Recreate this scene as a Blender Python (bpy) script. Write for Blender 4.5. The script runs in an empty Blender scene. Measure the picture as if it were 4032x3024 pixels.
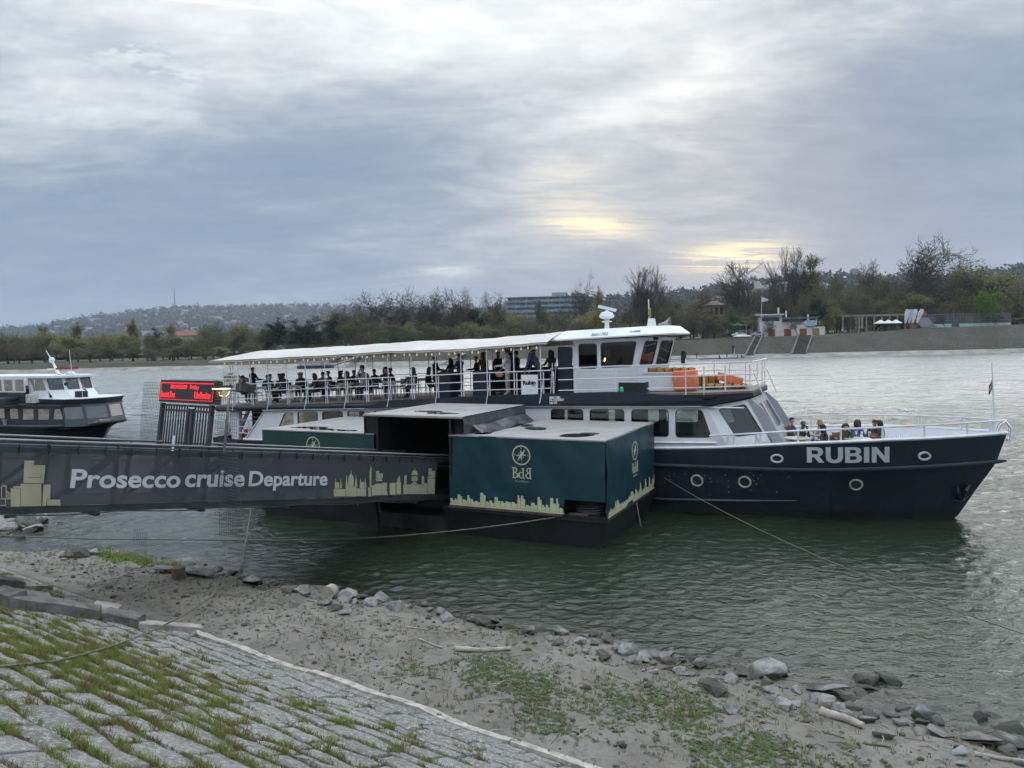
import bpy, bmesh, math, random
import numpy as np
from mathutils import Vector, Matrix
random.seed(7); rng = np.random.default_rng(7)
sc = bpy.context.scene
COL = sc.collection
PI = math.pi; rad = math.radians

# ---------------------------------------------------------------- camera
F, CX, CY, CAMH = 3000.0, 2016.0, 1512.0, 6.0
PITCH, ROLL = math.atan(162/3000), rad(1.2)
RC = (Matrix.Rotation(PI/2-PITCH, 3, 'X') @ Matrix.Rotation(-ROLL, 3, 'Z'))
cam = bpy.data.cameras.new('camera'); cam_o = bpy.data.objects.new('camera', cam); COL.objects.link(cam_o)
cam.sensor_width = 36; cam.lens = 36*F/4032; cam.clip_start = .05; cam.clip_end = 20000
cam_o.matrix_world = Matrix.Translation((0, 0, CAMH)) @ RC.to_4x4()
sc.camera = cam_o
RN = np.array(RC); C0 = np.array([0, 0, CAMH])
def ray(x, y): return RN @ np.array([(x-CX)/F, -(y-CY)/F, -1.0])
def gz(x, y, z=0.0): d = ray(x, y); return C0+d*(z-CAMH)/d[2]      # where that line of sight meets height z
def gy(x, y, Y): d = ray(x, y); return C0+d*Y/d[1]                 # ... or meets the distance Y

# ---------------------------------------------------------------- light and sky
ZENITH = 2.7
SUN_AZ, SUN_EL = math.atan2(2850-2016, 3000), rad(11)
sun = bpy.data.lights.new('sun', 'SUN'); sun.energy = .6; sun.angle = rad(60); sun.color = (1, .92, .80)
sun_o = bpy.data.objects.new('sun', sun); COL.objects.link(sun_o)
sd = Vector((math.sin(SUN_AZ)*math.cos(SUN_EL), math.cos(SUN_AZ)*math.cos(SUN_EL), math.sin(SUN_EL)))
sun_o.rotation_euler = sd.to_track_quat('Z', 'Y').to_euler(); sun_o.location = sd*60
sc.view_settings.view_transform = 'Standard'; sc.view_settings.look = 'None'
sc.view_settings.exposure = 0.70; sc.view_settings.gamma = 1; sc.view_settings.use_curve_mapping = False
sc.cycles.max_bounces = 5; sc.cycles.diffuse_bounces = 2; sc.cycles.glossy_bounces = 3; sc.cycles.transparent_max_bounces = 20; sc.cycles.volume_bounces = 0
sc.cycles.caustics_reflective = False; sc.cycles.caustics_refractive = False; sc.cycles.use_denoising = True; sc.cycles.use_adaptive_sampling = True; sc.cycles.adaptive_threshold = .03; sc.cycles.adaptive_min_samples = 16

class NT:
    def __init__(s, nt): s.t = nt; s.t.nodes.clear()
    def n(s, typ, **kw):
        nd = s.t.nodes.new(typ)
        for k, v in kw.items(): setattr(nd, k, v)
        return nd
    def put(s, sock, v):
        if isinstance(v, bpy.types.NodeSocket): s.t.links.new(v, sock)
        elif v is not None:
            if hasattr(sock.default_value, '__len__') and not hasattr(v, '__len__'): v = (v,)*len(sock.default_value)
            if hasattr(sock.default_value, '__len__') and len(sock.default_value) == 4 and len(v) == 3: v = (*v, 1)
            sock.default_value = v
    def math(s, op, a, b=None, c=None, clamp=False):
        nd = s.n('ShaderNodeMath', operation=op, use_clamp=clamp)
        for i, v in enumerate((a, b, c)):
            if v is not None: s.put(nd.inputs[i], v)
        return nd.outputs[0]
    def mix(s, f, a, b, blend='MIX'):
        nd = s.n('ShaderNodeMix', data_type='RGBA', blend_type=blend, clamp_factor=True)
        s.put(nd.inputs[0], f); s.put(nd.inputs[6], a); s.put(nd.inputs[7], b); return nd.outputs[2]
    def noise(s, vec, scale, detail=4, rough=.55, dist=0, typ='FBM'):
        nd = s.n('ShaderNodeTexNoise', noise_type=typ); s.put(nd.inputs['Vector'], vec)
        nd.inputs['Scale'].default_value = scale; nd.inputs['Detail'].default_value = detail
        nd.inputs['Roughness'].default_value = rough; nd.inputs['Distortion'].default_value = dist
        return nd.outputs['Fac']
    def ramp(s, f, *stops):
        nd = s.n('ShaderNodeValToRGB'); s.put(nd.inputs[0], f); cr = nd.color_ramp
        while len(cr.elements) < len(stops): cr.elements.new(.5)
        for e, (p, c) in zip(cr.elements, stops): e.position = p; e.color = (*c, 1) if len(c) == 3 else c
        return nd.outputs[0]
    def rng(s, v, a, b, c=0, d=1, smooth=True):
        nd = s.n('ShaderNodeMapRange', interpolation_type='SMOOTHSTEP' if smooth else 'LINEAR', clamp=True)
        for i, q in enumerate((v, a, b, c, d)): s.put(nd.inputs[i], q)
        return nd.outputs[0]
    def mapping(s, vec, scale=(1, 1, 1), rot=(0, 0, 0), loc=(0, 0, 0)):
        nd = s.n('ShaderNodeMapping'); s.put(nd.inputs['Vector'], vec)
        nd.inputs['Scale'].default_value = scale; nd.inputs['Rotation'].default_value = rot; nd.inputs['Location'].default_value = loc
        return nd.outputs[0]

def build_world():
    w = bpy.data.worlds.new('World'); sc.world = w; w.use_nodes = True
    g = NT(w.node_tree)
    tc = g.n('ShaderNodeTexCoord').outputs['Generated']
    sep = g.n('ShaderNodeSeparateXYZ'); g.put(sep.inputs[0], tc)
    x, y, z = sep.outputs
    sky = g.n('ShaderNodeTexSky', sky_type='NISHITA', sun_disc=False)
    sky.sun_elevation = SUN_EL; sky.sun_rotation = SUN_AZ; sky.air_density = 1.5; sky.dust_density = 2.5
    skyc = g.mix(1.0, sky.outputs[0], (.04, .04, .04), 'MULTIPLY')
    zc = g.math('MAXIMUM', z, 0.0)
    # a cloud sheet seen in perspective: direction projected on a high plane
    den = g.math('ADD', zc, .16)
    px = g.math('DIVIDE', x, den); py = g.math('DIVIDE', y, den)
    cv = g.n('ShaderNodeCombineXYZ'); g.put(cv.inputs[0], px); g.put(cv.inputs[1], py)
    P = cv.outputs[0]
    nb = g.noise(g.mapping(P, (1.0, 1.35, 1), (0, 0, rad(-24))), .75, 3, .5, .4)
    nm = g.noise(g.mapping(P, (1.0, 1.6, 1), (0, 0, rad(-30)), (3.1, 1.7, 0)), 1.9, 5, .6, .8)
    nf = g.noise(g.mapping(P, (1.2, 1.9, 1), (0, 0, rad(-34)), (7.3, 4.7, 0)), 5.0, 3, .65, 0)
    # tangent coordinates of the western sky (sun side) for the broad bright and dark masses
    ys = g.math('MAXIMUM', y, .05)
    A = g.math('DIVIDE', x, ys); E = g.math('DIVIDE', z, ys)
    front = g.rng(y, .05, .45)
    def blob(a, e, sa, se, tilt=0.0):
        da = g.math('SUBTRACT', A, a); de = g.math('SUBTRACT', E, e)
        if tilt: de = g.math('SUBTRACT', de, g.math('MULTIPLY', da, tilt))
        q = g.math('ADD', g.math('POWER', g.math('ABSOLUTE', g.math('DIVIDE', da, sa)), 2.0), g.math('POWER', g.math('ABSOLUTE', g.math('DIVIDE', de, se)), 2.0))
        return g.math('MULTIPLY', g.math('EXPONENT', g.math('MULTIPLY', q, -1.0)), front)
    base = g.math('ADD', g.math('MULTIPLY', nb, .55), g.math('MULTIPLY', nm, .56))
    v = g.math('SUBTRACT', g.math('ADD', base, g.math('MULTIPLY', nf, .36)), .49)
    for amp, q in ((.32, blob(.10, .42, .36, .14)), (.20, blob(-.36, .43, .34, .13)), (.16, blob(-.58, .30, .20, .07, .1)), (.22, blob(.62, .47, .25, .07)), (.26, blob(.22, .315, .20, .035, .22)), (.12, blob(.05, .20, .10, .07)),
                   (-.30, blob(.55, .26, .20, .14)), (-.20, blob(-.22, .25, .36, .07, .16)), (-.10, blob(-.6, .13, .3, .08)), (.24, blob(-.08, .094, .045, .010)), (.32, blob(-.415, .448, .09, .0022, -.13))):
        v = g.math('ADD', v, g.math('MULTIPLY', q, amp))
    v = g.math('ADD', v, g.math('MULTIPLY', g.rng(z, .08, .42), .20))
    col = g.ramp(v, (0.0, (.142, .200, .278)), (.24, (.198, .250, .322)), (.44, (.322, .362, .408)), (.66, (.54, .565, .580)), (1.0, (.86, .86, .835)))
    # thin places where the low sun shines through
    nh = g.noise(g.mapping(P, (.7, 4.2, 1), (0, 0, rad(-16)), (2.2, .6, 0)), 2.6, 3, .62, .8)
    br = g.rng(nh, .36, .62)
    sunny = g.math('ADD', g.math('MULTIPLY', blob(.290, .106, .070, .018, .07), 1.25), g.math('MULTIPLY', blob(.112, .150, .055, .016, -.05), .95))
    sunny = g.math('ADD', sunny, g.math('MULTIPLY', blob(.075, .19, .06, .045), .30))
    sunny = g.math('MULTIPLY', sunny, g.math('ADD', g.math('MULTIPLY', br, .95), .18), clamp=True)
    col = g.mix(sunny, col, (.86, .74, .47))
    # overcast brighter overhead than at the skyline; gain above frame raised to light foreground
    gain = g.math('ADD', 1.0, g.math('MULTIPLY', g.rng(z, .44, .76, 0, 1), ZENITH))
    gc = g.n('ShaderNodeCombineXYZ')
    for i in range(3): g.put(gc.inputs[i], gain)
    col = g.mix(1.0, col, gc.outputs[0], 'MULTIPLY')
    # small dark scraps of low cloud on the left
    ns = g.noise(g.mapping(P, (1.4, 1.8, 1), (0, 0, rad(-40)), (1.3, 9.2, 0)), 4.4, 4, .7, 0)
    scr = g.math('MULTIPLY', g.rng(ns, .43, .52), g.math('ADD', blob(-.47, .375, .085, .035, -.35), g.math('MULTIPLY', blob(-.62, .30, .08, .012), .5)))
    col = g.mix(g.math('MULTIPLY', scr, .75), col, (.27, .33, .40))
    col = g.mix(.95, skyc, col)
    low = g.rng(z, -.12, -.01)
    col = g.mix(low, (.10, .11, .12), col)
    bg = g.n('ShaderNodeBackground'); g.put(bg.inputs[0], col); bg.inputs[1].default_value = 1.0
    out = g.n('ShaderNodeOutputWorld'); g.put(out.inputs[0], bg.outputs[0])
build_world()
sc.world.cycles.sampling_method = 'MANUAL'; sc.world.cycles.sample_map_resolution = 256

HAZE_D = 1.3e-4
# ---------------------------------------------------------------- helpers
MATS = {}
def mat(name, rgb, rough=.6, metal=0.0, var=.12, vs=3.0, bump=0.0, bs=40.0, spec=.5, rgb2=None, cover=.5, dirt=0.0, dirt_rgb=(.12, .10, .08), emit=0.0, emit_rgb=None, coat=0.0, sss=0.0, vscale3=(1, 1, 1)):
    if name in MATS: return MATS[name]
    m = bpy.data.materials.new(name); m.use_nodes = True; g = NT(m.node_tree); MATS[name] = m
    tc = g.n('ShaderNodeTexCoord').outputs['Object']
    v = g.mapping(tc, vscale3) if vscale3 != (1, 1, 1) else tc
    n1 = g.noise(v, vs, 6, .6)
    c2 = rgb2 or tuple(max(0, c*(1-2*var)) for c in rgb)
    c1 = rgb if rgb2 else tuple(c*(1+var) for c in rgb)
    col = g.mix(g.rng(n1, .5-.25*1.0+(.5-cover)*.5, .5+.25+(.5-cover)*.5), c1, c2)
    if dirt:
        n2 = g.noise(g.mapping(tc, (1, 1, .35)), vs*2.3, 8, .7)
        col = g.mix(g.math('MULTIPLY', g.rng(n2, .52, .72), dirt), col, dirt_rgb)
    b = g.n('ShaderNodeBsdfPrincipled'); g.put(b.inputs['Base Color'], col)
    g.put(b.inputs['Roughness'], g.math('ADD', rough, g.math('MULTIPLY', g.math('SUBTRACT', n1, .5), .2), clamp=True))
    b.inputs['Metallic'].default_value = metal; b.inputs['Specular IOR Level'].default_value = spec
    if coat: b.inputs['Coat Weight'].default_value = coat
    if emit:
        g.put(b.inputs['Emission Color'], emit_rgb or rgb); b.inputs['Emission Strength'].default_value = emit
    if bump:
        nb = g.noise(tc, bs, 5, .6); bp = g.n('ShaderNodeBump'); bp.inputs['Strength'].default_value = min(1, bump)
        bp.inputs['Distance'].default_value = .02 if bump <= 1 else .02*bump
        g.put(bp.inputs['Height'], nb); g.put(b.inputs['Normal'], bp.outputs[0])
    o = g.n('ShaderNodeOutputMaterial'); g.put(o.inputs[0], b.outputs[0])
    return m
def glass_mat(name, tint=(.75, .8, .8), refl=.12, rough=.02, clear=.9):
    if name in MATS: return MATS[name]
    m = bpy.data.materials.new(name); m.use_nodes = True; g = NT(m.node_tree); MATS[name] = m
    fr = g.n('ShaderNodeFresnel'); fr.inputs[0].default_value = 1.5
    tr = g.n('ShaderNodeBsdfTransparent'); g.put(tr.inputs[0], tuple(c*clear for c in tint))
    gl = g.n('ShaderNodeBsdfGlossy'); gl.inputs['Roughness'].default_value = rough
    f = g.math('ADD', g.math('MULTIPLY', fr.outputs[0], 1.0), refl, clamp=True)
    mx = g.n('ShaderNodeMixShader'); g.put(mx.inputs[0], f); g.put(mx.inputs[1], tr.outputs[0]); g.put(mx.inputs[2], gl.outputs[0])
    o = g.n('ShaderNodeOutputMaterial'); g.put(o.inputs[0], mx.outputs[0])
    return m

class MB:
    def __init__(s): s.v = []; s.f = []; s.m = []; s.cur = 0
    def add(s, vs, fs):
        b = len(s.v); s.v += [tuple(map(float, p)) for p in vs]
        s.f += [tuple(b+i for i in f) for f in fs]; s.m += [s.cur]*len(fs); return s
    def box(s, x0, x1, y0, y1, z0, z1):
        return s.add([(x0,y0,z0),(x1,y0,z0),(x1,y1,z0),(x0,y1,z0),(x0,y0,z1),(x1,y0,z1),(x1,y1,z1),(x0,y1,z1)],
                     [(0,3,2,1),(4,5,6,7),(0,1,5,4),(1,2,6,5),(2,3,7,6),(3,0,4,7)])
    def bar(s, p, q, w, h, up=(0, 0, 1)):
        p = Vector(p); q = Vector(q); d = (q-p).normalized(); u = Vector(up)
        a = d.cross(u)
        if a.length < 1e-4: a = d.cross(Vector((1, 0, 0)))
        a.normalize(); b = a.cross(d).normalized(); a = a*w/2; b = b*h/2
        return s.add([p-a-b, p+a-b, p+a+b, p-a+b, q-a-b, q+a-b, q+a+b, q-a+b], [(0,3,2,1),(4,5,6,7),(0,1,5,4),(1,2,6,5),(2,3,7,6),(3,0,4,7)])
    def tube(s, pts, r, n=6, cap=True):
        pts = [Vector(p) for p in pts]; k = len(pts)
        rs = r if hasattr(r, '__len__') else [r]*k
        rings = []; prev = None
        for i, p in enumerate(pts):
            d = (pts[min(i+1, k-1)]-pts[max(i-1, 0)])
            d = d.normalized() if d.length > 1e-9 else Vector((0, 0, 1))
            if prev is None:
                a = d.cross(Vector((0, 0, 1)))
                if a.length < 1e-3: a = d.cross(Vector((1, 0, 0)))
            else: a = prev-d*prev.dot(d)
            a.normalize(); prev = a; b = d.cross(a)
            rings.append([p+(a*math.cos(2*PI*j/n)+b*math.sin(2*PI*j/n))*rs[i] for j in range(n)])
        return s.loft(rings, cap)
    def loft(s, rings, cap=True, closed=True):
        n = len(rings[0]); vs = [p for r in rings for p in r]; fs = []
        for i in range(len(rings)-1):
            for j in range(n if closed else n-1):
                a, b = i*n+j, i*n+(j+1) % n; fs.append((a, b, b+n, a+n))
        if cap and closed: fs += [tuple(range(n))[::-1], tuple((len(rings)-1)*n+j for j in range(n))]
        return s.add(vs, fs)
    def lathe(s, prof, n=16, c=(0, 0, 0), cap=True):
        return s.loft([[(c[0]+r*math.cos(2*PI*j/n), c[1]+r*math.sin(2*PI*j/n), c[2]+z) for j in range(n)] for r, z in prof], cap)
    def prism(s, poly, fn, a, b):       # poly in 2d, fn(p,q,t) -> point, from t=a to t=b
        n = len(poly); vs = [fn(p, q, a) for p, q in poly]+[fn(p, q, b) for p, q in poly]
        return s.add(vs, [tuple(range(n)), tuple(range(2*n-1, n-1, -1))]+[(i, i+n, (i+1) % n+n, (i+1) % n) for i in range(n)])
    def ring(s, c, e1, e2, R, r, n=20, m=6):
        c = Vector(c); e1 = Vector(e1); e2 = Vector(e2); e3 = e1.cross(e2).normalized(); rings = []
        for i in range(n):
            a = 2*PI*i/n; d = e1*math.cos(a)+e2*math.sin(a)
            rings.append([c+d*R+(d.normalized()*math.cos(2*PI*j/m)+e3*math.sin(2*PI*j/m))*r for j in range(m)])
        return s.loft(rings+[rings[0]], False)
    def blob(s, c, rx, ry, rz, n=10, m=7, jit=0.0):
        prof = []
        for i in range(1, m):
            t = PI*i/m; prof.append([(c[0]+rx*math.sin(t)*math.cos(2*PI*j/n)*(1+random.uniform(-jit, jit)), c[1]+ry*math.sin(t)*math.sin(2*PI*j/n)*(1+random.uniform(-jit, jit)), c[2]-rz*math.cos(t)) for j in range(n)])
        return s.loft(prof)
    def mesh(s, name='m', mats=(), smooth=None):
        me = bpy.data.meshes.new(name); me.from_pydata(s.v, [], s.f); me.validate()
        for mt in mats: me.materials.append(mt)
        if len(mats) > 1:
            me.polygons.foreach_set('material_index', s.m[:len(me.polygons)])
        me.update()
        bm = bmesh.new(); bm.from_mesh(me); bmesh.ops.recalc_face_normals(bm, faces=bm.faces); bm.to_mesh(me); bm.free()
        if smooth is not None: shade(me, smooth)
        return me
def shade(me, angle=35):
    me.polygons.foreach_set('use_smooth', [True]*len(me.polygons))
    me.set_sharp_from_angle(angle=rad(angle))
def link(name, me, parent=None, mw=None):
    o = bpy.data.objects.new(name, me); COL.objects.link(o)
    if parent is not None: o.parent = parent
    if mw is not None: o.matrix_basis = mw
    return o
def part(name, mb, m, parent=None, smooth=None, mw=None):
    ms = m if isinstance(m, (list, tuple)) else [m]
    return link(name, mb.mesh(name, ms, smooth), parent, mw)
def tag(o, label=None, cat=None, group=None, kind=None):
    for k, v in (('label', label), ('category', cat), ('group', group), ('kind', kind)):
        if v: o[k] = v
    return o
def thing(name, label, cat, loc=(0, 0, 0), rz=0.0, group=None):
    o = bpy.data.objects.new(name, None); COL.objects.link(o); o.empty_display_size = .3
    o.location = loc; o.rotation_euler = (0, 0, rz); return tag(o, label, cat, group)
def copy_tree(o, parent=None):
    c = o.copy(); COL.objects.link(c)
    if parent is not None: c.parent = parent
    for ch in list(o.children): copy_tree(ch, c)
    return c
def struct(name, mb_or_me, m=None, smooth=None):
    me = mb_or_me if isinstance(mb_or_me, bpy.types.Mesh) else mb_or_me.mesh(name, m if isinstance(m, (list, tuple)) else [m], smooth)
    return tag(link(name, me), kind='structure')
def np_mesh(name, V, Fq, mats=(), smooth=False, mi=None):
    me = bpy.data.meshes.new(name); V = np.asarray(V, np.float32); Fq = np.asarray(Fq, np.int32); k = Fq.shape[1]
    me.vertices.add(len(V)); me.vertices.foreach_set('co', V.ravel())
    me.loops.add(Fq.size); me.loops.foreach_set('vertex_index', Fq.ravel())
    me.polygons.add(len(Fq)); me.polygons.foreach_set('loop_start', np.arange(0, Fq.size, k, dtype=np.int32))
    for m in mats: me.materials.append(m)
    if mi is not None: me.polygons.foreach_set('material_index', np.asarray(mi, np.int32))
    me.update(calc_edges=True); me.validate()
    me.polygons.foreach_set('use_smooth', [bool(smooth)]*len(Fq))
    return me
def curve_mesh(splines, extrude=.01, offset=0.0):
    cu = bpy.data.curves.new('c', 'CURVE'); cu.dimensions = '2D'; cu.fill_mode = 'BOTH'; cu.extrude = extrude
    for pts in splines:
        sp = cu.splines.new('POLY'); sp.points.add(len(pts)-1); sp.use_cyclic_u = True
        for q, p in zip(sp.points, pts): q.co = (p[0], p[1], 0, 1)
    ob = bpy.data.objects.new('c', cu); me = bpy.data.meshes.new_from_object(ob)
    bpy.data.objects.remove(ob); return me
def text_mesh(body, size=1.0, extrude=.004, offset=0.0, width=None, shear=0.0, align='LEFT', spacing=1.0):
    cu = bpy.data.curves.new('t', 'FONT'); cu.body = body; cu.size = size; cu.extrude = extrude; cu.offset = offset
    cu.shear = shear; cu.space_character = spacing; cu.resolution_u = 4
    ob = bpy.data.objects.new('t', cu); me = bpy.data.meshes.new_from_object(ob); bpy.data.objects.remove(ob)
    co = np.empty(len(me.vertices)*3, np.float32); me.vertices.foreach_get('co', co); co = co.reshape(-1, 3)
    if len(co):
        co[:, 0] -= co[:, 0].min()
        if width: co[:, 0] *= width/co[:, 0].max()
        if align == 'CENTER': co[:, 0] -= co[:, 0].max()/2
        me.vertices.foreach_set('co', co.ravel())
    return me
def frame(o, ex, ey):       # matrix: 2d drawing plane (ex right, ey up) at o, normal towards the viewer side
    ex = Vector(ex).normalized(); ey = Vector(ey); ey = (ey-ex*ey.dot(ex)).normalized(); ez = ex.cross(ey)
    return Matrix(((ex.x, ey.x, ez.x, o[0]), (ex.y, ey.y, ez.y, o[1]), (ex.z, ey.z, ez.z, o[2]), (0, 0, 0, 1)))
def flat(name, me, m, parent, mw):
    me.materials.clear(); me.materials.append(m); return link(name, me, parent, mw)
def rrect(x0, x1, y0, y1, r=.08, k=4):
    return poly_round([(x0, y0), (x1, y0), (x1, y1), (x0, y1)], r, k)
def poly_round(P, r, k=4):
    out = []; n = len(P)
    for i in range(n):
        p = Vector(P[i]); a = (Vector(P[i-1])-p); b = (Vector(P[(i+1) % n])-p)
        rr = min(r, a.length*.45, b.length*.45); a = p+a.normalized()*rr; b = p+b.normalized()*rr
        for j in range(k+1):
            t = j/k; out.append(tuple(a*(1-t)**2+p*2*t*(1-t)+b*t*t))
    return out
def lerp(a, b, t): return a+(b-a)*t
def interp(x, xs, ys): return float(np.interp(x, xs, ys))
# ---------------------------------------------------------------- the river bank (n points to the river, b along it)
NB = np.array([.5704, .8214]); BB = np.array([.8214, -.5704]); TOE = 8.42
def fbm2(x, y, seed=0, oct=4, lac=2.1, gain=.5):
    r = np.random.default_rng(seed); t = np.zeros_like(np.asarray(x, float)); a = 1.0; f = 1.0
    for o in range(oct):
        for k in range(3):
            th = r.uniform(0, 2*PI); ph = r.uniform(0, 2*PI); ff = f*r.uniform(.8, 1.25)
            t = t+a*np.sin(ff*(x*math.cos(th)+y*math.sin(th))+ph+1.3*np.sin(.7*ff*(y*math.cos(th)-x*math.sin(th))+ph*2))/2.2
        a *= gain; f *= lac
    return t
SH_S = [-60, -32, -25.7, -24.4, -23.1, -19.8, -17.4, -15.9, -14.2, -11.8, -9.15, -7.4, -5.2, -3.5, -2.0, -1.0, 0, 14, 60]
SH_W = [8.8, 9.2, 9.75, 10.5, 11.4, 12.1, 12.25, 12.2, 12.3, 12.9, 12.9, 13.4, 13.25, 13.0, 12.9, 13.0, 12.8, 12.6, 12.4]
def ground_z(s, w, rough=True):
    s = np.asarray(s, float); w = np.asarray(w, float)
    ws = np.interp(s, SH_S, SH_W)
    slope = .5+.38*(TOE-np.maximum(w, -1.0))
    t = (w-TOE)/(ws-TOE)
    mud = np.where(t < 1, .5*(1-np.maximum(t, 0)**1.25), -.17*(w-ws))
    mud = np.maximum(mud, -3.0)
    if rough:
        k = np.clip((w-TOE)*1.5, 0, 1)
        mud = mud+k*(.05*fbm2(s*1.1, w*1.1, 3)+.018*fbm2(s*6, w*6, 5, 3))
    return np.where(w < TOE, slope, mud)
def sw(s, w, z=0.0): p = BB*s+NB*w; return (p[0], p[1], z)
def to_sw(p): return float(BB@np.asarray(p)[:2]), float(NB@np.asarray(p)[:2])
def gpt(s, w, dz=0.0): return Vector((*(BB*s+NB*w), float(ground_z(s, w))+dz))

def mud_material():
    m = bpy.data.materials.new('river mud'); m.use_nodes = True; g = NT(m.node_tree)
    geo = g.n('ShaderNodeNewGeometry').outputs['Position']
    sep = g.n('ShaderNodeSeparateXYZ'); g.put(sep.inputs[0], geo)
    n1 = g.noise(geo, .9, 6, .6, .4); n2 = g.noise(geo, 7, 8, .7); n3 = g.noise(geo, 38, 6, .7)
    col = g.mix(g.rng(n1, .35, .68), (.225, .206, .180), (.145, .131, .112))
    col = g.mix(g.math('MULTIPLY', g.rng(n2, .46, .68), .6), col, (.10, .087, .068))
    col = g.mix(g.math('MULTIPLY', g.rng(n3, .55, .75), .5), col, (.33, .305, .265))
    sp = g.n('ShaderNodeTexVoronoi', feature='F1'); g.put(sp.inputs['Vector'], geo); sp.inputs['Scale'].default_value = 17
    col = g.mix(g.math('MULTIPLY', g.rng(sp.outputs['Distance'], .14, .10), .5), col, (.10, .08, .055))
    wet = g.rng(g.math('ADD', sep.outputs[2], g.math('MULTIPLY', n1, .1)), .15, .03)
    col = g.mix(g.math('MULTIPLY', wet, .75), col, (.055, .052, .036))
    b = g.n('ShaderNodeBsdfPrincipled'); g.put(b.inputs['Base Color'], col)
    g.put(b.inputs['Roughness'], g.math('SUBTRACT', .95, g.math('MULTIPLY', wet, .55)))
    h = g.math('ADD', g.math('MULTIPLY', n2, 1.0), g.math('MULTIPLY', n3, .5))
    bp = g.n('ShaderNodeBump'); bp.inputs['Strength'].default_value = .8; bp.inputs['Distance'].default_value = .05
    g.put(bp.inputs['Height'], h); g.put(b.inputs['Normal'], bp.outputs[0])
    g.put(g.n('ShaderNodeOutputMaterial').inputs[0], b.outputs[0]); return m
MUD = mud_material()
SOIL = mat('dark joint soil', (.13, .112, .078), .95, var=.35, vs=3, bump=1, bs=30)
def grid_mesh(name, S, W, zfn, m, smooth=True):
    SS, WW = np.meshgrid(S, W, indexing='ij'); Z = zfn(SS, WW)
    V = np.stack([BB[0]*SS+NB[0]*WW, BB[1]*SS+NB[1]*WW, Z], -1).reshape(-1, 3)
    a, c = len(S), len(W); I = np.arange(a*c).reshape(a, c)
    Fq = np.stack([I[:-1, :-1], I[1:, :-1], I[1:, 1:], I[:-1, 1:]], -1).reshape(-1, 4)
    return np_mesh(name, V, Fq, [m], smooth)
Sfine = np.concatenate([[-400, -150, -80, -50], np.arange(-34, 8, .085), [12, 20, 40, 90, 250, 400]])
mudW = np.concatenate([np.arange(TOE-.12, 14.6, .085), np.arange(14.7, 24, .6), [30, 60]])
def mudz(S, W): return np.where(W < TOE, .46, ground_z(S, np.maximum(W, TOE)))
struct('mud_bank', grid_mesh('mud_bank', Sfine, mudW, mudz, MUD))
emb = struct('embankment', grid_mesh('embankment', np.concatenate([[-400, -120, -60], np.arange(-34, 12, .4), [20, 60, 150, 400]]), np.concatenate([[-300, -30, -8, -3], np.arange(-1, TOE+.3, .25)]), lambda S, W: .5+.38*(TOE-np.maximum(W, -1.0))-.03, SOIL))

def pave_material():
    m = bpy.data.materials.new('pitching stone'); m.use_nodes = True; g = NT(m.node_tree)
    geo = g.n('ShaderNodeNewGeometry').outputs['Position']
    oi = g.n('ShaderNodeObjectInfo').outputs['Random']
    n1 = g.noise(geo, 2.2, 6, .65); n2 = g.noise(geo, 16, 8, .75); n3 = g.noise(geo, 70, 5, .7)
    col = g.mix(oi, (.215, .208, .192), (.30, .293, .276))
    col = g.mix(g.math('MULTIPLY', g.rng(n1, .42, .64), .65), col, (.15, .135, .108))
    col = g.mix(g.math('MULTIPLY', g.rng(n2, .48, .60), .75), col, (.52, .51, .48))
    col = g.mix(g.math('MULTIPLY', g.rng(n3, .50, .64), .7), col, (.10, .092, .075))
    b = g.n('ShaderNodeBsdfPrincipled'); g.put(b.inputs['Base Color'], col); b.inputs['Roughness'].default_value = .88
    bp = g.n('ShaderNodeBump'); bp.inputs['Strength'].default_value = 1; bp.inputs['Distance'].default_value = .05
    g.put(bp.inputs['Height'], g.math('ADD', g.math('MULTIPLY', n2, .8), g.math('MULTIPLY', n3, .3))); g.put(b.inputs['Normal'], bp.outputs[0])
    g.put(g.n('ShaderNodeOutputMaterial').inputs[0], b.outputs[0]); return m
PAVE = pave_material()
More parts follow.
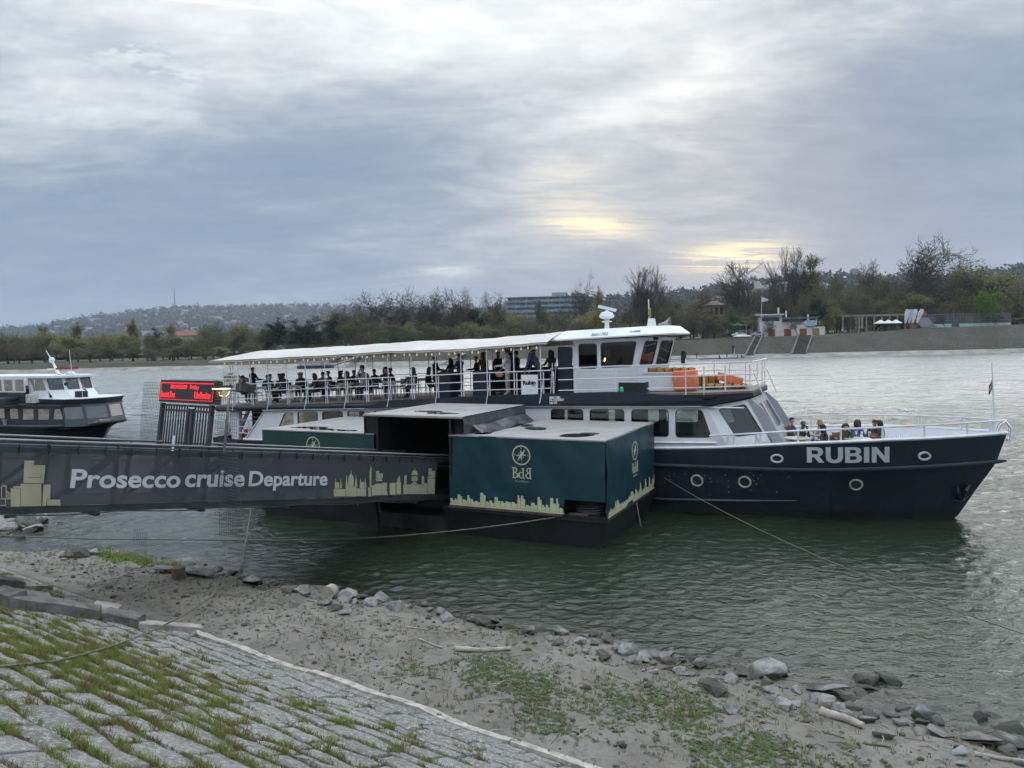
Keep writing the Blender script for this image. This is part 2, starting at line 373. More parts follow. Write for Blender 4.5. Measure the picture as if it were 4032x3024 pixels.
# stone courses running along the river; each stone a piece of its own
def slope_pt(s, w, h=0.0):
    p = BB*s+NB*w; k = 1/math.sqrt(1+.38**2)
    return (p[0]+NB[0]*.38*k*h, p[1]+NB[1]*.38*k*h, .5+.38*(TOE-w)+k*h)
JOINTS = []          # (s0, w0, s1, w1) where grass can root
def course_off(s, i): return .12*math.sin(s*.55+i*.9)+.07*math.sin(s*1.7+i*2.3)+.05*math.sin(s*4.1+i*4.7)
def stone_visible(s, w):
    p = np.array(slope_pt(s, w)); q = RN.T@(p-C0); X = CX+F*q[0]/-q[2]; Y = CY-F*q[1]/-q[2]
    return q[2] < 0 and -260 < X < 4300 and Y < 3300
edges = [TOE-.30]; i = 0
while edges[-1] > 1.6:
    edges.append(edges[-1]-(random.uniform(.26, .40))); i += 1
nst = 0; far_slabs = MB()
for i in range(len(edges)-1):
    s = -34+random.uniform(0, .8)
    while s < -1:
        L = random.uniform(.5, 1.15); s1 = s+L
        gap = .012+random.uniform(0, .016)
        w_hi = lambda q: edges[i]+course_off(q, i)*.5; w_lo = lambda q: edges[i+1]+course_off(q, i+1)*.5
        sm = (s+s1)/2; wm = (edges[i]+edges[i+1])/2
        if stone_visible(sm, wm):
            h = random.uniform(-.006, .010); tilt = random.uniform(-.009, .009)
            rim = []; nn = 5
            for k in range(nn): q = lerp(s+gap, s1-gap, k/(nn-1)); rim.append((q, w_lo(q)+gap+random.uniform(-.015, .045)))
            for k in range(2): rim.append((s1-gap+random.uniform(-.03, .01), lerp(w_lo(s1)+gap, w_hi(s1)-gap, (k+1)/3)))
            for k in range(nn): q = lerp(s1-gap, s+gap, k/(nn-1)); rim.append((q, w_hi(q)-gap-random.uniform(-.012, .03)))
            for k in range(2): rim.append((s+gap+random.uniform(-.01, .03), lerp(w_hi(s)-gap, w_lo(s)+gap, (k+1)/3)))
            mb = MB(); n = len(rim); ph = lambda a, c: h+tilt*(a-sm)*2+random.uniform(-.008, .008)
            r0 = [slope_pt(a, c, -.11) for a, c in rim]
            r1 = [slope_pt(a, c, ph(a, c)-.016) for a, c in rim]
            r2 = [slope_pt(lerp(a, sm, .03), lerp(c, wm, .10), ph(a, c)) for a, c in rim]
            r3 = [slope_pt(lerp(a, sm, .5), lerp(c, wm, .55), ph(a, c)+.008) for a, c in rim]
            mb.loft([r0, r1, r2, r3], True)
            tgt = None
            if nst < 296: part('stone', mb, PAVE, emb, smooth=38); nst += 1
            else: far_slabs.add(mb.v, mb.f)
            JOINTS.append((s, w_lo(s), s1, w_lo(s1))); JOINTS.append((s1, w_lo(s1), s1+.02, w_hi(s1)))
        s = s1
if far_slabs.v: tag(part('more_stones', far_slabs, PAVE, emb, smooth=38), kind='stuff')
# pale concrete edging along the toe of the stones, broken into lengths
EDGE = mat('pale edging concrete', (.43, .40, .35), .9, var=.25, vs=5, bump=1, bs=25, dirt=.6, dirt_rgb=(.16, .14, .11))
edging = tag(thing('edging_strip', 'pale worn concrete edging strip between stone slope and mud', 'kerb'), kind=None)
s = -13.2
while s < 6:
    L = random.uniform(1.1, 2.2); mb = MB(); k = 7
    rings = []
    for j in range(k):
        q = lerp(s+.01, s+L-.015, j/(k-1)); jw = .025*math.sin(q*3.1)+random.uniform(-.02, .02); dz = .02*math.sin(q*1.3)
        rings.append([sw(q, TOE-.27+jw, .50), sw(q, TOE-.25+jw, .625+dz), sw(q, TOE-.12+jw, .60+dz+random.uniform(-.01, .01)), sw(q, TOE-.04+jw, .535+dz), sw(q, TOE+.05+jw, .50+dz), sw(q, TOE+.08+jw, .36)])
    part('edging_piece', mb.loft(rings), EDGE, edging, smooth=40); s += L

# ---------------------------------------------------------------- water
def water_material():
    m = bpy.data.materials.new('river water'); m.use_nodes = True; g = NT(m.node_tree)
    geo = g.n('ShaderNodeNewGeometry').outputs['Position']
    dep = g.n('ShaderNodeAttribute', attribute_name='depth').outputs['Fac']
    murk = g.math('SUBTRACT', 1.0, g.math('EXPONENT', g.math('MULTIPLY', dep, -5.0)))
    d = g.n('ShaderNodeBsdfDiffuse'); g.put(d.inputs[0], (.020, .032, .018))
    t = g.n('ShaderNodeBsdfTransparent'); g.put(t.inputs[0], (.78, .80, .66))
    body = g.n('ShaderNodeMixShader'); g.put(body.inputs[0], murk); g.put(body.inputs[1], t.outputs[0]); g.put(body.inputs[2], d.outputs[0])
    gl = g.n('ShaderNodeBsdfGlossy'); gl.inputs['Roughness'].default_value = .045; g.put(gl.inputs[0], (.97, .98, 1))
    v2 = g.mapping(geo, (.8, 1.3, 1), (0, 0, rad(20)))
    n1 = g.noise(v2, 2.6, 4, .6, .3); n2 = g.noise(geo, .55, 3, .5, .2); n4 = g.noise(g.mapping(geo, (.6, 1.5, 1), (0, 0, rad(14))), .16, 3, .6, .3)
    sy = g.n('ShaderNodeSeparateXYZ'); g.put(sy.inputs[0], geo); ruff = g.rng(sy.outputs[1], 32, 75, .04, 1)
    bp = g.n('ShaderNodeBump'); bp.inputs['Strength'].default_value = .8; bp.inputs['Distance'].default_value = .12
    g.put(bp.inputs['Height'], g.math('ADD', g.math('ADD', n1, g.math('MULTIPLY', n2, g.math('MULTIPLY_ADD', ruff, 4.0, .5))), g.math('MULTIPLY', g.math('MULTIPLY', n4, ruff), 12.0)))
    g.put(gl.inputs['Roughness'], g.math('MULTIPLY_ADD', ruff, .26, .045))
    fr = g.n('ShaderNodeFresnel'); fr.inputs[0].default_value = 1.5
    g.put(fr.inputs['Normal'], bp.outputs[0]); g.put(gl.inputs['Normal'], bp.outputs[0])
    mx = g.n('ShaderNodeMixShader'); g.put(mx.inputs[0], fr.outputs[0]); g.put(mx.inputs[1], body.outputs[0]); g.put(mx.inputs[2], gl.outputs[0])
    g.put(g.n('ShaderNodeOutputMaterial').inputs[0], mx.outputs[0]); return m
def make_water():
    ang = np.concatenate([np.radians([-89, -75, -62, -54]), np.linspace(rad(-47), rad(47), 640), np.radians([54, 62, 75, 89])])
    rr = [4.0]
    while rr[-1] < 70: rr.append(rr[-1]*1.0046)
    while rr[-1] < 300: rr.append(rr[-1]*1.011)
    rr = np.array(rr+[420, 700, 1500, 4000])
    AA, RR = np.meshgrid(ang, rr, indexing='ij'); X = RR*np.sin(AA); Y = RR*np.cos(AA)
    S = BB[0]*X+BB[1]*Y; W = NB[0]*X+NB[1]*Y
    dep = np.clip(-ground_z(S, W), 0, 5); dep = np.where(W < TOE, 0, dep); dep = np.where(W > 26, 5, dep)
    dx = np.maximum(RR*(rad(94)/640), RR*.0046); dx = np.where(RR > 70, RR*.011, dx)
    Z = np.zeros_like(X); r = np.random.default_rng(11)
    calm = np.clip(.34+.66*(Y-15)/32, .34, 1.0)          # ruffled stream, quieter water in the lee of the shore
    gust = 1+.35*fbm2(X*.05, Y*.09, 8, 3)
    for k in range(64):
        lam = .16*(1.075**k); lam = min(lam, 5.0)*r.uniform(.85, 1.15)
        th = rad(-62)+r.normal(0, .55); kx, ky = 2*PI/lam*math.cos(th), 2*PI/lam*math.sin(th)
        amp = .0085*lam*(1.9 if lam < .6 else 1.2)*(1.0 if lam < 1.2 else (1.2/lam)**.9)
        keep = np.clip((lam/dx-2.2)/2.2, 0, 1)
        wob = 1.1*np.sin(.31*kx*Y-.27*ky*X+r.uniform(0, 6))
        Z += amp*keep*np.sin(kx*X+ky*Y+wob+r.uniform(0, 6.28))*(calm if lam < .7 else calm*np.clip(.25+(Y-22)/30, .25, 1.0))*gust
    Z *= np.clip(dep*4+.25, .25, 1)
    V = np.stack([X, Y, Z], -1).reshape(-1, 3); a, c = X.shape; I = np.arange(a*c).reshape(a, c)
    Fq = np.stack([I[:-1, :-1], I[1:, :-1], I[1:, 1:], I[:-1, 1:]], -1).reshape(-1, 4)
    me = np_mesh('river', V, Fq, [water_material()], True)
    at = me.attributes.new('depth', 'FLOAT', 'POINT'); at.data.foreach_set('value', dep.ravel().astype(np.float32))
    return me
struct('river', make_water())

# ---------------------------------------------------------------- far bank, plain, hills
BANKY = 222.0
def ztop(X): return np.interp(X, [-400, -160, -70, -25, 10, 45, 75, 95, 115, 131, 165, 400], [2.3, 2.4, 2.5, 3.4, 4.6, 5.6, 6.1, 6.35, 7.1, 7.9, 8.4, 8.6])
def bank_mat():
    m = bpy.data.materials.new('far bank stone'); m.use_nodes = True; g = NT(m.node_tree)
    geo = g.n('ShaderNodeNewGeometry').outputs['Position']; sep = g.n('ShaderNodeSeparateXYZ'); g.put(sep.inputs[0], geo)
    n1 = g.noise(geo, .12, 6, .6); n2 = g.noise(geo, .9, 8, .7); n3 = g.noise(g.mapping(geo, (1, 1, 2)), 2.6, 4, .7)
    col = g.mix(g.rng(n1, .38, .62), (.098, .086, .070), (.056, .050, .034))
    col = g.mix(g.math('MULTIPLY', g.rng(n2, .42, .62), .75), col, (.055, .056, .030))
    col = g.mix(g.math('MULTIPLY', g.rng(n3, .48, .64), .6), col, (.165, .152, .135))
    b = g.n('ShaderNodeBsdfPrincipled'); g.put(b.inputs['Base Color'], col); b.inputs['Roughness'].default_value = .9
    bp = g.n('ShaderNodeBump'); bp.inputs['Strength'].default_value = 1; bp.inputs['Distance'].default_value = .5
    g.put(bp.inputs['Height'], n3); g.put(b.inputs['Normal'], bp.outputs[0])
    g.put(g.n('ShaderNodeOutputMaterial').inputs[0], b.outputs[0]); return m
BANK = bank_mat()
SAND = mat('pale gravel shore', (.28, .262, .228), .9, var=.25, vs=.25, bump=1, bs=3)
LAWN = mat('park lawn', (.060, .072, .028), .95, var=.3, vs=.06, rgb2=(.085, .078, .045))
Xs = np.arange(-420, 421, 1.5)
def strip(name, rows, m):
    V = []; n = len(Xs)
    for r in rows: V.append(np.stack([Xs, r[0]+0*Xs, r[1]+0*Xs], -1))
    V = np.concatenate(V); I = np.arange(len(rows)*n).reshape(len(rows), n)
    Fq = np.stack([I[:-1, :-1], I[:-1, 1:], I[1:, 1:], I[1:, :-1]], -1).reshape(-1, 4)
    return struct(name, np_mesh(name, V, Fq, [m], True))
wob = .35*fbm2(Xs*.15, Xs*0, 21, 4)
strip('gravel_shore', [(BANKY-6, -1.2), (BANKY+wob*2, .05), (BANKY+2.2+wob, .55), (BANKY+4, 1.15+wob*.2), (BANKY+4.5, 1.2)], SAND)
zt = ztop(Xs); rough = .10*fbm2(Xs*2, Xs*0+3, 22, 3)
strip('stone_bank', [(BANKY+4.2, 1.05)]+[(BANKY+4.3+1.55*(zt-1.2)*t+rough*(t > 0)*(t < 1), 1.2+(zt-1.2)*t) for t in np.linspace(0, 1, 9)]+[(BANKY+5.5+1.55*(zt-1.2), zt-.05)], BANK)
LAWN_Y0 = BANKY+4.3+1.55*(zt-1.2)
strip('park_lawn', [(LAWN_Y0+.3, zt-.1), (LAWN_Y0+1.2, zt+.06), (LAWN_Y0+40, zt+.3), (430+0*Xs, zt+.2), (900+0*Xs, zt*0+4)], LAWN)
def lawn_z(X): return float(ztop(X))+.05

SKX = [-700, -400, 0, 150, 300, 500, 700, 1000, 1300, 1450, 1700, 1900, 2100, 2350, 2600, 2750, 2900, 3080, 3200, 3300, 3400, 3600, 3800, 4032, 4400, 4800]
SKY_ = [1345, 1330, 1305, 1292, 1266, 1237, 1217, 1209, 1208, 1214, 1224, 1226, 1210, 1180, 1168, 1152, 1120, 1106, 1090, 1092, 1102, 1104, 1090, 1062, 1040, 1040]
def hill_at(px, r):      # terrain height along the sight column px at ground distance r
    D = interp(px, [1500, 2300], [3400, 1350]); r0 = interp(px, [1500, 2300], [1500, 430])
    d = ray(px, interp(px, SKX, SKY_)); top = CAMH+d[2]/math.hypot(d[0], d[1])*D
    t = (r-r0)/(D-r0)
    if t <= 0: return 4.0
    if t <= 1: return 4+(top-4)*(t**1.35*(1-.25*t*(1-t)))
    return top-(r-D)*.06
def make_hills():
    pxs = np.linspace(-700, 4800, 420); rr = np.concatenate([np.linspace(380, 1500, 40), np.linspace(1560, 3400, 34), np.linspace(3500, 4600, 8)])
    V = []
    for px in pxs:
        d = ray(px, interp(px, SKX, SKY_)); u = np.array([d[0], d[1]])/math.hypot(d[0], d[1])
        for r in rr: V.append((u[0]*r, u[1]*r, hill_at(px, r)))
    V = np.array(V); V[:, 2] += np.where(V[:, 2] > 8, (.010*np.hypot(V[:, 0], V[:, 1])*.12)*fbm2(V[:, 0]*.03, V[:, 1]*.03, 31, 4), 0)
    a, c = len(pxs), len(rr); I = np.arange(a*c).reshape(a, c)
    Fq = np.stack([I[:-1, :-1], I[:-1, 1:], I[1:, 1:], I[1:, :-1]], -1).reshape(-1, 4)
    m = mat('wooded hillside', (.060, .055, .036), .95, var=.5, vs=.01, rgb2=(.035, .037, .020), bump=1, bs=.03)
    return np_mesh('hills', V, Fq, [m], True)
struct('hills', make_hills())
def hill_pt(px, r):
    d = ray(px, 1300); u = np.array([d[0], d[1]])/math.hypot(d[0], d[1]); return np.array([u[0]*r, u[1]*r, hill_at(px, r)])
# woods on the hills: nobody could count these crowns
def make_woods(n, pr, rr, size, seed, name):
    r = np.random.default_rng(seed); V = []; Fq = []; k = 0
    for i in range(n):
        px = r.uniform(*pr); t = r.uniform(0, 1)**.7
        D = interp(px, [1500, 2300], [3400, 1350]); r0 = interp(px, [1500, 2300], [1600, 470])
        dist = lerp(r0, D*1.01, t)
        if not rr[0] < dist < rr[1]: continue
        p = hill_pt(px, dist); R = size*r.uniform(.6, 1.3)
        for j in range(16):
            c = p+np.array([r.normal(0, .55), r.normal(0, .55), .35+abs(r.normal(.55, .45))])*R
            a = r.normal(size=3); a /= np.linalg.norm(a); b = np.cross(a, r.normal(size=3)); b /= np.linalg.norm(b); h = R*r.uniform(.3, .6)
            V += [c-a*h-b*h*.5, c+a*h-b*h*.4, c+b*h*.8]; Fq.append((k, k+1, k+2)); k += 3
    mi = r.integers(0, 3, len(Fq)//16+1).repeat(16)[:len(Fq)]
    ms = [mat('hill wood brown', (.062, .052, .036), .95, var=.3, vs=.02), mat('hill wood olive', (.058, .060, .030), .95, var=.3, vs=.02), mat('hill wood dark', (.030, .034, .020), .95, var=.3, vs=.02)]
    tag(link(name, np_mesh(name, np.array(V), Fq, ms, False, mi)), 'bare woodland covering the '+('near right' if seed == 41 else 'far left')+' hill', 'woodland', kind='stuff')
make_woods(3600, (2050, 4500), (450, 1500), 5.5, 41, 'hill_woods')
make_woods(5200, (-350, 2300), (1300, 3500), 9.0, 42, 'hill_woods')
# ---------------------------------------------------------------- trees on the far bank
def leaf_mat(name, c1, c2):
    m = bpy.data.materials.new(name); m.use_nodes = True; g = NT(m.node_tree); MATS[name] = m
    r = g.n('ShaderNodeObjectInfo').outputs['Random']; geo = g.n('ShaderNodeTexCoord').outputs['Object']
    n = g.noise(geo, .35, 4, .6)
    col = g.mix(g.math('ADD', g.math('MULTIPLY', r, .6), g.math('MULTIPLY', g.rng(n, .3, .7), .5), clamp=True), c1, c2)
    b = g.n('ShaderNodeBsdfPrincipled'); g.put(b.inputs['Base Color'], col); b.inputs['Roughness'].default_value = .85; b.inputs['Specular IOR Level'].default_value = .2
    t = g.n('ShaderNodeBsdfTranslucent'); g.put(t.inputs[0], col)
    mx = g.n('ShaderNodeMixShader'); mx.inputs[0].default_value = .3; g.put(mx.inputs[1], b.outputs[0]); g.put(mx.inputs[2], t.outputs[0])
    g.put(g.n('ShaderNodeOutputMaterial').inputs[0], mx.outputs[0]); return m
BARK = mat('bark', (.085, .072, .055), .95, var=.35, vs=1.5)
BARKP = mat('pale plane bark', (.17, .16, .13), .95, var=.4, vs=1.2)
TWIG = leaf_mat('bare twigs', (.125, .11, .09), (.10, .09, .07))
LV = {'olive': leaf_mat('olive buds', (.235, .22, .085), (.195, .20, .078)), 'brown': leaf_mat('brown buds', (.140, .122, .076), (.150, .142, .070)),
      'green': leaf_mat('spring leaves', (.085, .130, .052), (.10, .130, .055)), 'bright': leaf_mat('fresh leaves', (.10, .20, .022), (.12, .21, .03)),
      'pine': leaf_mat('pine needles', (.020, .034, .022), (.026, .038, .020)), 'yellow': leaf_mat('yellow blossom', (.24, .20, .03), (.20, .18, .03)), 'pink': leaf_mat('grey pink buds', (.125, .10, .075), (.11, .098, .062))}
class Grower:
    def __init__(s, seed): s.r = random.Random(seed); s.trunk = MB(); s.tw = MB(); s.tips = []
    def grow(s, p, d, L, R, depth, P):
        r = s.r; n = 3 if depth > 1 else 4; pts = [p]; rs = [R]; q = p.copy(); dd = d.copy()
        for k in range(n):
            up = P['up']*(1 if depth < 2 else .25)
            dd = (dd+Vector((r.gauss(0, P['wig']), r.gauss(0, P['wig']), r.gauss(0, P['wig'])+up))).normalized()
            q = q+dd*(L/n); pts.append(q.copy()); rs.append(R*(1-.45*(k+1)/n))
        (s.trunk if depth < 2 else s.tw).tube(pts, rs, 5 if depth < 2 else 3, depth < 2)
        if depth >= P['depth']:
            s.tips.append(q); s.tips.append(pts[1]); return
        nc = P['n'][depth]
        for c in range(nc):
            t = r.uniform(P['t0'][min(depth, 1)], 1.0) if c else 1.0
            i = min(n-1, int(t*n)); a = pts[i].lerp(pts[i+1], t*n-i) if t < 1 else q
            side = Vector((r.gauss(0, 1), r.gauss(0, 1), r.gauss(0, .3))); side = (side-dd*side.dot(dd)).normalized()
            sp = P['spread']*r.uniform(.6, 1.25)*(.5 if c == 0 else 1)*(1 if depth < 2 else 1.25)
            nd = (dd*math.cos(sp)+side*math.sin(sp)).normalized()
            s.grow(a, nd, L*P['len']*r.uniform(.75, 1.15)*(1 if depth else P.get('len0', 1)), max(.05, rs[i]*P['thin']), depth+1, P)
def leaves(mb, tips, n, spread, size, rnd, flatten=1.0):
    for i in range(n):
        c = rnd.choice(tips)+Vector((rnd.gauss(0, spread), rnd.gauss(0, spread), rnd.gauss(0, spread*flatten)))
        a = Vector((rnd.gauss(0, 1), rnd.gauss(0, 1), rnd.gauss(0, .6))).normalized(); b = a.cross(Vector((rnd.gauss(0, 1), rnd.gauss(0, 1), rnd.gauss(0, 1)))).normalized(); h = size*rnd.uniform(.6, 1.3)
        mb.add([c-a*h*.6, c+a*h*.6, c+b*h], [(0, 1, 2)])
PROTO = {}
def proto(kind, seed):
    if (kind, seed) in PROTO: return PROTO[kind, seed]
    g = Grower(seed*13+hash_kind(kind)); rnd = g.r; bark = BARK
    cr = MB(); crm = [TWIG]
    if kind in ('bare', 'plane'):
        P = dict(depth=5, n=[5, 5, 5, 4, 3], up=.10, wig=.15, spread=.80, len=.66, thin=.60, t0=(.35, .25), len0=1.3)
        g.grow(Vector((0, 0, -.4)), Vector((0, 0, 1)), 7.5, .42, 0, P)
        if kind == 'plane': bark = BARKP
    elif kind == 'vase':
        P = dict(depth=5, n=[6, 5, 5, 4, 3], up=.16, wig=.13, spread=.46, len=.64, thin=.58, t0=(.15, .25), len0=1.5)
        g.grow(Vector((0, 0, -.4)), Vector((0, 0, 1)), 7.5, .45, 0, P)
    elif kind == 'poplar':
        P = dict(depth=4, n=[16, 5, 4, 3], up=.34, wig=.06, spread=.34, len=.42, thin=.42, t0=(.12, .2), len0=.62)
        g.grow(Vector((0, 0, -.4)), Vector((0, 0, 1)), 17, .32, 0, P)
        crm = [LV['olive']]; leaves(cr, g.tips, 3400, .4, .28, rnd)
    elif kind == 'pine':
        P = dict(depth=3, n=[13, 6, 4], up=.05, wig=.10, spread=1.05, len=.40, thin=.42, t0=(.42, .3), len0=.85)
        g.grow(Vector((0, 0, -.4)), Vector((0, 0, 1)), 15, .35, 0, P)
        crm = [LV['pine']]; leaves(cr, g.tips, 6500, .62, .34, rnd, .5)
    else:
        P = dict(depth=4, n=[6, 4, 4, 3], up=.10, wig=.14, spread=.78, len=.66, thin=.58, t0=(.25, .3), len0=1.2)
        g.grow(Vector((0, 0, -.4)), Vector((0, 0, 1)), 6.0, .36, 0, P)
        crm = [LV[kind]]; leaves(cr, g.tips, {'brown': 6500, 'pink': 6500, 'olive': 7500, 'yellow': 7500}.get(kind, 9000), .62, {'brown': .27, 'pink': .27}.get(kind, .32), rnd)
    if crm[0] is TWIG: leaves(g.tw, g.tips, 4200, .5, .12, rnd)
    if crm[0] is not TWIG:
        k0 = len(cr.f); cr.cur = 1; cr.add(g.tw.v, g.tw.f); crm = crm+[TWIG]
    else: cr = g.tw
    zs = [v[2] for v in cr.v]; H = sorted(zs)[int(len(zs)*.98)]; xs = sorted(math.hypot(v[0], v[1]) for v in cr.v); W = xs[int(len(xs)*.80)]
    tm = bpy.data.meshes.new('trunk'); tm.from_pydata(g.trunk.v, [], g.trunk.f); tm.materials.append(bark)
    cm = bpy.data.meshes.new('crown'); cm.from_pydata(cr.v, [], cr.f)
    for m in crm: cm.materials.append(m)
    if len(crm) > 1: cm.polygons.foreach_set('material_index', cr.m)
    PROTO[kind, seed] = (tm, cm, H, W); return PROTO[kind, seed]
def hash_kind(k): return sum(ord(c) for c in k)
KN = {'bare': ('bare_tree', 'bare tree'), 'plane': ('plane_tree', 'bare wide plane tree'), 'vase': ('fan_tree', 'fan limbed tree'), 'poplar': ('poplar_tree', 'narrow poplar'),
      'pine': ('pine_tree', 'dark pine'), 'olive': ('budding_tree', 'olive tree'), 'brown': ('brown_tree', 'brown tree'), 'green': ('leafy_tree', 'soft green tree'), 'bright': ('bright_tree', 'bright green tree in fresh leaf'),
      'yellow': ('blossom_bush', 'yellow flowering bush'), 'pink': ('blossom_tree', 'grey pink tree')}
NTREE = 0
LANDM = [(110, 'at the left edge above the tour boat'), (240, 'above the tour boat wheelhouse'), (400, 'above the tour boat bow'), (560, 'right of the tour boat, below the poplar pair'), (700, 'near the pale hut'), (830, 'above the red display'), (960, 'above the stern end of the canopy'), (1090, 'left of the four dark pines'), (1240, 'under the middle of the four dark pines'), (1370, 'right of the four dark pines'), (1520, 'below the wide bare cluster, left part'), (1680, 'below the wide bare cluster, right part'), (1830, 'below the bare pair left of the hotel'), (1990, 'left of the terraced hotel'), (2130, 'before the left half of the hotel'), (2270, 'before the right half of the hotel'), (2410, 'behind the radar mast'), (2560, 'behind the wheelhouse roof'), (2700, 'behind the loudhailer horn'), (2850, 'beside the yellow villa'), (2990, 'left of the white clubhouse'), (3130, 'behind the clubhouse chimney pipes'), (3290, 'behind the right end of the clubhouse'), (3430, 'behind the left half of the pergola'), (3590, 'below the huge plane tree'), (3720, 'behind the orange kiosk'), (3860, 'behind the left part of the sports fence'), (9999, 'at the right edge behind the sports fence')]
def tree(px, ytop, Y, kind, wpx, label=None, seed=None, base=None):
    global NTREE
    NTREE += 1; seed = seed if seed is not None else NTREE % 3
    seed = seed % 2 if kind in ('bare', 'plane', 'vase') else seed; tm, cm, H, W = proto(kind, seed); p = gy(px, ytop, Y); z0 = lawn_z(p[0])+.2 if base is None else base
    h = p[2]-z0; nm, lb = KN[kind]
    lab = label or lb+(' in the front row ' if Y < 250 else ' in the back row ')+next(t for x, t in LANDM if px < x)
    o = thing(nm, lab, 'bush' if kind == 'yellow' else 'tree', (p[0], Y, z0), random.uniform(0, 6.28), 'trees along the far bank: '+lb if not label else None)
    w = wpx*Y/F/2; o.scale = (w/W, w/W, h/H)
    link('trunk', tm, o); link('crown', cm, o); return o
B2 = lambda x: 1300+x/1.4747
# the ones that stand out
tree(1497, 1166, 262, 'bare', 200, 'widest bare tree left of the gap in the treeline above the canopy', 0)
tree(1590, 1163, 266, 'bare', 190, 'bare round tree in the middle of the cluster above the canopy', 1)
tree(1655, 1176, 258, 'bare', 130, 'bare tree at the right end of the wide cluster above the canopy', 2)
tree(1738, 1162, 262, 'bare', 120, 'left one of the two bare trees beside the gap left of the terraced hotel', 1)
tree(1800, 1155, 264, 'bare', 170, 'larger right one of two bare trees beside the gap left of the terraced hotel', 0)
tree(1955, 1162, 268, 'bare', 120, 'slim bare tree at the left end of the terraced hotel', 2)
tree(1345, 1205, 268, 'bare', 130, 'bare tree where the far hill meets the canopy treeline', 2)
tree(2280, 1122, 270, 'plane', 110, 'pale barked bare tree at the right end of the terraced hotel', 0)
tree(2358, 1145, 300, 'poplar', 28, 'thin spire of a tree right of the terraced hotel', 1)
tree(2507, 1067, 246, 'vase', 120, 'tall fan shaped bare tree behind the wheelhouse, left of a pair', 0)
tree(2572, 1072, 248, 'vase', 120, 'tall fan shaped bare tree behind the wheelhouse, right of a pair', 1)
tree(2950, 1045, 252, 'vase', 180, 'broad bare tree rising behind the flagpole on the right bank', 2)
tree(3085, 1003, 262, 'vase', 90, 'tallest slim bare tree right of the yellow cloud, left of a pair', 1)
tree(3124, 997, 264, 'vase', 85, 'tallest slim bare tree right of the yellow cloud, right of a pair', 0)
tree(3173, 1022, 262, 'poplar', 62, 'olive column of a poplar beside the tall bare pair', 0)
tree(3571, 976, 262, 'plane', 290, 'huge round bare plane tree towering over the right treeline', 1)
tree(3470, 1040, 268, 'bare', 150, 'smaller bare tree leaning against the huge plane tree', 0)
tree(3812, 1032, 262, 'bare', 120, 'greenish bare tree right of the huge plane tree', 2)
tree(3885, 1055, 256, 'olive', 190, 'broad yellow green tree on the right skyline', 1)
tree(3888, 1152, 243, 'bright', 75, 'vivid green young tree standing before the dark right wood', 0)
tree(2878, 1224, 240, 'green', 70, 'light green little tree left of the white clubhouse', 1)
tree(2723, 1228, 238, 'pink', 130, 'grey pink blossoming tree beside the wheelhouse roof', 1)
tree(2330, 1226, 238, 'yellow', 90, 'yellow flowering bush behind the radar mast', 0)
tree(2134, 1194, 250, 'green', 46, 'yellow green spire in front of the terraced hotel', 2)
tree(3221, 1178, 246, 'pine', 55, 'lone dark conifer above the white clubhouse', 1)
tree(178, 1290, 300, 'poplar', 34, 'leftmost poplar spire above the left bank', 0)
tree(298, 1279, 300, 'poplar', 34, 'second poplar spire above the left bank', 1)
tree(505, 1265, 300, 'poplar', 38, 'third poplar spire, taller of the close pair', 2)
tree(536, 1279, 300, 'poplar', 34, 'fourth poplar spire, lower of the close pair', 0)
tree(682, 1284, 300, 'poplar', 34, 'fifth poplar spire left of the red roof', 1)
tree(603, 1296, 262, 'pine', 56, 'rounded dark pine between the poplar spires', 2)
tree(1397, 1262, 240, 'green', 110, 'soft green tree right of the four dark pines', 0)
tree(1517, 1303, 234, 'green', 80, 'small green tree, left of two above the canopy', 1)
tree(1598, 1297, 234, 'green', 80, 'small green tree, right of two above the canopy', 2)
tree(2640, 1180, 262, 'brown', 150, 'brown tree rising right of the wheelhouse pair', 1)
tree(27, 1328, 246, 'brown', 110, 'dark limbed tree at the left edge of the far bank', 0)
for k, (x, y) in enumerate([(1078, 1266), (1150, 1266), (1220, 1256), (1295, 1255)]):
    tree(x, y, 245+3*k, 'pine', 78, ['leftmost', 'second', 'third', 'rightmost'][k]+' of four dark pines behind the canopy end')
for x, y in [(1190, 1290), (1265, 1300), (1455, 1262), (1530, 1258), (1605, 1270), (1876, 1215), (1330, 1275), (685, 1335), (640, 1350)]: tree(x, y, 256, 'pine', 62)
# the rest of the wood, row behind row
r_ = random.Random(5)
x = -60
while x < 1330:      # left: low olive and brown trees
    tree(x, r_.uniform(1318, 1352) if x < 760 else r_.uniform(1284, 1320), r_.uniform(244, 275), r_.choice(['olive', 'olive', 'brown', 'brown', 'green']), r_.uniform(85, 130)); x += r_.uniform(34, 52)
x = -30
while x < 1350:
    tree(x, r_.uniform(1352, 1375), r_.uniform(236, 244), r_.choice(['brown', 'olive', 'brown', 'green']), r_.uniform(60, 90)); x += r_.uniform(62, 95)
x = 1350
while x < 2700:      # behind the boat
    tree(x, r_.uniform(1212, 1252), r_.uniform(250, 282), r_.choice(['brown', 'brown', 'bare', 'olive', 'brown']), r_.uniform(100, 150)); x += r_.uniform(36, 54)
x = 1380
while x < 2720:
    tree(x, r_.uniform(1262, 1300), r_.uniform(236, 246), r_.choice(['brown', 'brown', 'olive', 'pink', 'brown']), r_.uniform(80, 120)); x += r_.uniform(46, 70)
x = 2680
while x < 4180:      # the tall right wood
    tree(x, r_.uniform(1098, 1138) if x > 3180 else r_.uniform(1150, 1195), r_.uniform(256, 290), r_.choice(['brown', 'brown', 'olive', 'brown', 'bare']), r_.uniform(120, 175)); x += r_.uniform(34, 50)
x = 3180
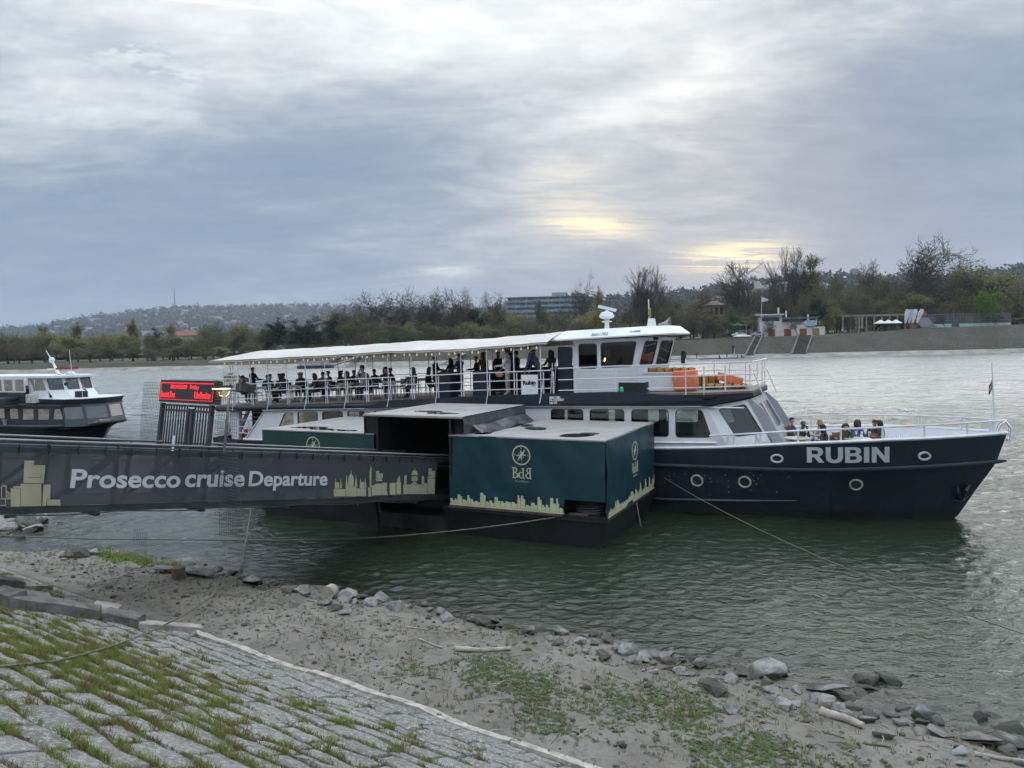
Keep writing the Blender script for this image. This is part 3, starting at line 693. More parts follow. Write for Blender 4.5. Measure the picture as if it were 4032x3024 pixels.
while x < 4180:
    tree(x, r_.uniform(1150, 1200), r_.uniform(250, 258), r_.choice(['brown', 'olive', 'brown', 'brown']), r_.uniform(95, 140)); x += r_.uniform(44, 62)
x = 2650
while x < 4150:
    if not 2990 < x < 3250: tree(x, r_.uniform(1205, 1250), r_.uniform(243, 249), r_.choice(['brown', 'pink', 'brown', 'olive']), r_.uniform(70, 100))
    x += r_.uniform(60, 90)
for x, y in [(3047, 1262), (3140, 1250), (3340, 1245), (3720, 1240)]: tree(x, y, 236, 'bare', 60, None)

# ---------------------------------------------------------------- houses on the hills
WALLS = [mat('pale house wall', (.40, .385, .36), .9, var=.08, vs=.1), mat('cream house wall', (.36, .33, .28), .9, var=.08, vs=.1), mat('white house wall', (.48, .48, .47), .9, var=.06, vs=.1)]
ROOFS = [mat('brown roof', (.16, .095, .065), .9, var=.1, vs=.2), mat('grey roof', (.20, .19, .18), .9, var=.1, vs=.2), mat('red roof', (.22, .09, .06), .9, var=.1, vs=.2)]
def house_mesh(w, d, h, hip, wi, ri):
    mb = MB(); mb.box(-w/2, w/2, -d/2, d/2, -6, h); mb.cur = 1; rh = h*.42; o = .5
    a = w/2-d*.35 if hip else w/2+o
    mb.add([(-w/2-o, -d/2-o, h+.02), (w/2+o, -d/2-o, h+.02), (w/2+o, d/2+o, h+.02), (-w/2-o, d/2+o, h+.02), (-a, 0, h+rh), (a, 0, h+rh)], [(0, 1, 5, 4), (1, 2, 5), (2, 3, 4, 5), (3, 0, 4), (3, 2, 1, 0)])
    mb.cur = 2
    for k in range(int(w/4)):
        for f in range(max(1, int(h/3.2))):
            x0 = -w/2+1.6+k*3.9; mb.box(x0, x0+1.5, -d/2-.06, -d/2+.1, 1+f*3.1, 2.5+f*3.1)
    return mb.mesh('house', [WALLS[wi], ROOFS[ri], mat('dark house window', (.05, .06, .07), .3)])
HM = [house_mesh(w, d, h, hip, i % 3, j) for i, (w, d, h, hip, j) in enumerate([(14, 10, 7, 1, 0), (18, 11, 9, 0, 1), (11, 9, 6, 0, 2), (24, 12, 11, 1, 1), (16, 12, 12, 1, 0), (30, 12, 9, 0, 1)])]
rh = random.Random(9)
def hill_house(px, dist, k, lab, grp):
    p = hill_pt(px, dist); o = tag(link('hill_house', HM[k]), lab, 'house', grp); o.location = p; o.rotation_euler = (0, 0, rh.uniform(-.5, .5)-math.atan2(p[0], p[1])); s = rh.uniform(.8, 1.2); o.scale = (s, s, s)
for i in range(120):
    px = rh.triangular(-60, 1500, 780); t = rh.betavariate(2.2, 1.7); hill_house(px, lerp(1900, 3330, t), rh.randrange(6), 'pale house on the left hill, '+next(t for x, t in ((250, 'at its low left foot'), (480, 'left of the third poplar spire'), (680, 'just left of the television mast'), (880, 'just right of the television mast'), (1080, 'on its broad middle'), (1290, 'above the dark pines'), (9999, 'at its right end above the bare trees')) if px < x)+(', high up' if t > .62 else ', lower down'), 'houses on the far left hill')
for i in range(26):
    px = rh.choice([rh.uniform(2560, 2860), rh.uniform(2850, 3420), rh.uniform(2880, 3100)]); hill_house(px, lerp(700, 1290, rh.random()**.6), rh.randrange(5), 'house among bare trees on the right hill '+next(t for x, t in ((2700, 'right of the wheelhouse pair'), (2880, 'above the yellow villa'), (3000, 'behind the flagpole tree'), (3130, 'behind the tall bare pair'), (9999, 'right of the olive poplar')) if px < x), 'houses on the right hill')
hv = tag(link('hilltop_villa', HM[4]), 'lone villa with a dark roof on the crest of the right hill', 'house'); hv.location = hill_pt(3363, 1340)+np.array([0, 0, 4]); hv.rotation_euler = (0, 0, -.4); hv.scale = (.9, .9, .8)

# television mast with its block building on the left hill
STEEL = mat('grey painted steel', (.30, .32, .34), .6, metal=.2, var=.1)
base = gy(689, 1216, 3390); tv = thing('television_mast', 'thin red and white television mast on the left hilltop', 'mast', base)
hm = gy(689, 1136, 3390)[2]-base[2]
part('mast', MB().tube([(0, 0, 0), (0, 0, hm*.5), (0, 0, hm)], [3.2, 2.4, 1.4], 6), mat('dark mast steel', (.12, .13, .14), .7), tv)
part('block', MB().box(-14, 9, -8, 8, -8, 14).box(-11, 6, -7, 7, 14, 24), WALLS[0], tv)
b2 = gy(1000, 1210, 3390)
for k, (x, h) in enumerate([(586, 26), (1312, 30)]):
    p = gy(x, interp(x, SKX, SKY_)+4, 3390); a = thing('antenna_mast', ['short antenna mast left of the television mast', 'short antenna mast on the right end of the far hill'][k], 'mast', p); part('mast', MB().tube([(0, 0, -5), (0, 0, h)], .9, 5), STEEL, a)

# terraced hotel behind the trees
hp = gy(2140, 1236, 470); hotel = thing('terraced_hotel', 'long terraced hotel with blue glass balconies behind the bare trees', 'hotel', (hp[0], 470, 0), rad(-9))
HW = mat('hotel concrete', (.30, .31, .32), .8, var=.15, vs=.2); HG = mat('hotel glass', (.13, .19, .25), .15, var=.3, vs=.3, spec=.8); HB = mat('balcony glass', (.24, .33, .40), .2, var=.2, vs=.3)
ht = gy(2140, 1166, 470)[2]; FH = 3.1
part('core', MB().box(-22, 23, 0, 14, 0, ht-.5), HG, hotel); part('penthouse', MB().box(5, 13, 2, 12, ht-.5, ht+2.2), HW, hotel)
for k in range(7):
    z = ht-FH*(k+1); x0, x1 = -24+abs(k-1)*.4, 24-k*.5
    part('floor_slab', MB().box(x0, x1, -1.6, 14.4, z+FH-.55, z+FH-.15), HW, hotel)
    for j in range(14):
        a = lerp(x0, x1, j/14); b = part('balcony_panel', MB().box(a+.1, a+(x1-x0)/14-.1, -1.7, -1.62, z-.15, z+.95), HB, hotel)
    for j in range(8): part('pier', MB().box(lerp(x0, x1, j/7)-.15, lerp(x0, x1, j/7)+.15, -1.5, 0, z, z+FH-.56), HW, hotel)

# ---------------------------------------------------------------- buildings along the far bank, right
def at(px, py, Y): p = gy(px, py, Y); return p
WHITE = mat('white render', (.62, .62, .60), .8, var=.06, vs=.5, dirt=.25, dirt_rgb=(.35, .33, .3))
DOORB = mat('brown garage door', (.27, .075, .028), .6, var=.15, vs=1); DOORY = mat('ochre door', (.30, .19, .06), .6, var=.15, vs=1)
DGL = mat('dark far window', (.035, .04, .045), .15, var=.2); GRYM = mat('far grey metal', (.22, .23, .24), .6, var=.1)
CLY = BANKY+4.3+1.55*5+4
cb = at(3115, 1325, CLY); zc = float(ztop(92))+.05; X0 = at(2993, 1300, CLY)[0]; X1 = at(3250, 1300, CLY)[0]
club = thing('clubhouse', 'white two storey boat clubhouse with brown garage doors on the far bank', 'building', (X0, CLY, zc)); CW = X1-X0
part('ground_floor', MB().box(0, CW*.72, 0, 9, -.5, 3.3).box(CW*.72, CW, .4, 8, -.5, 2.7), WHITE, club)
uf = part('upper_floor', MB().box(0, CW*.34, .3, 8, 3.3, 6.5).box(CW*.34, CW*.92, 2.5, 8, 3.3, 5.6), WHITE, club)
part('roof_slab', MB().box(-.6, CW*.36, -.6, 8.4, 6.5, 6.9), WHITE, club)
part('ribbon_window', MB().box(.3, CW*.30, .22, .34, 4.7, 5.9), DGL, uf); part('ribbon_window', MB().box(CW*.36, CW*.9, 2.42, 2.54, 4.2, 5.3), DGL, uf)
part('awning_roof', MB().box(CW*.34, CW*.93, .8, 8.2, 5.62, 5.85), mat('green grey roofing', (.16, .20, .19), .8), club)
for f, mm in ((.175, DOORB), (.42, DOORB), (.66, DOORB), (.86, DOORY)):
    d = part('garage_door', MB().box(CW*f-1.1, CW*f+1.1, -.08 if f < .7 else .32, .1 if f < .7 else .5, 0, 2.2), mm, club)
for k in range(12): part('terrace_post', MB().box(CW*(.05+.078*k)-.04, CW*(.05+.078*k)+.04, -.05, .03, 3.3, 4.25), WHITE, club)
part('terrace_rail', MB().box(0, CW*.92, -.06, .02, 4.25, 4.33), WHITE, club)
for f in (.35, .47): part('chimney_pipe', MB().tube([(CW*f, 4, 5.5), (CW*f, 4, 9.0-(f > .4))], .28, 8), WHITE, club)
sg = part('sign_board', MB().box(CW*.68, CW*.84, -.2, -.1, 2.9, 4.7), mat('blue white sign', (.40, .48, .60), .6, var=.25, vs=1.2), club)
um = thing('closed_parasol', 'closed white parasol on the clubhouse terrace', 'parasol', (X0+CW*.755, CLY+1.2, zc+3.3)); part('canvas', MB().lathe([(.04, .6), (.22, .9), (.34, 1.6), (.24, 2.8), (.05, 3.5)], 8), WHITE, um); part('pole', MB().tube([(0, 0, 0), (0, 0, 3.6)], .05, 5), GRYM, um)
# flagpole
fp = at(2999, 1324, CLY-3); fl = thing('flagpole', 'tall white flagpole with a pale flag on the far bank', 'flagpole', (fp[0], CLY-3, zc)); hh = at(2999, 1168, CLY-3)[2]-zc
part('pole', MB().tube([(0, 0, -.2), (0, 0, hh)], [.12, .07], 6), WHITE, fl)
part('flag', MB().loft([[(.1+.5*k, .18*math.sin(k*1.7), hh-.1-.18*k), (.1+.5*k, .18*math.sin(k*1.7+.4), hh-1.6+.08*k)] for k in range(5)], False, False), WHITE, fl)
# cafe terrace with parasols left of the clubhouse, two cars
def at_bank(px, dy): X = at(px, 1320, CLY)[0]; return X
cf = thing('cafe_terrace', 'small open cafe terrace with white canopies left of the clubhouse', 'terrace', (at_bank(2925, 0), CLY+3, zc))
part('deck', MB().box(-4, 4, 0, 5, .1, 1.0), DGL, cf); part('rail', MB().box(-4, 4, -.05, .05, 2.0, 2.1).box(-4, 4, -.05, .05, 1.5, 1.56), WHITE, cf)
for k in range(5): part('post', MB().box(-4+2*k-.06, -4+2*k+.06, -.04, .08, 0, 3.7), WHITE, cf)
for k in range(3): part('canopy', MB().lathe([(1.5, 3.6), (1.45, 3.75), (.1, 4.6)], 4, (-2.6+2.5*k, 1.6, 0)), WHITE, cf)
def far_car(px, lab, col):
    o = thing('parked_car', lab, 'car', (at_bank(px, 0), CLY-1.2, zc+.05), 0, 'cars parked by the clubhouse')
    bd = MB(); prof = [(-2.1, .35), (-2.15, .75), (-1.9, .95), (-1.2, 1.0), (-.6, 1.42), (.7, 1.45), (1.5, 1.02), (2.05, .9), (2.1, .4)]
    bd.prism(prof, lambda p, q, t: (p, t, q), -.85, .85); part('body', bd, col, o)
    part('side_window', MB().prism([(-.95, 1.02), (-.5, 1.36), (.6, 1.38), (1.2, 1.04)], lambda p, q, t: (p, t, q), -.87, -.84), DGL, o)
    for sx in (-1.3, 1.3):
        for sy in (-.8, .8): part('wheel', MB().prism([(.32*math.cos(a*PI/5), .32*math.sin(a*PI/5)) for a in range(10)], lambda p, q, t: (sx+p, sy+t, .32+q), -.1, .1), DGL, o)
far_car(2905, 'low white car parked left of the clubhouse', WHITE); far_car(2978, 'pale silver car parked at the corner of the clubhouse', mat('silver car', (.42, .44, .45), .3, metal=.3))
bo = thing('upturned_boat', 'white upturned dinghy lying before the parked car', 'boat', (at_bank(2912, 0), CLY-3.2, zc+.05)); part('hull', MB().loft([[(x, w*math.cos(a), .55*math.sin(a)*(w/.7)) for a in np.linspace(0, PI, 7)] for x, w in ((-3, .05), (-2, .55), (0, .75), (2, .6), (3, .1))], False, False), WHITE, bo)
# villa with hipped roof behind
vp = at(2822, 1232, 262); vl = thing('villa', 'yellow stone villa with a brown hipped roof behind the trees', 'house', (vp[0], 262, lawn_z(vp[0])))
vz = vp[2]-lawn_z(vp[0]); vt = at(2822, 1186, 262)[2]-lawn_z(vp[0])
part('wall', MB().box(-3, 3, 0, 6, 0, vt-1.4), mat('villa stone', (.36, .30, .20), .9, var=.15, vs=.6), vl); part('roof', MB().add([(-3.6, -.6, vt-1.4), (3.6, -.6, vt-1.4), (3.6, 6.6, vt-1.4), (-3.6, 6.6, vt-1.4), (-.8, 3, vt+.3), (.8, 3, vt+.3)], [(0, 1, 5, 4), (1, 2, 5), (2, 3, 4, 5), (3, 0, 4), (3, 2, 1, 0)]), ROOFS[0], vl)
for k in range(3): part('window', MB().box(-2.3+1.7*k, -1.3+1.7*k, -.06, .1, vt-4.4, vt-2.2), DGL, vl)
# pergola restaurant
PY = CLY+2
pg = thing('pergola', 'long timber pergola of a riverside restaurant right of the clubhouse', 'pergola', (at_bank(3330, 0), PY, lawn_z(112))); PW = at(3575, 1300, PY)[0]-at(3330, 1300, PY)[0]
TB = mat('weathered timber', (.27, .23, .19), .9, var=.2, vs=1)
part('roof_frame', MB().box(0, PW, -.2, .1, 5.0, 5.4).box(0, PW, 3.9, 4.2, 5.0, 5.4), TB, pg)
for k in range(9): part('post', MB().box(PW*k/8-.15, PW*k/8+.15, -.15, .15, -.3, 5.0), TB, pg); part('rafter', MB().box(PW*k/8-.08, PW*k/8+.08, -.6, 4.6, 5.42, 5.6), TB, pg)
for k in range(3): part('curtain', MB().lathe([(.35, 1.2), (.25, 2.6), (.4, 4.9)], 7, (PW*(.22+.05*k), .5, 0)), mat('beige curtain', (.42, .38, .32), .9), pg)
for k, (px, w) in enumerate(((3470, 2.2), (3500, 2.0), (3530, 2.0))):
    u = thing('open_parasol', ['leftmost', 'middle', 'rightmost'][k]+' open cream parasol before the pergola', 'parasol', (at_bank(px, 0), PY-1.5, lawn_z(118))); part('canvas', MB().lathe([(w, 2.3), (w*.95, 2.45), (.05, 3.5)], 8), WHITE, u); part('pole', MB().tube([(0, 0, 0), (0, 0, 3.5)], .05, 5), GRYM, u)
for k, (px, lean) in enumerate(((3572, .25), (3586, .32), (3600, .36), (3618, .55))):
    u = thing('folded_sail', ['leftmost white folded sail shade', 'second folded sail shade with a violet tint', 'third white folded sail shade', 'rightmost white folded sail shade, leaning most'][k]+' by the pergola end', 'sail shade', (at_bank(px, 0), PY-1, lawn_z(128)+1.8)); part('cloth', MB().loft([[(-.25, 0, 0), (.25, 0, 0), (.25, .2, 0), (-.25, .2, 0)], [(lean*2-.7, 0, 3.2), (lean*2+.7, 0, 3.0), (lean*2+.7, .3, 3.0), (lean*2-.7, .3, 3.2)], [(lean*3-.5, .1, 4.4), (lean*3+.55, .1, 4.1), (lean*3+.55, .2, 4.1), (lean*3-.5, .2, 4.4)]]), mat('violet cloth', (.45, .46, .68), .8) if k == 1 else WHITE, u)
rb = thing('orange_kiosk', 'orange painted kiosk with a flat roof above the sports court', 'kiosk', (at_bank(3630, 0), PY+4, lawn_z(131)), 0); part('wall', MB().box(-1.0, 4.6, 0, 3, 0, 5.2), mat('orange paint', (.52, .13, .03), .7, var=.35, vs=.7), rb); part('window', MB().box(2, 3, -.06, .1, 4.2, 4.9), WHITE, rb); part('window', MB().box(.2, 1.0, -.06, .1, 3.9, 4.7), DGL, rb)
# sports court with sloping grandstand and fence
ct = thing('sports_fence', 'grey mesh fence of a sports court with turquoise banners', 'fence', (at_bank(3650, 0), PY+1, lawn_z(138)-.1)); FW = at(4000, 1300, PY)[0]-at(3650, 1300, PY)[0]
MESHM = mat('dull mesh netting', (.10, .095, .10), .9, var=.2, vs=.5); TURQ = mat('turquoise banner', (.22, .45, .45), .7, var=.35, vs=.6, rgb2=(.45, .55, .56))
part('netting', MB().box(0, FW, .05, .09, .2, 3.9), MESHM, ct)
for k in range(15): part('post', MB().tube([(FW*k/14, 0, -.5), (FW*k/14, 0, 4.2+(1.6 if k in (5, 9) else 0))], .07, 5), GRYM, ct)
for z in (2.2, 4.15): part('rail', MB().tube([(0, 0, z), (FW, 0, z)], .06, 4), GRYM, ct)
for k in range(12):
    if k not in (4,): part('banner', MB().box(FW*k/12+.05, FW*(k+1)/12-.05, -.16, -.12, -.1, 1.15), TURQ, ct)
gs = thing('grandstand', 'grey ribbed sloping shed at the left end of the sports court', 'shed', (at_bank(3612, 0), PY, lawn_z(132)))
part('slope_roof', MB().add([(0, 0, 3.4), (4.2, 0, 3.2), (6.4, -1.2, .3), (1.8, -1.2, .2), (0, 2, 3.4), (4.2, 2, 3.2)], [(0, 1, 2, 3), (0, 4, 5, 1)]), GRYM, gs)
for k in range(9): part('rib', MB().bar((k*.53, -.05, 3.46-.02*k), (1.8+k*.57, -1.25, .28), .1, .1), mat('light rib', (.34, .35, .36), .6), gs)
part('frame', MB().box(-.15, .1, -.1, 2, -.4, 3.5).bar((0, 0, .1), (1.4, -.9, 1.2), .12, .12), GRYM, gs)
# bank stairs
STR = mat('stair concrete', (.10, .095, .09), .95, var=.2, vs=.5); STE = mat('stair edge', (.19, .18, .165), .95, var=.2, vs=.8)
for k, (a, b, lab) in enumerate((((2952, 1402), (2990, 1328), 'narrow flight of stairs down the stone bank by the clubhouse'), ((3145, 1403), (3177, 1325), 'wide ramped stairs down the stone bank below the clubhouse'))):
    pb = gy(a[0], a[1], BANKY+3.4); ptp = gy(b[0], b[1], CLY-4.5); W = 1.8 if k == 0 else 3.8
    z1 = lawn_z(ptp[0]); y0 = BANKY+3.6; y1 = BANKY+4.3+1.55*(z1-1.2)
    st = thing('bank_stairs', lab, 'stairs', (pb[0], y0, .9)); n = 18; dx = ptp[0]-pb[0]; dz = z1-.9; dy = y1-y0
    for j in range(n):
        t = j/n; part('step', MB().box(dx*t-W/2, dx*t+W/2, dy*t-.35, dy*(t+1/n)+.4, dz*t-.3, dz*(t+1/n)+.12), STR, st)
    for sx in (-1, 1): part('side_kerb', MB().bar((sx*(W/2+.2), -.3, .2), (dx+sx*(W/2+.2), dy, dz+.35), .35, .5), STE, st)
# kiosk and park bits, left bank
kp = gy(600, 1417, 240); kk = thing('park_kiosk', 'small pale square hut on the left far lawn', 'hut', (kp[0], 240, lawn_z(kp[0]))); part('wall', MB().box(-1.2, 1.2, 0, 2.2, 0, 2.2), WALLS[0], kk); part('door', MB().box(-.1, .7, -.06, .1, 0, 1.8), mat('hut door', (.2, .19, .18), .8), kk); part('roof', MB().box(-1.35, 1.35, -.15, 2.35, 2.2, 2.4), GRYM, kk)
red = gy(745, 1318, 420); rr_ = thing('red_roof_hall', 'low hall with a red brown roof between the left trees', 'building', (red[0], 420, 0)); zr = gy(745, 1310, 420)[2]; part('wall', MB().box(-8, 8, 0, 10, 0, zr-1.5), WALLS[1], rr_); part('roof', MB().prism([(-.6, zr-1.5), (5, zr+1.2), (10.6, zr-1.5)], lambda p, q, t: (t, p, q), -9, 9), ROOFS[2], rr_)
# landing barge moored at the far bank
lp = gy(1243, 1452, 214); lb = thing('far_landing_stage', 'dark landing barge with a white railing moored at the far bank', 'pontoon', (lp[0], 214, 0), rad(1)); LW = 133*214/F
part('hull', MB().loft([[(-LW/2*k, y, z) for y, z in ((-1.6, -.3), (1.6, -.3), (1.8, .85), (-1.8, .85))] for k in (1, .97, -.97, -1)]), mat('dark barge', (.05, .05, .052), .6), lb)
part('rail', MB().box(-LW/2+.2, LW/2-.5, -1.7, -1.64, 1.85, 1.95).box(-LW/2+.2, LW/2-.5, -1.7, -1.64, 1.3, 1.38), WHITE, lb)
for k in range(10): part('rail_panel', MB().box(lerp(-LW/2+.3, LW/2-.6, k/10), lerp(-LW/2+.3, LW/2-.6, (k+.85)/10), -1.69, -1.65, .95, 1.8), mat('pale slatted panel', (.38, .42, .46), .7, var=.3, vs=3), lb)
def far_walk(p0, p1, lab):
    a, c = gy(*p0), gy(*p1); o = thing('far_gangway', lab, 'gangway'); a, c = Vector(a), Vector(c); up = Vector((0, 0, 1.0))
    part('deck', MB().bar(a, c, 1.2, .25), STE, o); part('rail', MB().bar(a+up, c+up, .1, .1), STE, o)
far_walk((1300, 1443, 214), (1425, 1400, 229), 'pale sloping gangway from the far landing barge'); far_walk((1700, 1452, 215), (1830, 1392, 229), 'pale strut of a far landing seen under the canopy'); far_walk((1255, 1425, 222), (1350, 1405, 229), 'bluish gangway behind the far landing barge')
# rowing shell with crew
rp = gy(2860, 1418, 216); rs = thing('rowing_boat', 'long dark rowing shell lying along the far shore', 'rowing boat', (rp[0], 215, 0), rad(1)); RW = 235*215/F
part('hull', MB().loft([[(RW/2*k, w*math.cos(a), .32-.5*math.sin(a)*min(1, w*3)) for a in np.linspace(0, PI, 6)] for k, w in ((-1, .03), (-.8, .25), (0, .4), (.8, .25), (1, .03))], False, False), mat('dark shell', (.05, .045, .045), .4), rs)
for k in range(4): part('oar', MB().bar((RW*(-.1+.16*k), 0, .4), (RW*(.04+.16*k), -2.4, .25), .05, .05), STE, rs)
ja = thing('shore_jetty', 'thin dark jetty with a post on the far shore', 'jetty', (rp[0]-6, 219, 0)); part('deck', MB().box(-14, 12, -.5, .5, .25, .4), DGL, ja); part('post', MB().box(9, 9.25, -.1, .1, 0, 3.2), WHITE, ja); part('signal', MB().box(8.5, 9.1, -.1, .1, 1.9, 3.9), DGL, ja)
# ---------------------------------------------------------------- the passenger boat (local x to the bow, y away from us, z up)
ANG = rad(26); BO = Vector((14.3708, 24.5241, 0))
BU = np.array([math.cos(ANG), -math.sin(ANG), 0]); BV = np.array([math.sin(ANG), math.cos(ANG), 0])
ZOOM = {'2': (800, 1250, 2.011), '3': (1700, 1250, 2.1067), '4': (2550, 1150, 1.4926), 'b4': (2950, 1550, 3.16), 'b5': (2050, 1200, 3.16), '5': (980, 1550, 1.286)}
def bside(k, x, y, yl):      # boat-local (x, z) of a sighted point lying on the lengthwise plane y = yl
    a, b, s = ZOOM[k]; d = ray(a+x/s, b+y/s); t = (yl-(C0-np.array(BO))@BV)/(d@BV); p = C0+d*t-np.array(BO); return float(p@BU), float(p[2])
rubin = thing('passenger_boat', 'navy and white passenger boat RUBIN moored behind the green pontoon', 'boat', BO, -ANG)
NAVY = mat('navy hull paint', (.016, .027, .047), .38, var=.18, vs=.8, bump=.12, bs=2.2, dirt=.25, dirt_rgb=(.045, .055, .065), coat=.15)
def hull_paint():
    m = bpy.data.materials.new('worn navy hull'); m.use_nodes = True; g = NT(m.node_tree); tc = g.n('ShaderNodeTexCoord').outputs['Object']; sep = g.n('ShaderNodeSeparateXYZ'); g.put(sep.inputs[0], tc)
    n1 = g.noise(tc, .7, 5, .6); st = g.noise(g.mapping(tc, (5, 5, .5)), 1.0, 6, .7); fine = g.noise(tc, 22, 6, .7)
    col = g.mix(g.rng(n1, .3, .7), (.011, .019, .033), (.008, .014, .025)); col = g.mix(g.math('MULTIPLY', g.rng(st, .50, .72), .45), col, (.028, .036, .046))
    col = g.mix(g.math('MULTIPLY', g.rng(fine, .66, .74), .5), col, (.10, .105, .11))
    wl = g.rng(g.math('ADD', sep.outputs[2], g.math('MULTIPLY', st, .22)), .36, .12); col = g.mix(g.math('MULTIPLY', wl, .8), col, (.040, .042, .030))
    b = g.n('ShaderNodeBsdfPrincipled'); g.put(b.inputs['Base Color'], col); g.put(b.inputs['Roughness'], g.math('ADD', .30, g.math('MULTIPLY', st, .3)))
    wx = g.n('ShaderNodeTexWave', wave_type='BANDS', bands_direction='X'); g.put(wx.inputs['Vector'], tc); wx.inputs['Scale'].default_value = .13; wx.inputs['Distortion'].default_value = 0
    weld = g.rng(wx.outputs['Fac'], .985, 1.0); dent = g.noise(g.mapping(tc, (1, 1, 1.4)), 1.3, 3, .5)
    bp = g.n('ShaderNodeBump'); bp.inputs['Strength'].default_value = .55; bp.inputs['Distance'].default_value = .05; g.put(bp.inputs['Height'], g.math('ADD', g.math('MULTIPLY', weld, .15), dent)); g.put(b.inputs['Normal'], bp.outputs[0])
    g.put(g.n('ShaderNodeOutputMaterial').inputs[0], b.outputs[0]); return m
NAVY = hull_paint()
NAVY2 = mat('navy band paint', (.014, .022, .035), .45, var=.15, vs=.8, dirt=.25, dirt_rgb=(.05, .055, .06))
BWHITE = mat('boat white paint', (.74, .76, .79), .38, var=.05, vs=.7, bump=.06, bs=3, dirt=.22, dirt_rgb=(.42, .40, .36))
BGREY = mat('light grey paint and front shade', (.36, .38, .40), .5, var=.08, vs=.8, dirt=.2, dirt_rgb=(.22, .2, .18))
RAILW = mat('white rail paint', (.72, .74, .77), .4, var=.06, vs=3, dirt=.2, dirt_rgb=(.4, .36, .3))
DECKM = mat('wooden deck boards', (.20, .17, .14), .75, var=.25, vs=2, vscale3=(.3, 6, 1), bump=.3, bs=12)
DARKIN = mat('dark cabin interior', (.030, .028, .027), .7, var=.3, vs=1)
BLACK = mat('black paint', (.012, .012, .013), .5, var=.2, vs=2)
GASK = mat('window gasket', (.015, .015, .016), .6)
PANE = glass_mat('cabin pane', (.82, .86, .86), .05); PANED = glass_mat('tinted pane', (.30, .33, .34), .05); PANEG = glass_mat('grey screen pane', (.55, .57, .58), .10, .25)
SALMON = mat('orange raft cover', (.74, .20, .10), .7, var=.12, vs=3, bump=.3, bs=8); TANB = mat('ochre life raft', (.42, .19, .035), .7, var=.25, vs=4, bump=.5, bs=14)
ZK = [-.8, 0, 1.0, 1.85, 2.85]
def hb(x, z):
    xe = interp(z, ZK, [-1.0, 0, .56, 1.08, 1.38]); B = interp(z, ZK, [1.7, 2.32, 2.48, 2.58, 2.65]); L = interp(z, ZK, [11, 9.5, 8.6, 7.6, 6.8])
    d = min(max((xe-x)/L, 0), 1); b = B*(1-(1-d)**2.1)**.92
    if x < -27.5: b *= 1-.22*((-27.5-x)/3.5)**2
    return b
def zg(x): return interp(x, [-31, -20, -9, -7.3, -5.87, -4.6, -2, 1.4], [1.78, 1.98, 2.24, 2.33, 2.46, 2.58, 2.72, 2.82])
def zst(x): return interp(x, [-31, -9, -4, -1.2, 1.4], [1.35, 1.66, 1.72, 1.83, 1.93])
def hull_hit(k, x, y):      # sighted point on the near hull side
    yl = -2.4
    for i in range(14):
        q = bside(k, x, y, yl); yl = lerp(yl, -hb(q[0], q[1]), .7)
    return q[0], yl, q[1]
def hull_mesh(side_only=False, z_hi=None, inset=0.0, z_lo=-.8, x_lo=-31.0, nz=12, nx=90):
    mb = MB(); us = [1-(1-i/nx)**1.7 for i in range(nx+1)]
    for sgn in (-1, 1):
        rows = []
        for j in range(nz+1):
            row = []
            for u in us:
                x = lerp(x_lo, 1.3, u)
                for it in range(3):
                    top = zg(x) if z_hi is None else z_hi(x); bot = z_lo if not callable(z_lo) else z_lo(x)
                    z = lerp(bot, top, j/nz); xe = interp(z, ZK, [-1.0, 0, .56, 1.08, 1.38])-inset*1.5; x = lerp(x_lo, xe, u)
                row.append((x, sgn*max(hb(x, z)-inset, 0), z))
            rows.append(row)
        mb.loft(rows, False, False)
    return mb, us
hm_, _ = hull_mesh()
tr = [(-31, -hb(-31, z), z) for z in np.linspace(-.8, zg(-31), 9)]+[(-31, hb(-31, z), z) for z in np.linspace(zg(-31), -.8, 9)]
hm_.add(tr, [tuple(range(len(tr)))])
hull = part('hull', hm_, NAVY, rubin, smooth=40)
bw, _ = hull_mesh(inset=.07, z_lo=lambda x: min(1.84, zg(x)-.3) if x > -8 else zg(x)-.2, z_hi=lambda x: zg(x)+.0, x_lo=-7.0, nz=3, nx=40)
part('bulwark_inside', bw, BWHITE, rubin, smooth=40)
def along(fn_y, fn_z, x0, x1, n=40): return [(x, fn_y(x), fn_z(x)) for x in (x0+(x1-x0)*(1-(1-i/n)**1.5) for i in range(n+1))]
for sg in (-1, 1):
    part('gunwale_cap', MB().tube(along(lambda x: sg*(hb(x, zg(x))-.02), lambda x: zg(x)+.02, -28.5, 1.37, 60), .055, 6), RAILW, hull)
    part('rubbing_strake', MB().tube(along(lambda x: sg*(hb(x, zst(x))+.03), lambda x: zst(x), -30.8, 1.10, 60)+[(1.36, 0, 1.95)], [.075]*61+[.03], 6), NAVY2, hull, smooth=60)
    part('lower_strake', MB().tube([(-12, sg*(hb(-12, .42)+.02), .42), (-9, sg*(hb(-9, .44)+.02), .44), (-6.5, sg*(hb(-6.5, .55)+.03), .55), (-4.7, sg*(hb(-4.7, .63)+.02), .63)], [.05, .06, .06, .03], 6), NAVY2, hull)
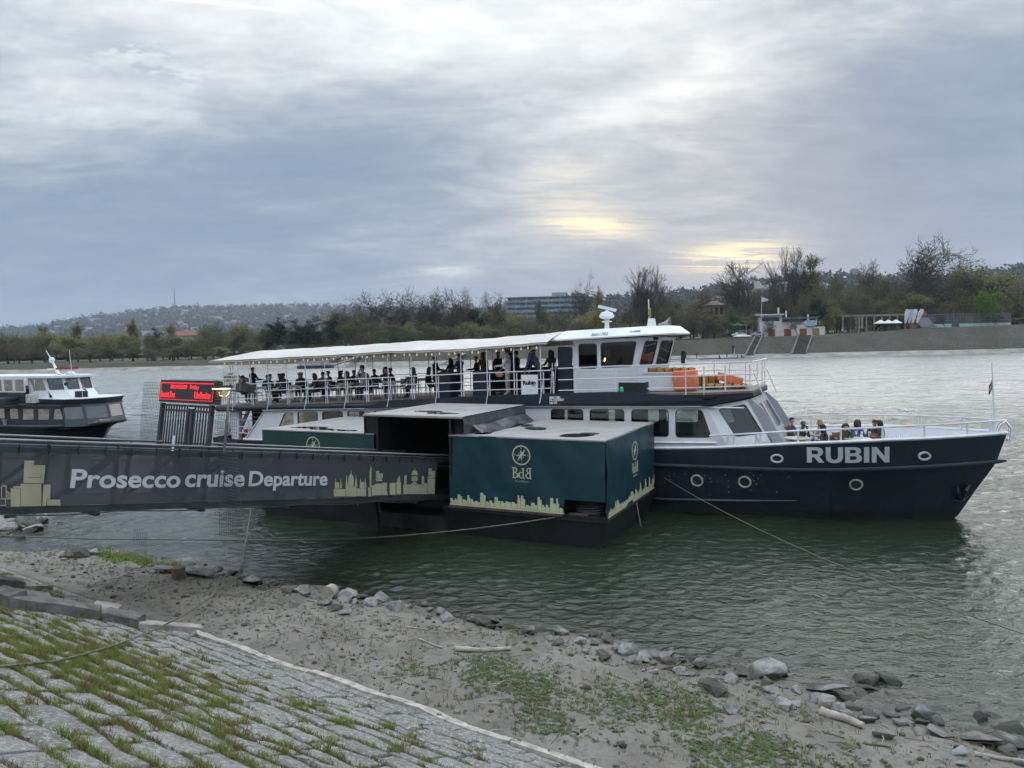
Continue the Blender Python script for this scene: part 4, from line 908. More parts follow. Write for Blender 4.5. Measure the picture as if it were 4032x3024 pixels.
# portholes and fairleads on the near side
def hull_frame(p):
    x, y, z = p; e = .15
    tx = Vector((2*e, -(hb(x+e, z)-hb(x-e, z)), 0)).normalized(); tz = Vector((0, -(hb(x, z+e)-hb(x, z-e)), 2*e)).normalized(); return tx, tz, tx.cross(tz).normalized()
PORTG = mat('porthole glass', (.02, .03, .03), .08, var=.2, spec=.9)
for k, (x, y) in enumerate([(290, 1108), (570, 1116), (1225, 1132)]):
    p = hull_hit('4', x, y); tx, tz, nn = hull_frame(p); c = Vector(p)
    po = part('porthole', MB().ring(c+nn*.0, tx, tz, .185, .035, 24, 6), mat('worn white rim', (.55, .55, .53), .5, var=.2, vs=8, dirt=.5, dirt_rgb=(.2, .14, .1)), hull, smooth=60)
    part('pane', MB().prism([(.17*math.cos(a*PI/12), .17*math.sin(a*PI/12)) for a in range(24)], lambda a, b, t: c+tx*a+tz*b+nn*t, -.05, .006), PORTG, po)
for k, (x, y) in enumerate([(760, 977), (1625, 962)]):
    p = hull_hit('4', x, y); tx, tz, nn = hull_frame(p); c = Vector(p); oval = lambda r1, r2, n=24: [(r1*math.cos(a*2*PI/n), r2*math.sin(a*2*PI/n)) for a in range(n)]
    mb = MB(); mb.loft([[c+tx*(a*f)+tz*(b*f2)+nn*h for a, b in oval(1, 1)] for f, f2, h in ((.20, .145, 0), (.20, .145, .05), (.15, .10, .05), (.14, .09, 0))]); fh = part('fairlead', mb, RAILW, hull, smooth=50)
    part('opening', MB().prism(oval(.145, .095), lambda a, b, t: c+tx*a+tz*b+nn*t, -.03, .012), BLACK, fh)
def warp(me, fn):
    co = np.empty(len(me.vertices)*3, np.float32); me.vertices.foreach_get('co', co); co = co.reshape(-1, 3)
    me.vertices.foreach_set('co', np.array([tuple(fn(*c)) for c in co], np.float32).ravel()); me.update(); return me
# the name in broad capitals, each letter drawn on the hull plate
def letter(ch):
    if ch == 'R': return [[(0, 0), (.24, 0), (.24, .36), (.36, .36), (.58, 0), (.86, 0), (.60, .41), (.70, .46), (.77, .55), (.80, .66), (.80, .76), (.76, .87), (.67, .95), (.52, 1), (0, 1)], [(.24, .55), (.24, .81), (.45, .81), (.53, .78), (.56, .71), (.56, .65), (.53, .58), (.45, .55)]]
    if ch == 'U': return [[(0, 1), (0, .36), (.04, .18), (.12, .07), (.25, 0), (.42, -.02), (.59, 0), (.72, .07), (.80, .18), (.84, .36), (.84, 1), (.60, 1), (.60, .38), (.56, .25), (.49, .19), (.42, .18), (.35, .19), (.28, .25), (.24, .38), (.24, 1)]]
    if ch == 'B': return [[(0, 0), (.50, 0), (.68, .04), (.78, .12), (.82, .24), (.81, .35), (.76, .45), (.64, .52), (.72, .58), (.77, .68), (.77, .79), (.72, .90), (.62, .97), (.48, 1), (0, 1)], [(.24, .60), (.24, .83), (.43, .83), (.51, .79), (.53, .71), (.50, .63), (.43, .60)], [(.24, .18), (.24, .43), (.45, .43), (.54, .39), (.57, .30), (.54, .22), (.45, .18)]]
    if ch == 'I': return [[(0, 0), (.25, 0), (.25, 1), (0, 1)]]
    return [[(0, 0), (.23, 0), (.23, .60), (.61, 0), (.84, 0), (.84, 1), (.61, 1), (.61, .40), (.23, 1), (0, 1)]]
NAMEW = mat('name white', (.66, .69, .72), .5, var=.06, vs=3)
pl, pr = hull_hit('4', 937, 1002), hull_hit('4', 1421, 1000); ptl = hull_hit('4', 937, 913)
off = {'R': 0, 'U': .93, 'B': 1.87, 'I': 2.78, 'N': 3.15}; tot = 3.99
for ch in 'RUBIN':
    dense = []
    for sp in letter(ch):
        q = []
        for i in range(len(sp)):
            a, b = sp[i], sp[(i+1) % len(sp)]; nseg = max(1, int(math.hypot(b[0]-a[0], b[1]-a[1])/.12))
            q += [(lerp(a[0], b[0], j/nseg)+off[ch], lerp(a[1], b[1], j/nseg)) for j in range(nseg)]
        dense.append(q)
    me = curve_mesh(dense, .004)
    def on_hull(u, v, w):
        x = lerp(pl[0], pr[0], u/tot); z = lerp(lerp(pl[2], pr[2], u/tot), lerp(pl[2], pr[2], u/tot)+(ptl[2]-pl[2])*1.02, v); return x, -hb(x, z)-.012-w, z
    flat('letter', warp(me, on_hull), NAMEW, hull, None)
# anchor against the bow plate
ac = hull_hit('4', 1850, 1175); tx, tz, nn = hull_frame(ac); c = Vector(ac)+nn*.06
an = MB(); an.tube([c+tz*.34+tx*.12, c-tz*.25-tx*.10], .045, 6); an.tube([c-tz*.25-tx*.36, c-tz*.32-tx*.1, c-tz*.16+tx*.16], [.02, .06, .02], 6)
an.tube([c-tz*.28-tx*.08, c+tz*.16+tx*.02+nn*.1, c+tz*.30+tx*.22], [.05, .06, .02], 5); an.tube([c-tz*.3-tx*.1, c+tz*.1-tx*.25+nn*.08, c+tz*.28-tx*.22], [.05, .06, .02], 5)
part('anchor', an, NAVY2, rubin, smooth=50)
# paint chips where fenders rubbed
chip = MB(); rc = random.Random(4)
for i in range(46):
    X = rc.choice([rc.gauss(420, 60), rc.gauss(600, 40), rc.gauss(150, 25), rc.uniform(80, 900)]); Y = rc.choice([rc.gauss(1105, 12), rc.gauss(1085, 10), rc.uniform(1065, 1190)])
    p = hull_hit('4', X, Y); tx, tz, nn = hull_frame(p); s = rc.uniform(.008, .03); c = Vector(p)+nn*.004
    pts = [(math.cos(a)*s*rc.uniform(.5, 1.6), math.sin(a)*s*rc.uniform(.4, 1)) for a in np.linspace(0, 5.5, 6)]; chip.prism(pts, lambda a, b, t: c+tx*a+tz*b+nn*t, 0, .003)
tag(part('paint_chips', chip, mat('grey primer', (.30, .31, .31), .7, var=.2), hull), kind='stuff')

# bow deck
bd = MB(); xs = np.linspace(-8, 1.0, 24); bd.add([(x, -max(hb(x, 1.9)-.06, .02), 1.85) for x in xs]+[(x, max(hb(x, 1.9)-.06, .02), 1.85) for x in xs[::-1]], [tuple(range(48))]); part('bow_deck', bd, BGREY, rubin)
def railing(name, pts, heights, posts, r=.024, parent=rubin, post_r=.024):
    rl = part(name, MB().tube([(p[0], p[1], p[2]+heights[0]) for p in pts], r, 6), RAILW, parent, smooth=60)
    for h in heights[1:]: part('rail', MB().tube([(p[0], p[1], p[2]+h) for p in pts], r*.85, 6), RAILW, rl, smooth=60)
    for q in posts: part('post', MB().tube([q, (q[0], q[1], q[2]+heights[0])], post_r, 6), RAILW, rl, smooth=60)
    return rl
gy_ = lambda x, sg: sg*(hb(x, zg(x))-.05)
for sg in (-1, 1):
    xs = [-7.4, -6.8, -5.9, -4.6, -3.35, -2.17, -1.0, -.2, .5, .95, 1.2]; pts = [(x, gy_(x, sg), zg(x)) for x in xs]+([(1.34, 0, zg(1.3))] if sg < 0 else [])
    railing('bow_rail', pts, [.42], [(x, gy_(x, sg), zg(x)) for x in (-6.8, -6.6, -5.9, -5.75, -4.6, -3.35, -2.17, -1.0, .2, .95)], .032, post_r=.034)
# bow fittings
part('bow_roller', MB().tube([(.95, -.25, 2.5), (1.15, -.25, 3.1), (1.3, -.22, 3.22), (1.45, -.2, 3.0), (1.42, -.2, 2.62)], .035, 6).tube([(.95, .25, 2.5), (1.15, .25, 3.1), (1.3, .22, 3.22), (1.45, .2, 3.0), (1.42, .2, 2.62)], .035, 6).tube([(1.42, -.22, 2.62), (1.42, .22, 2.62)], .07, 8), RAILW, rubin, smooth=60)
part('locker', MB().box(-.6, .1, -.5, .4, 1.95, 2.55), BGREY, rubin); part('bollard', MB().lathe([(.10, 1.95), (.10, 2.42), (.15, 2.46), (.15, 2.52), (.05, 2.54)], 12, (-1.5, -.9, 0)).lathe([(.10, 1.95), (.10, 2.42), (.15, 2.46), (.15, 2.52), (.05, 2.54)], 12, (-1.15, -.9, 0)), BLACK, rubin, smooth=40)
part('flagstaff', MB().tube([(1.05, 0, 2.6), (.93, 0, 5.05)], [.035, .018], 6), RAILW, rubin)
fl_ = lambda k, z: (.96-.02*k-.05*k, -.02+.05*math.sin(k*2.0), z)
FLAGC = [mat('flag red', (.40, .035, .04), .8), mat('flag white', (.60, .60, .58), .8), mat('flag green', (.03, .16, .07), .8)]
def drape(parent, x0, z0, w, h, dirx=-1, y0=0.0):
    f = MB(); n = 5
    for i in range(3):
        f.cur = i; za = lambda k, j: z0-h*(j/3)-.10*k*h*1.6
        rows = [[(x0+dirx*w*k/n, y0+.06*math.sin(k*1.9), za(k, i)), (x0+dirx*w*k/n, y0+.06*math.sin(k*1.9+.3), za(k, i+1))] for k in range(n+1)]; f.loft(rows, False, False)
    return part('flag', f, FLAGC, parent)
drape(rubin, .955, 4.55, .10, .32, -1)

# lower cabin
def ctop(x): return interp(x, [-31, -27.3, -19.7, -13.9, -9.6, -7.5], [3.06, 3.18, 3.43, 3.60, 3.66, 3.70])
def zd(x): return interp(x, [-31, -28, -17, -10, -6], [3.33, 3.45, 3.90, 4.14, 4.22])
wins = [[(-26.59, 2.3), (-25.62, 2.36), (-25.62, 3.12), (-26.12, 3.11)]]
for a, b in ((-25.39, -24.24), (-24.01, -22.88), (-22.65, -21.5), (-21.27, -20.1), (-19.9, -18.75), (-18.5, -17.35), (-17.1, -15.95), (-15.6, -14.45), (-13.25, -11.96), (-11.72, -10.41), (-10.16, -8.82)):
    wins.append([(a, ctop(a)-1.04), (b, ctop(b)-1.04), (b, ctop(b)-.085), (a, ctop(a)-.085)])
wins.append([(-8.59, 2.62), (-7.36, 2.66), (-7.68, 3.61), (-8.59, 3.585)])
outer = [(-28.55, 1.72)]+[(x, zg(x)-.02) for x in (-24, -20, -14, -9, -7.3, -6.85)]+[(-7.52, 3.705)]+[(x, ctop(x)) for x in (-9.6, -13.9, -19.7, -27.3)]
YS = 2.36
for sg in (-1, 1):
    cab = None
    holes = [poly_round(w, .14, 5) for w in wins]
    me = warp(curve_mesh([outer]+holes, .03), lambda u, v, w: (u, sg*(YS-abs(0))+sg*w, v))
    cab = flat('cabin_side', me, BWHITE, rubin, None)
    for i, h in enumerate(holes):
        fr = curve_mesh([h, [(lerp(p[0], sum(q[0] for q in h)/len(h), .035), lerp(p[1], sum(q[1] for q in h)/len(h), .045)) for p in h]], .036)
        f = flat('window_frame', warp(fr, lambda u, v, w: (u, sg*YS+w, v)), GASK, cab, None)
        flat('pane', warp(curve_mesh([h], .004), lambda u, v, w: (u, sg*(YS-.005)+w, v)), PANE, f, None)
    part('sill_moulding', MB().tube([(-12.5, sg*(YS+.04), zg(-12.5)+.17), (-7.2, sg*(YS+.04), zg(-7.2)+.15)], .045, 6), RAILW, cab)
    part('drip_rail', MB().tube([(x, sg*(YS+.13), ctop(x)+.02) for x in (-27.3, -20, -14, -10, -7.7)]+[(-7.5, sg*(YS+.05), ctop(-7.5)-.0)], .022, 5).tube([(x, sg*(YS+.05), ctop(x)-.01) for x in (-27.3, -20, -14, -10, -7.55, -6.3)], .025, 5), RAILW, cab)
    # angled front corner panel with its big pane
    c00, c10, c11, c01 = Vector((-6.87, sg*2.36, 2.36)), Vector((-5.50, sg*1.78, 2.45)), Vector((-6.22, sg*1.78, 3.93)), Vector((-7.54, sg*2.36, 3.70))
    bil = lambda u, v, w: (c00*(1-u)+c10*u)*(1-v)+(c01*(1-u)+c11*u)*v+Vector((.4, sg*.9, 0))*w
    hole = poly_round([(.30, .22), (.93, .24), (.86, .92), (.22, .90)], .06, 5)
    cp = flat('corner_panel', warp(curve_mesh([[(0, 0), (.5, 0), (1, 0), (1, .5), (1, 1), (.5, 1), (0, 1), (0, .5)], hole], .03), bil), BWHITE, rubin, None)
    f = flat('window_frame', warp(curve_mesh([hole, [(lerp(p[0], .58, .05), lerp(p[1], .57, .05)) for p in hole]], .036), bil), GASK, cp, None)
    flat('pane', warp(curve_mesh([hole], .004), bil), PANEG, f, None)
    part('corner_skirt', MB().add([(-6.87, sg*2.36, 2.37), (-5.5, sg*1.78, 2.46), (-5.1, sg*1.78, 1.93), (-6.8, sg*2.40, 1.93)], [(0, 1, 2, 3)]), BWHITE, cp)
# cabin front, ceiling, floor, inner pillars
fr_b, fr_t = (-5.42, 2.2), (-6.22, 3.93)
bilf = lambda u, v, w: (lerp(lerp(-5.10, -6.22, v), 0, 0)+w, lerp(-1.78, 1.78, u), lerp(1.95, 3.93, v))
holes = [poly_round([(.08, .42), (.45, .42), (.45, .88), (.12, .88)], .05, 4), poly_round([(.55, .42), (.92, .42), (.88, .88), (.55, .88)], .05, 4)]
cf_ = flat('cabin_front', warp(curve_mesh([[(0, 0), (1, 0), (1, 1), (0, 1)]]+holes, .03), bilf), BGREY, rubin, None)  # white front coloured grey for the shade on its bow-facing side
for h in holes: flat('pane', warp(curve_mesh([h], .003), bilf), PANEG, cf_, None)
part('front_wing', MB().prism([(-5.15, 1.95), (-4.75, 1.95), (-5.75, 3.6), (-6.15, 3.95), (-6.25, 3.9)], lambda p, q, t: (p, t, q), -1.86, -1.80), BGREY, rubin); part('front_wing', MB().prism([(-5.15, 1.95), (-4.75, 1.95), (-5.75, 3.6), (-6.15, 3.95), (-6.25, 3.9)], lambda p, q, t: (p, t, q), 1.80, 1.86), BGREY, rubin)
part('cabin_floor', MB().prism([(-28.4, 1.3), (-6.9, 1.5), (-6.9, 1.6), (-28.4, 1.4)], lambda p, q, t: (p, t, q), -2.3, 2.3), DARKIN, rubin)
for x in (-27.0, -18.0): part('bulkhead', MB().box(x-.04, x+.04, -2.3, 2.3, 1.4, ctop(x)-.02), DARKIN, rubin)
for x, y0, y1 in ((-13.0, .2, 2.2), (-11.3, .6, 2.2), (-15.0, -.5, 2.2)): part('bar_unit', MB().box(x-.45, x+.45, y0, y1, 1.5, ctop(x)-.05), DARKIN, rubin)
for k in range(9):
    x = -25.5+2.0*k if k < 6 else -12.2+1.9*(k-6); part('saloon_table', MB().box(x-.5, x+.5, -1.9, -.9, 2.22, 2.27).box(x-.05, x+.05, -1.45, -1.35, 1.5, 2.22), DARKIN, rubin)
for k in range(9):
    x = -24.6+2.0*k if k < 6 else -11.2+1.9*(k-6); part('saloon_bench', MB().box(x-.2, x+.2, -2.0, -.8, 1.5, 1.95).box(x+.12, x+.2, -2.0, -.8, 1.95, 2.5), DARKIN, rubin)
# aft end: open stern deck, slanted edge post, dark doorway, stairs
part('aft_wall', MB().box(-27.3, -27.2, -2.25, 2.25, 1.5, 3.15), BWHITE, rubin); part('aft_door', MB().box(-27.36, -27.3, -1.9, -.7, 1.55, 3.05), BLACK, rubin)
part('stern_pillar', MB().prism([(-29.5, 1.75), (-29.1, 1.75), (-29.0, 3.1), (-29.6, 3.1)], lambda p, q, t: (p, t, q), -2.25, -2.05), BWHITE, rubin)
part('stern_door', MB().box(-28.95, -27.75, -1.5, -1.42, 1.7, 3.1), BLACK, rubin)
part('slanted_edge', MB().tube([(-27.28, -2.40, 3.18), (-28.58, -2.42, 1.75)], .035, 6), RAILW, rubin)
for k in range(6): part('shutter_slat', MB().box(-28.95, -28.35, -1.56, -1.50, 1.95+.2*k, 2.0+.2*k), BGREY, rubin)
for z in (.25, .55, .85): part('stern_rail', MB().tube([(-31, -1.9, 1.8+z), (-28.2, -2.35, 1.85+z)], .022, 5), RAILW, rubin)
for x in (-30.9, -30.1, -29.4, -28.4): part('stern_post', MB().tube([(x, interp(x, [-31, -28], [-1.9, -2.35]), 1.75), (x, interp(x, [-31, -28], [-1.9, -2.35]), 2.7)], .025, 5), RAILW, rubin)
part('stern_deck', MB().box(-30.9, -27, -2.0, 2.0, 1.5, 1.6), DARKIN, rubin)
st_ = part('stern_stairs', MB().bar((-31.1, -1.2, 1.6), (-30.0, -1.2, 3.4), .06, .2).bar((-31.1, -.4, 1.6), (-30.0, -.4, 3.4), .06, .2), BGREY, rubin)
for k in range(7): part('tread', MB().box(-31.2+.16*k, -30.95+.16*k, -1.2, -.4, 1.75+.25*k, 1.79+.25*k), BLACK, st_)
# upper deck with its navy band
def deck_poly(e): return [(-30.2, -2.45-e), (-8.0, -2.45-e), (-7.4, -2.4-e), (-6.1, -1.75-e), (-6.1, 1.75+e), (-7.4, 2.4+e), (-30.2, 2.45+e)]
dp = []
for i, p in enumerate(deck_poly(0)):
    q = deck_poly(0)[(i+1) % 7]; n = 10 if abs(q[0]-p[0]) > 5 else 1
    dp += [(lerp(p[0], q[0], j/n), lerp(p[1], q[1], j/n)) for j in range(n)]
ud = part('upper_deck', MB().prism(dp, lambda p, q, t: (p, q, zd(p)+t), -.07, 0), DECKM, rubin)
part('deck_edge', MB().prism(dp, lambda p, q, t: (p*1.0, q*1.012, zd(p)+t), -.2, -.075), BLACK, rubin)
part('cabin_ceiling', MB().prism(dp, lambda p, q, t: (p, q*.985, ctop(p)+t if p < -7 else 3.72+t), -.02, .03), mat('cabin ceiling', (.16, .15, .14), .8), rubin)
for sg in (-1, 1):
    band = [(-21.6, zd(-21.6)-.32), (-19.3, ctop(-19.3)+.05), (-13.9, ctop(-13.9)+.05), (-9.6, ctop(-9.6)+.06), (-7.45, 3.76), (-6.18, 3.99), (-6.1, 4.13), (-7.5, 3.93), (-7.9, 4.03), (-10.1, 4.19), (-13.2, 4.10), (-17, 3.94), (-20.8, zd(-20.8)-.02)]
    yb = lambda x: sg*(2.50 if x < -7.5 else lerp(2.50, 1.86, (x+7.5)/1.4))
    part('navy_band', MB().prism(band, lambda p, q, t: (p, yb(p)+sg*t, q), 0, .04), NAVY2, rubin)
    part('aft_band', MB().tube([(x, sg*2.42, ctop(x)+.13) for x in (-30.2, -27, -24, -21)], .125, 10), NAVY2, rubin, smooth=60)
part('stern_band', MB().tube([(-30.2, -2.42, ctop(-30.2)+.13), (-30.2, 2.42, ctop(-30.2)+.13)], .12, 8), NAVY2, rubin, smooth=60)
# lettering on the band
for i, (tx_, w) in enumerate((('8601785', .40), ('H-110/2007', .545), ('180 FŐ', .285))):
    x, z = bside('b5', 360, (1168, 1198, 1235)[i], -2.545); flat('lettering', text_mesh(tx_, .115, .003, .006, w*1.07), NAMEW, rubin, frame((x, -2.546, z), (1, 0, .03), (0, 0, 1)))
part('vent_hole', MB().prism([(.05*math.cos(a), .05*math.sin(a)) for a in np.linspace(0, 5.8, 12)], lambda a, b, t: (-10.75+a, -2.548+t, 3.99+b), 0, .02), BLACK, rubin)
# upper deck rails and canopy poles
PX = [-29.07, -27.98, -26.95, -25.88, -24.80, -23.72, -22.64, -21.56, -20.44, -19.30, -18.15, -17.0, -15.85, -14.7, -13.6]
def ce(x): return interp(x, [-31, -30.3, -28, -23.7, -20.4, -17, -13.4], [5.38, 5.45, 5.51, 5.63, 5.76, 5.80, 6.0])
for sg in (-1, 1):
    pts = [(x, sg*2.47, zd(x)) for x in np.linspace(-30.1, -13.2, 18)]
    railing('deck_rail', pts, [.93, .60, .27], [(x+.12, sg*2.47, zd(x)-.05) for x in PX], .022, post_r=.02)
    for i, x in enumerate(PX):
        part('canopy_pole', MB().tube([(x, sg*2.44, zd(x)-.25), (x, sg*2.46, ce(x)+.02)], .021, 6), RAILW, rubin, smooth=60)
        if i % 2 == 0 and sg < 0: part('slanted_brace', MB().bar((x+.14, -2.50, zd(x)+.62), (x+.0, -2.60, zd(x)-.28), .03, .03), RAILW, rubin)
    pf = [(-12.9, sg*2.45, zd(-12.9)), (-10.7, sg*2.45, zd(-10.7)), (-8.2, sg*2.45, zd(-8.2)), (-7.5, sg*2.38, zd(-7.5)), (-6.15, sg*1.74, zd(-6.15))]
    railing('deck_rail', pf, [.98, .56, .17], [(x, y, zd(x)-.1) for x, y in ((-13.1, sg*2.45), (-12.22, sg*2.45), (-10.7, sg*2.45), (-8.21, sg*2.45), (-7.6, sg*2.40), (-6.95, sg*2.12), (-6.2, sg*1.76))], .024)
railing('front_rail', [(-6.13, -1.74, zd(-6.1)), (-6.13, 1.74, zd(-6.1))], [.98, .56, .17], [(-6.13, y, zd(-6.1)-.1) for y in (-.6, .6)], .024)
railing('stern_deck_rail', [(-30.1, -2.47, zd(-30)), (-30.1, 2.47, zd(-30))], [.93, .60, .27], [(-30.1, y, zd(-30)) for y in (-1.2, 0, 1.2)], .022)
for y in (-1.6, 1.6): part('stay', MB().tube([(-6.1, y, zd(-6)+.6), (-5.75, y, 3.95)], .02, 5), RAILW, rubin)
# canopy
CANV = mat('white canopy canvas', (.56, .535, .49), .75, var=.08, vs=.6, bump=.15, bs=5, dirt=.3, dirt_rgb=(.46, .41, .34)); 
def canopy_mesh():
    V = []; nx, ny = 170, 22; xs = np.linspace(-30.45, -13.25, nx)
    for x in xs:
        sag = .007*math.cos(2*PI*(x-PX[0])/1.1)+.008*math.sin(x*2.7)
        for j in range(ny+1):
            t = -1+2*j/ny; end = min(1, (x+30.45)/1.3)
            z = ce(x)+.40*(1-abs(t)**2.2)*(.35+.65*end**.6)+sag*(1-abs(t)*.4); y = 2.58*t
            V.append((x, y, z))
    V = np.array(V); I = np.arange(nx*(ny+1)).reshape(nx, ny+1)
    Fq = [np.stack([I[:-1, :-1], I[1:, :-1], I[1:, 1:], I[:-1, 1:]], -1).reshape(-1, 4)]
    b = len(V); E = []
    for sg, j in ((-1, 0), (1, ny)):          # scalloped valance hanging from both edges
        E.append(np.array([(x, sg*2.60, ce(x)+.007*math.cos(2*PI*(x-PX[0])/1.1)+.008*math.sin(x*2.7)-.07-.012*abs(math.sin(PI*(x-PX[0])/1.1))) for x in xs]))
    V = np.concatenate([V]+E)
    for q, j in ((0, 0), (1, ny)):
        e = b+q*nx+np.arange(nx); Fq.append(np.stack([I[:-1, j], I[1:, j], e[1:], e[:-1]], -1))
    return np_mesh('canopy', V, np.concatenate(Fq), [CANV], True)
link('canopy', canopy_mesh(), rubin)
for x in PX: part('canopy_hoop', MB().tube([(x, 2.46*t, ce(x)+.38*(1-abs(t)**2.2)-.02) for t in np.linspace(-1, 1, 11)], .018, 5), RAILW, rubin)
# wheelhouse
WY = 1.6
whw = [poly_round([(-12.40, 4.98), (-11.67, 4.98), (-11.67, 5.915), (-12.40, 5.915)], .12, 5), poly_round([(-11.53, 5.0), (-10.33, 5.05), (-10.16, 5.97), (-11.53, 5.93)], .12, 5)]
wo = [(-12.62, 4.08), (-10.17, 4.16), (-10.17, 5.02), (-9.895, 6.08), (-12.62, 6.06)]
wh = None
for sg in (-1, 1):
    w_ = flat('wheelhouse_side', warp(curve_mesh([wo]+whw, .03), lambda u, v, w: (u, sg*WY+w, v)), BWHITE, rubin, None)
    for h in whw:
        cx_, cz_ = sum(p[0] for p in h)/len(h), sum(p[1] for p in h)/len(h)
        f = flat('window_frame', warp(curve_mesh([h, [(lerp(p[0], cx_, .06), lerp(p[1], cz_, .06)) for p in h]], .036), lambda u, v, w: (u, sg*WY+w, v)), GASK, w_, None)
        flat('pane', warp(curve_mesh([h], .003), lambda u, v, w: (u, sg*(WY-.004)+w, v)), PANED, f, None)
    for k in range(5): part('plank_seam', MB().box(-12.55, -10.3, sg*(WY+.031)-.003, sg*(WY+.031)+.003, 4.25+.155*k, 4.256+.155*k), BGREY, w_)
plan = [(-10.18, -1.6), (-9.72, -1.12), (-9.45, 0.0), (-9.72, 1.12), (-10.18, 1.6)]
for i in range(4):
    a, b = plan[i], plan[i+1]; k0 = .0; ov = .30
    nrm = Vector((b[1]-a[1], -(b[0]-a[0]), 0)).normalized()
    def fac(u, v, w, a=a, b=b, nrm=nrm):
        rake = 0 if v < 5.02 else (v-5.02)*.26
        return Vector((lerp(a[0], b[0], u)+rake, lerp(a[1], b[1], u), v))+nrm*w
    hole = poly_round([(.10, 5.10), (.92, 5.10), (.92, 5.97), (.10, 5.97)], .10, 4)
    wf = flat('wheelhouse_front', warp(curve_mesh([[(0, 4.1), (1, 4.1), (1, 5.02), (1, 6.08), (0, 6.08), (0, 5.02)], hole], .025), fac), BWHITE, rubin, None)
    f = flat('window_frame', warp(curve_mesh([hole, [(lerp(p[0], .51, .08), lerp(p[1], 5.53, .06)) for p in hole]], .03), fac), GASK, wf, None)
    flat('pane', warp(curve_mesh([hole], .003), fac), glass_mat('bridge pane', (.60, .64, .64), .06), f, None)
part('wheelhouse_back', MB().box(-12.64, -12.58, -1.55, 1.55, 4.08, 6.0), BWHITE, rubin)
part('wheelhouse_door', MB().prism(rrect(-13.22, -12.66, 4.08, 5.80, .06), lambda p, q, t: (p, -1.62+t, q), -.05, 0), NAVY2, rubin)
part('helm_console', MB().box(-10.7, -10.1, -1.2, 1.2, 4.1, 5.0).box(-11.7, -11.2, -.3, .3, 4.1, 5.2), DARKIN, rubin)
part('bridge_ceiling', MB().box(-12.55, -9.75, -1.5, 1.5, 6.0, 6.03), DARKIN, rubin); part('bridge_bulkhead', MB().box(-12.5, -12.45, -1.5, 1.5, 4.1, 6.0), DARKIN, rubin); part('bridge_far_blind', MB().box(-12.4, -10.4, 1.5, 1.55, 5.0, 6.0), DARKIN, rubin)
# roof with sloping fascia
rb_ = [(-13.40, -1.98), (-9.75, -1.98), (-8.85, -1.1), (-8.85, 1.1), (-9.75, 1.98), (-13.40, 1.98)]; rt_ = [(-12.9, -1.62), (-9.85, -1.62), (-9.2, -.95), (-9.2, .95), (-9.85, 1.62), (-12.9, 1.62)]
zrb = lambda x: 6.03+.035*(x+13.4); zrt = lambda x: 6.40+.03*(x+13.0)
rf = MB(); rf.loft([[(x, y, zrb(x)) for x, y in rb_], [(x, y, zrb(x)+.05) for x, y in rb_], [(x, y, zrt(x)) for x, y in rt_]])
roof = part('wheelhouse_roof', rf, BWHITE, rubin)
for tx_, bx, by, w, s in (('8601785', 885, 388, .64, .19), ('H-110/2007', 1362, 342, .40, .10)):
    x, z = bside('b5', bx, by, -1.86); flat('lettering', text_mesh(tx_, s, .002, .004 if s < .15 else 0, w, .12), mat('grey lettering', (.10, .11, .13), .6), roof, frame((x, -1.98+(z-zrb(x)-.05)*1.13-.016, z), (1, 0, .035), (0, .66, .75)))
part('painted_orange_reflection', MB().add([(-9.42, -1.28, 6.40), (-9.25, -1.12, 6.40), (-8.98, -1.14, 6.16), (-9.1, -1.28, 6.2)], [(0, 1, 2, 3)]).add([(-9.6, -1.5, 6.38), (-9.52, -1.42, 6.38), (-9.45, -1.48, 6.31), (-9.52, -1.55, 6.31)], [(0, 1, 2, 3)]), mat('orange reflection colour', (.85, .24, .14), .5), roof)  # orange quads laid on the roof fascia as a painted reflection
# roof gear
rad_ = part('radar', MB().tube([(-11.83, 0, 6.4), (-11.83, 0, 6.74)], [.10, .08], 10).lathe([(.2, 6.73), (.2, 6.76), (.10, 6.78), (.10, 6.84), (.27, 6.90), (.29, 6.97), (.22, 7.10), (.08, 7.14), (.05, 7.2)], 18, (-11.83, 0, 0)), BWHITE, rubin, smooth=40)
part('scanner_arm', MB().bar((-12.08, -.2, 7.34), (-11.55, .25, 7.18), .14, .11), BWHITE, rad_)
part('satellite_dome', MB().lathe([(.17, 6.52), (.165, 6.6), (.13, 6.80), (.10, 6.81)], 16, (-10.05, 0, 0)), BWHITE, rubin, smooth=40)
part('mast', MB().tube([(-10.2, .2, 6.45), (-10.22, .2, 7.55)], .02, 6), BWHITE, rubin); part('mast_lamp', MB().lathe([(.05, 6.85), (.05, 7.0), (.03, 7.02), (.05, 7.05), (.05, 7.18), (.02, 7.2)], 8, (-10.12, 0, 0)), mat('yellow lamp', (.30, .25, .05), .4), rubin)
part('horn', MB().loft([[(-9.8+.52*t, .05+r*math.cos(a)-.35*t, 6.56+.06*t+r*math.sin(a)) for a in np.linspace(0, 2*PI, 17)[:-1]] for t, r in ((0, .05), (.3, .06), (.6, .09), (.85, .15), (.95, .20), (1, .215), (.96, .19), (.6, .07))], True), mat('grey horn', (.30, .33, .34), .4, metal=.3), rubin, smooth=50)
part('camera_bracket', MB().box(-11.0, -10.75, -.1, .1, 6.62, 6.70).box(-10.9, -10.84, -.04, .04, 6.45, 6.62), BLACK, rubin); part('searchlight', MB().box(-9.62, -9.46, -1.35, -1.2, 6.0, 6.1), BLACK, rubin)
part('wing_mirror', MB().prism(rrect(-.08, .08, -.24, .24, .05), lambda a, b, t: (-8.28+a, -2.42+t, 5.36+b), -.04, .04), BLACK, rubin); part('mirror_post', MB().tube([(-8.21, -2.45, 5.1), (-8.21, -2.44, 5.35)], .022, 6), RAILW, rubin)
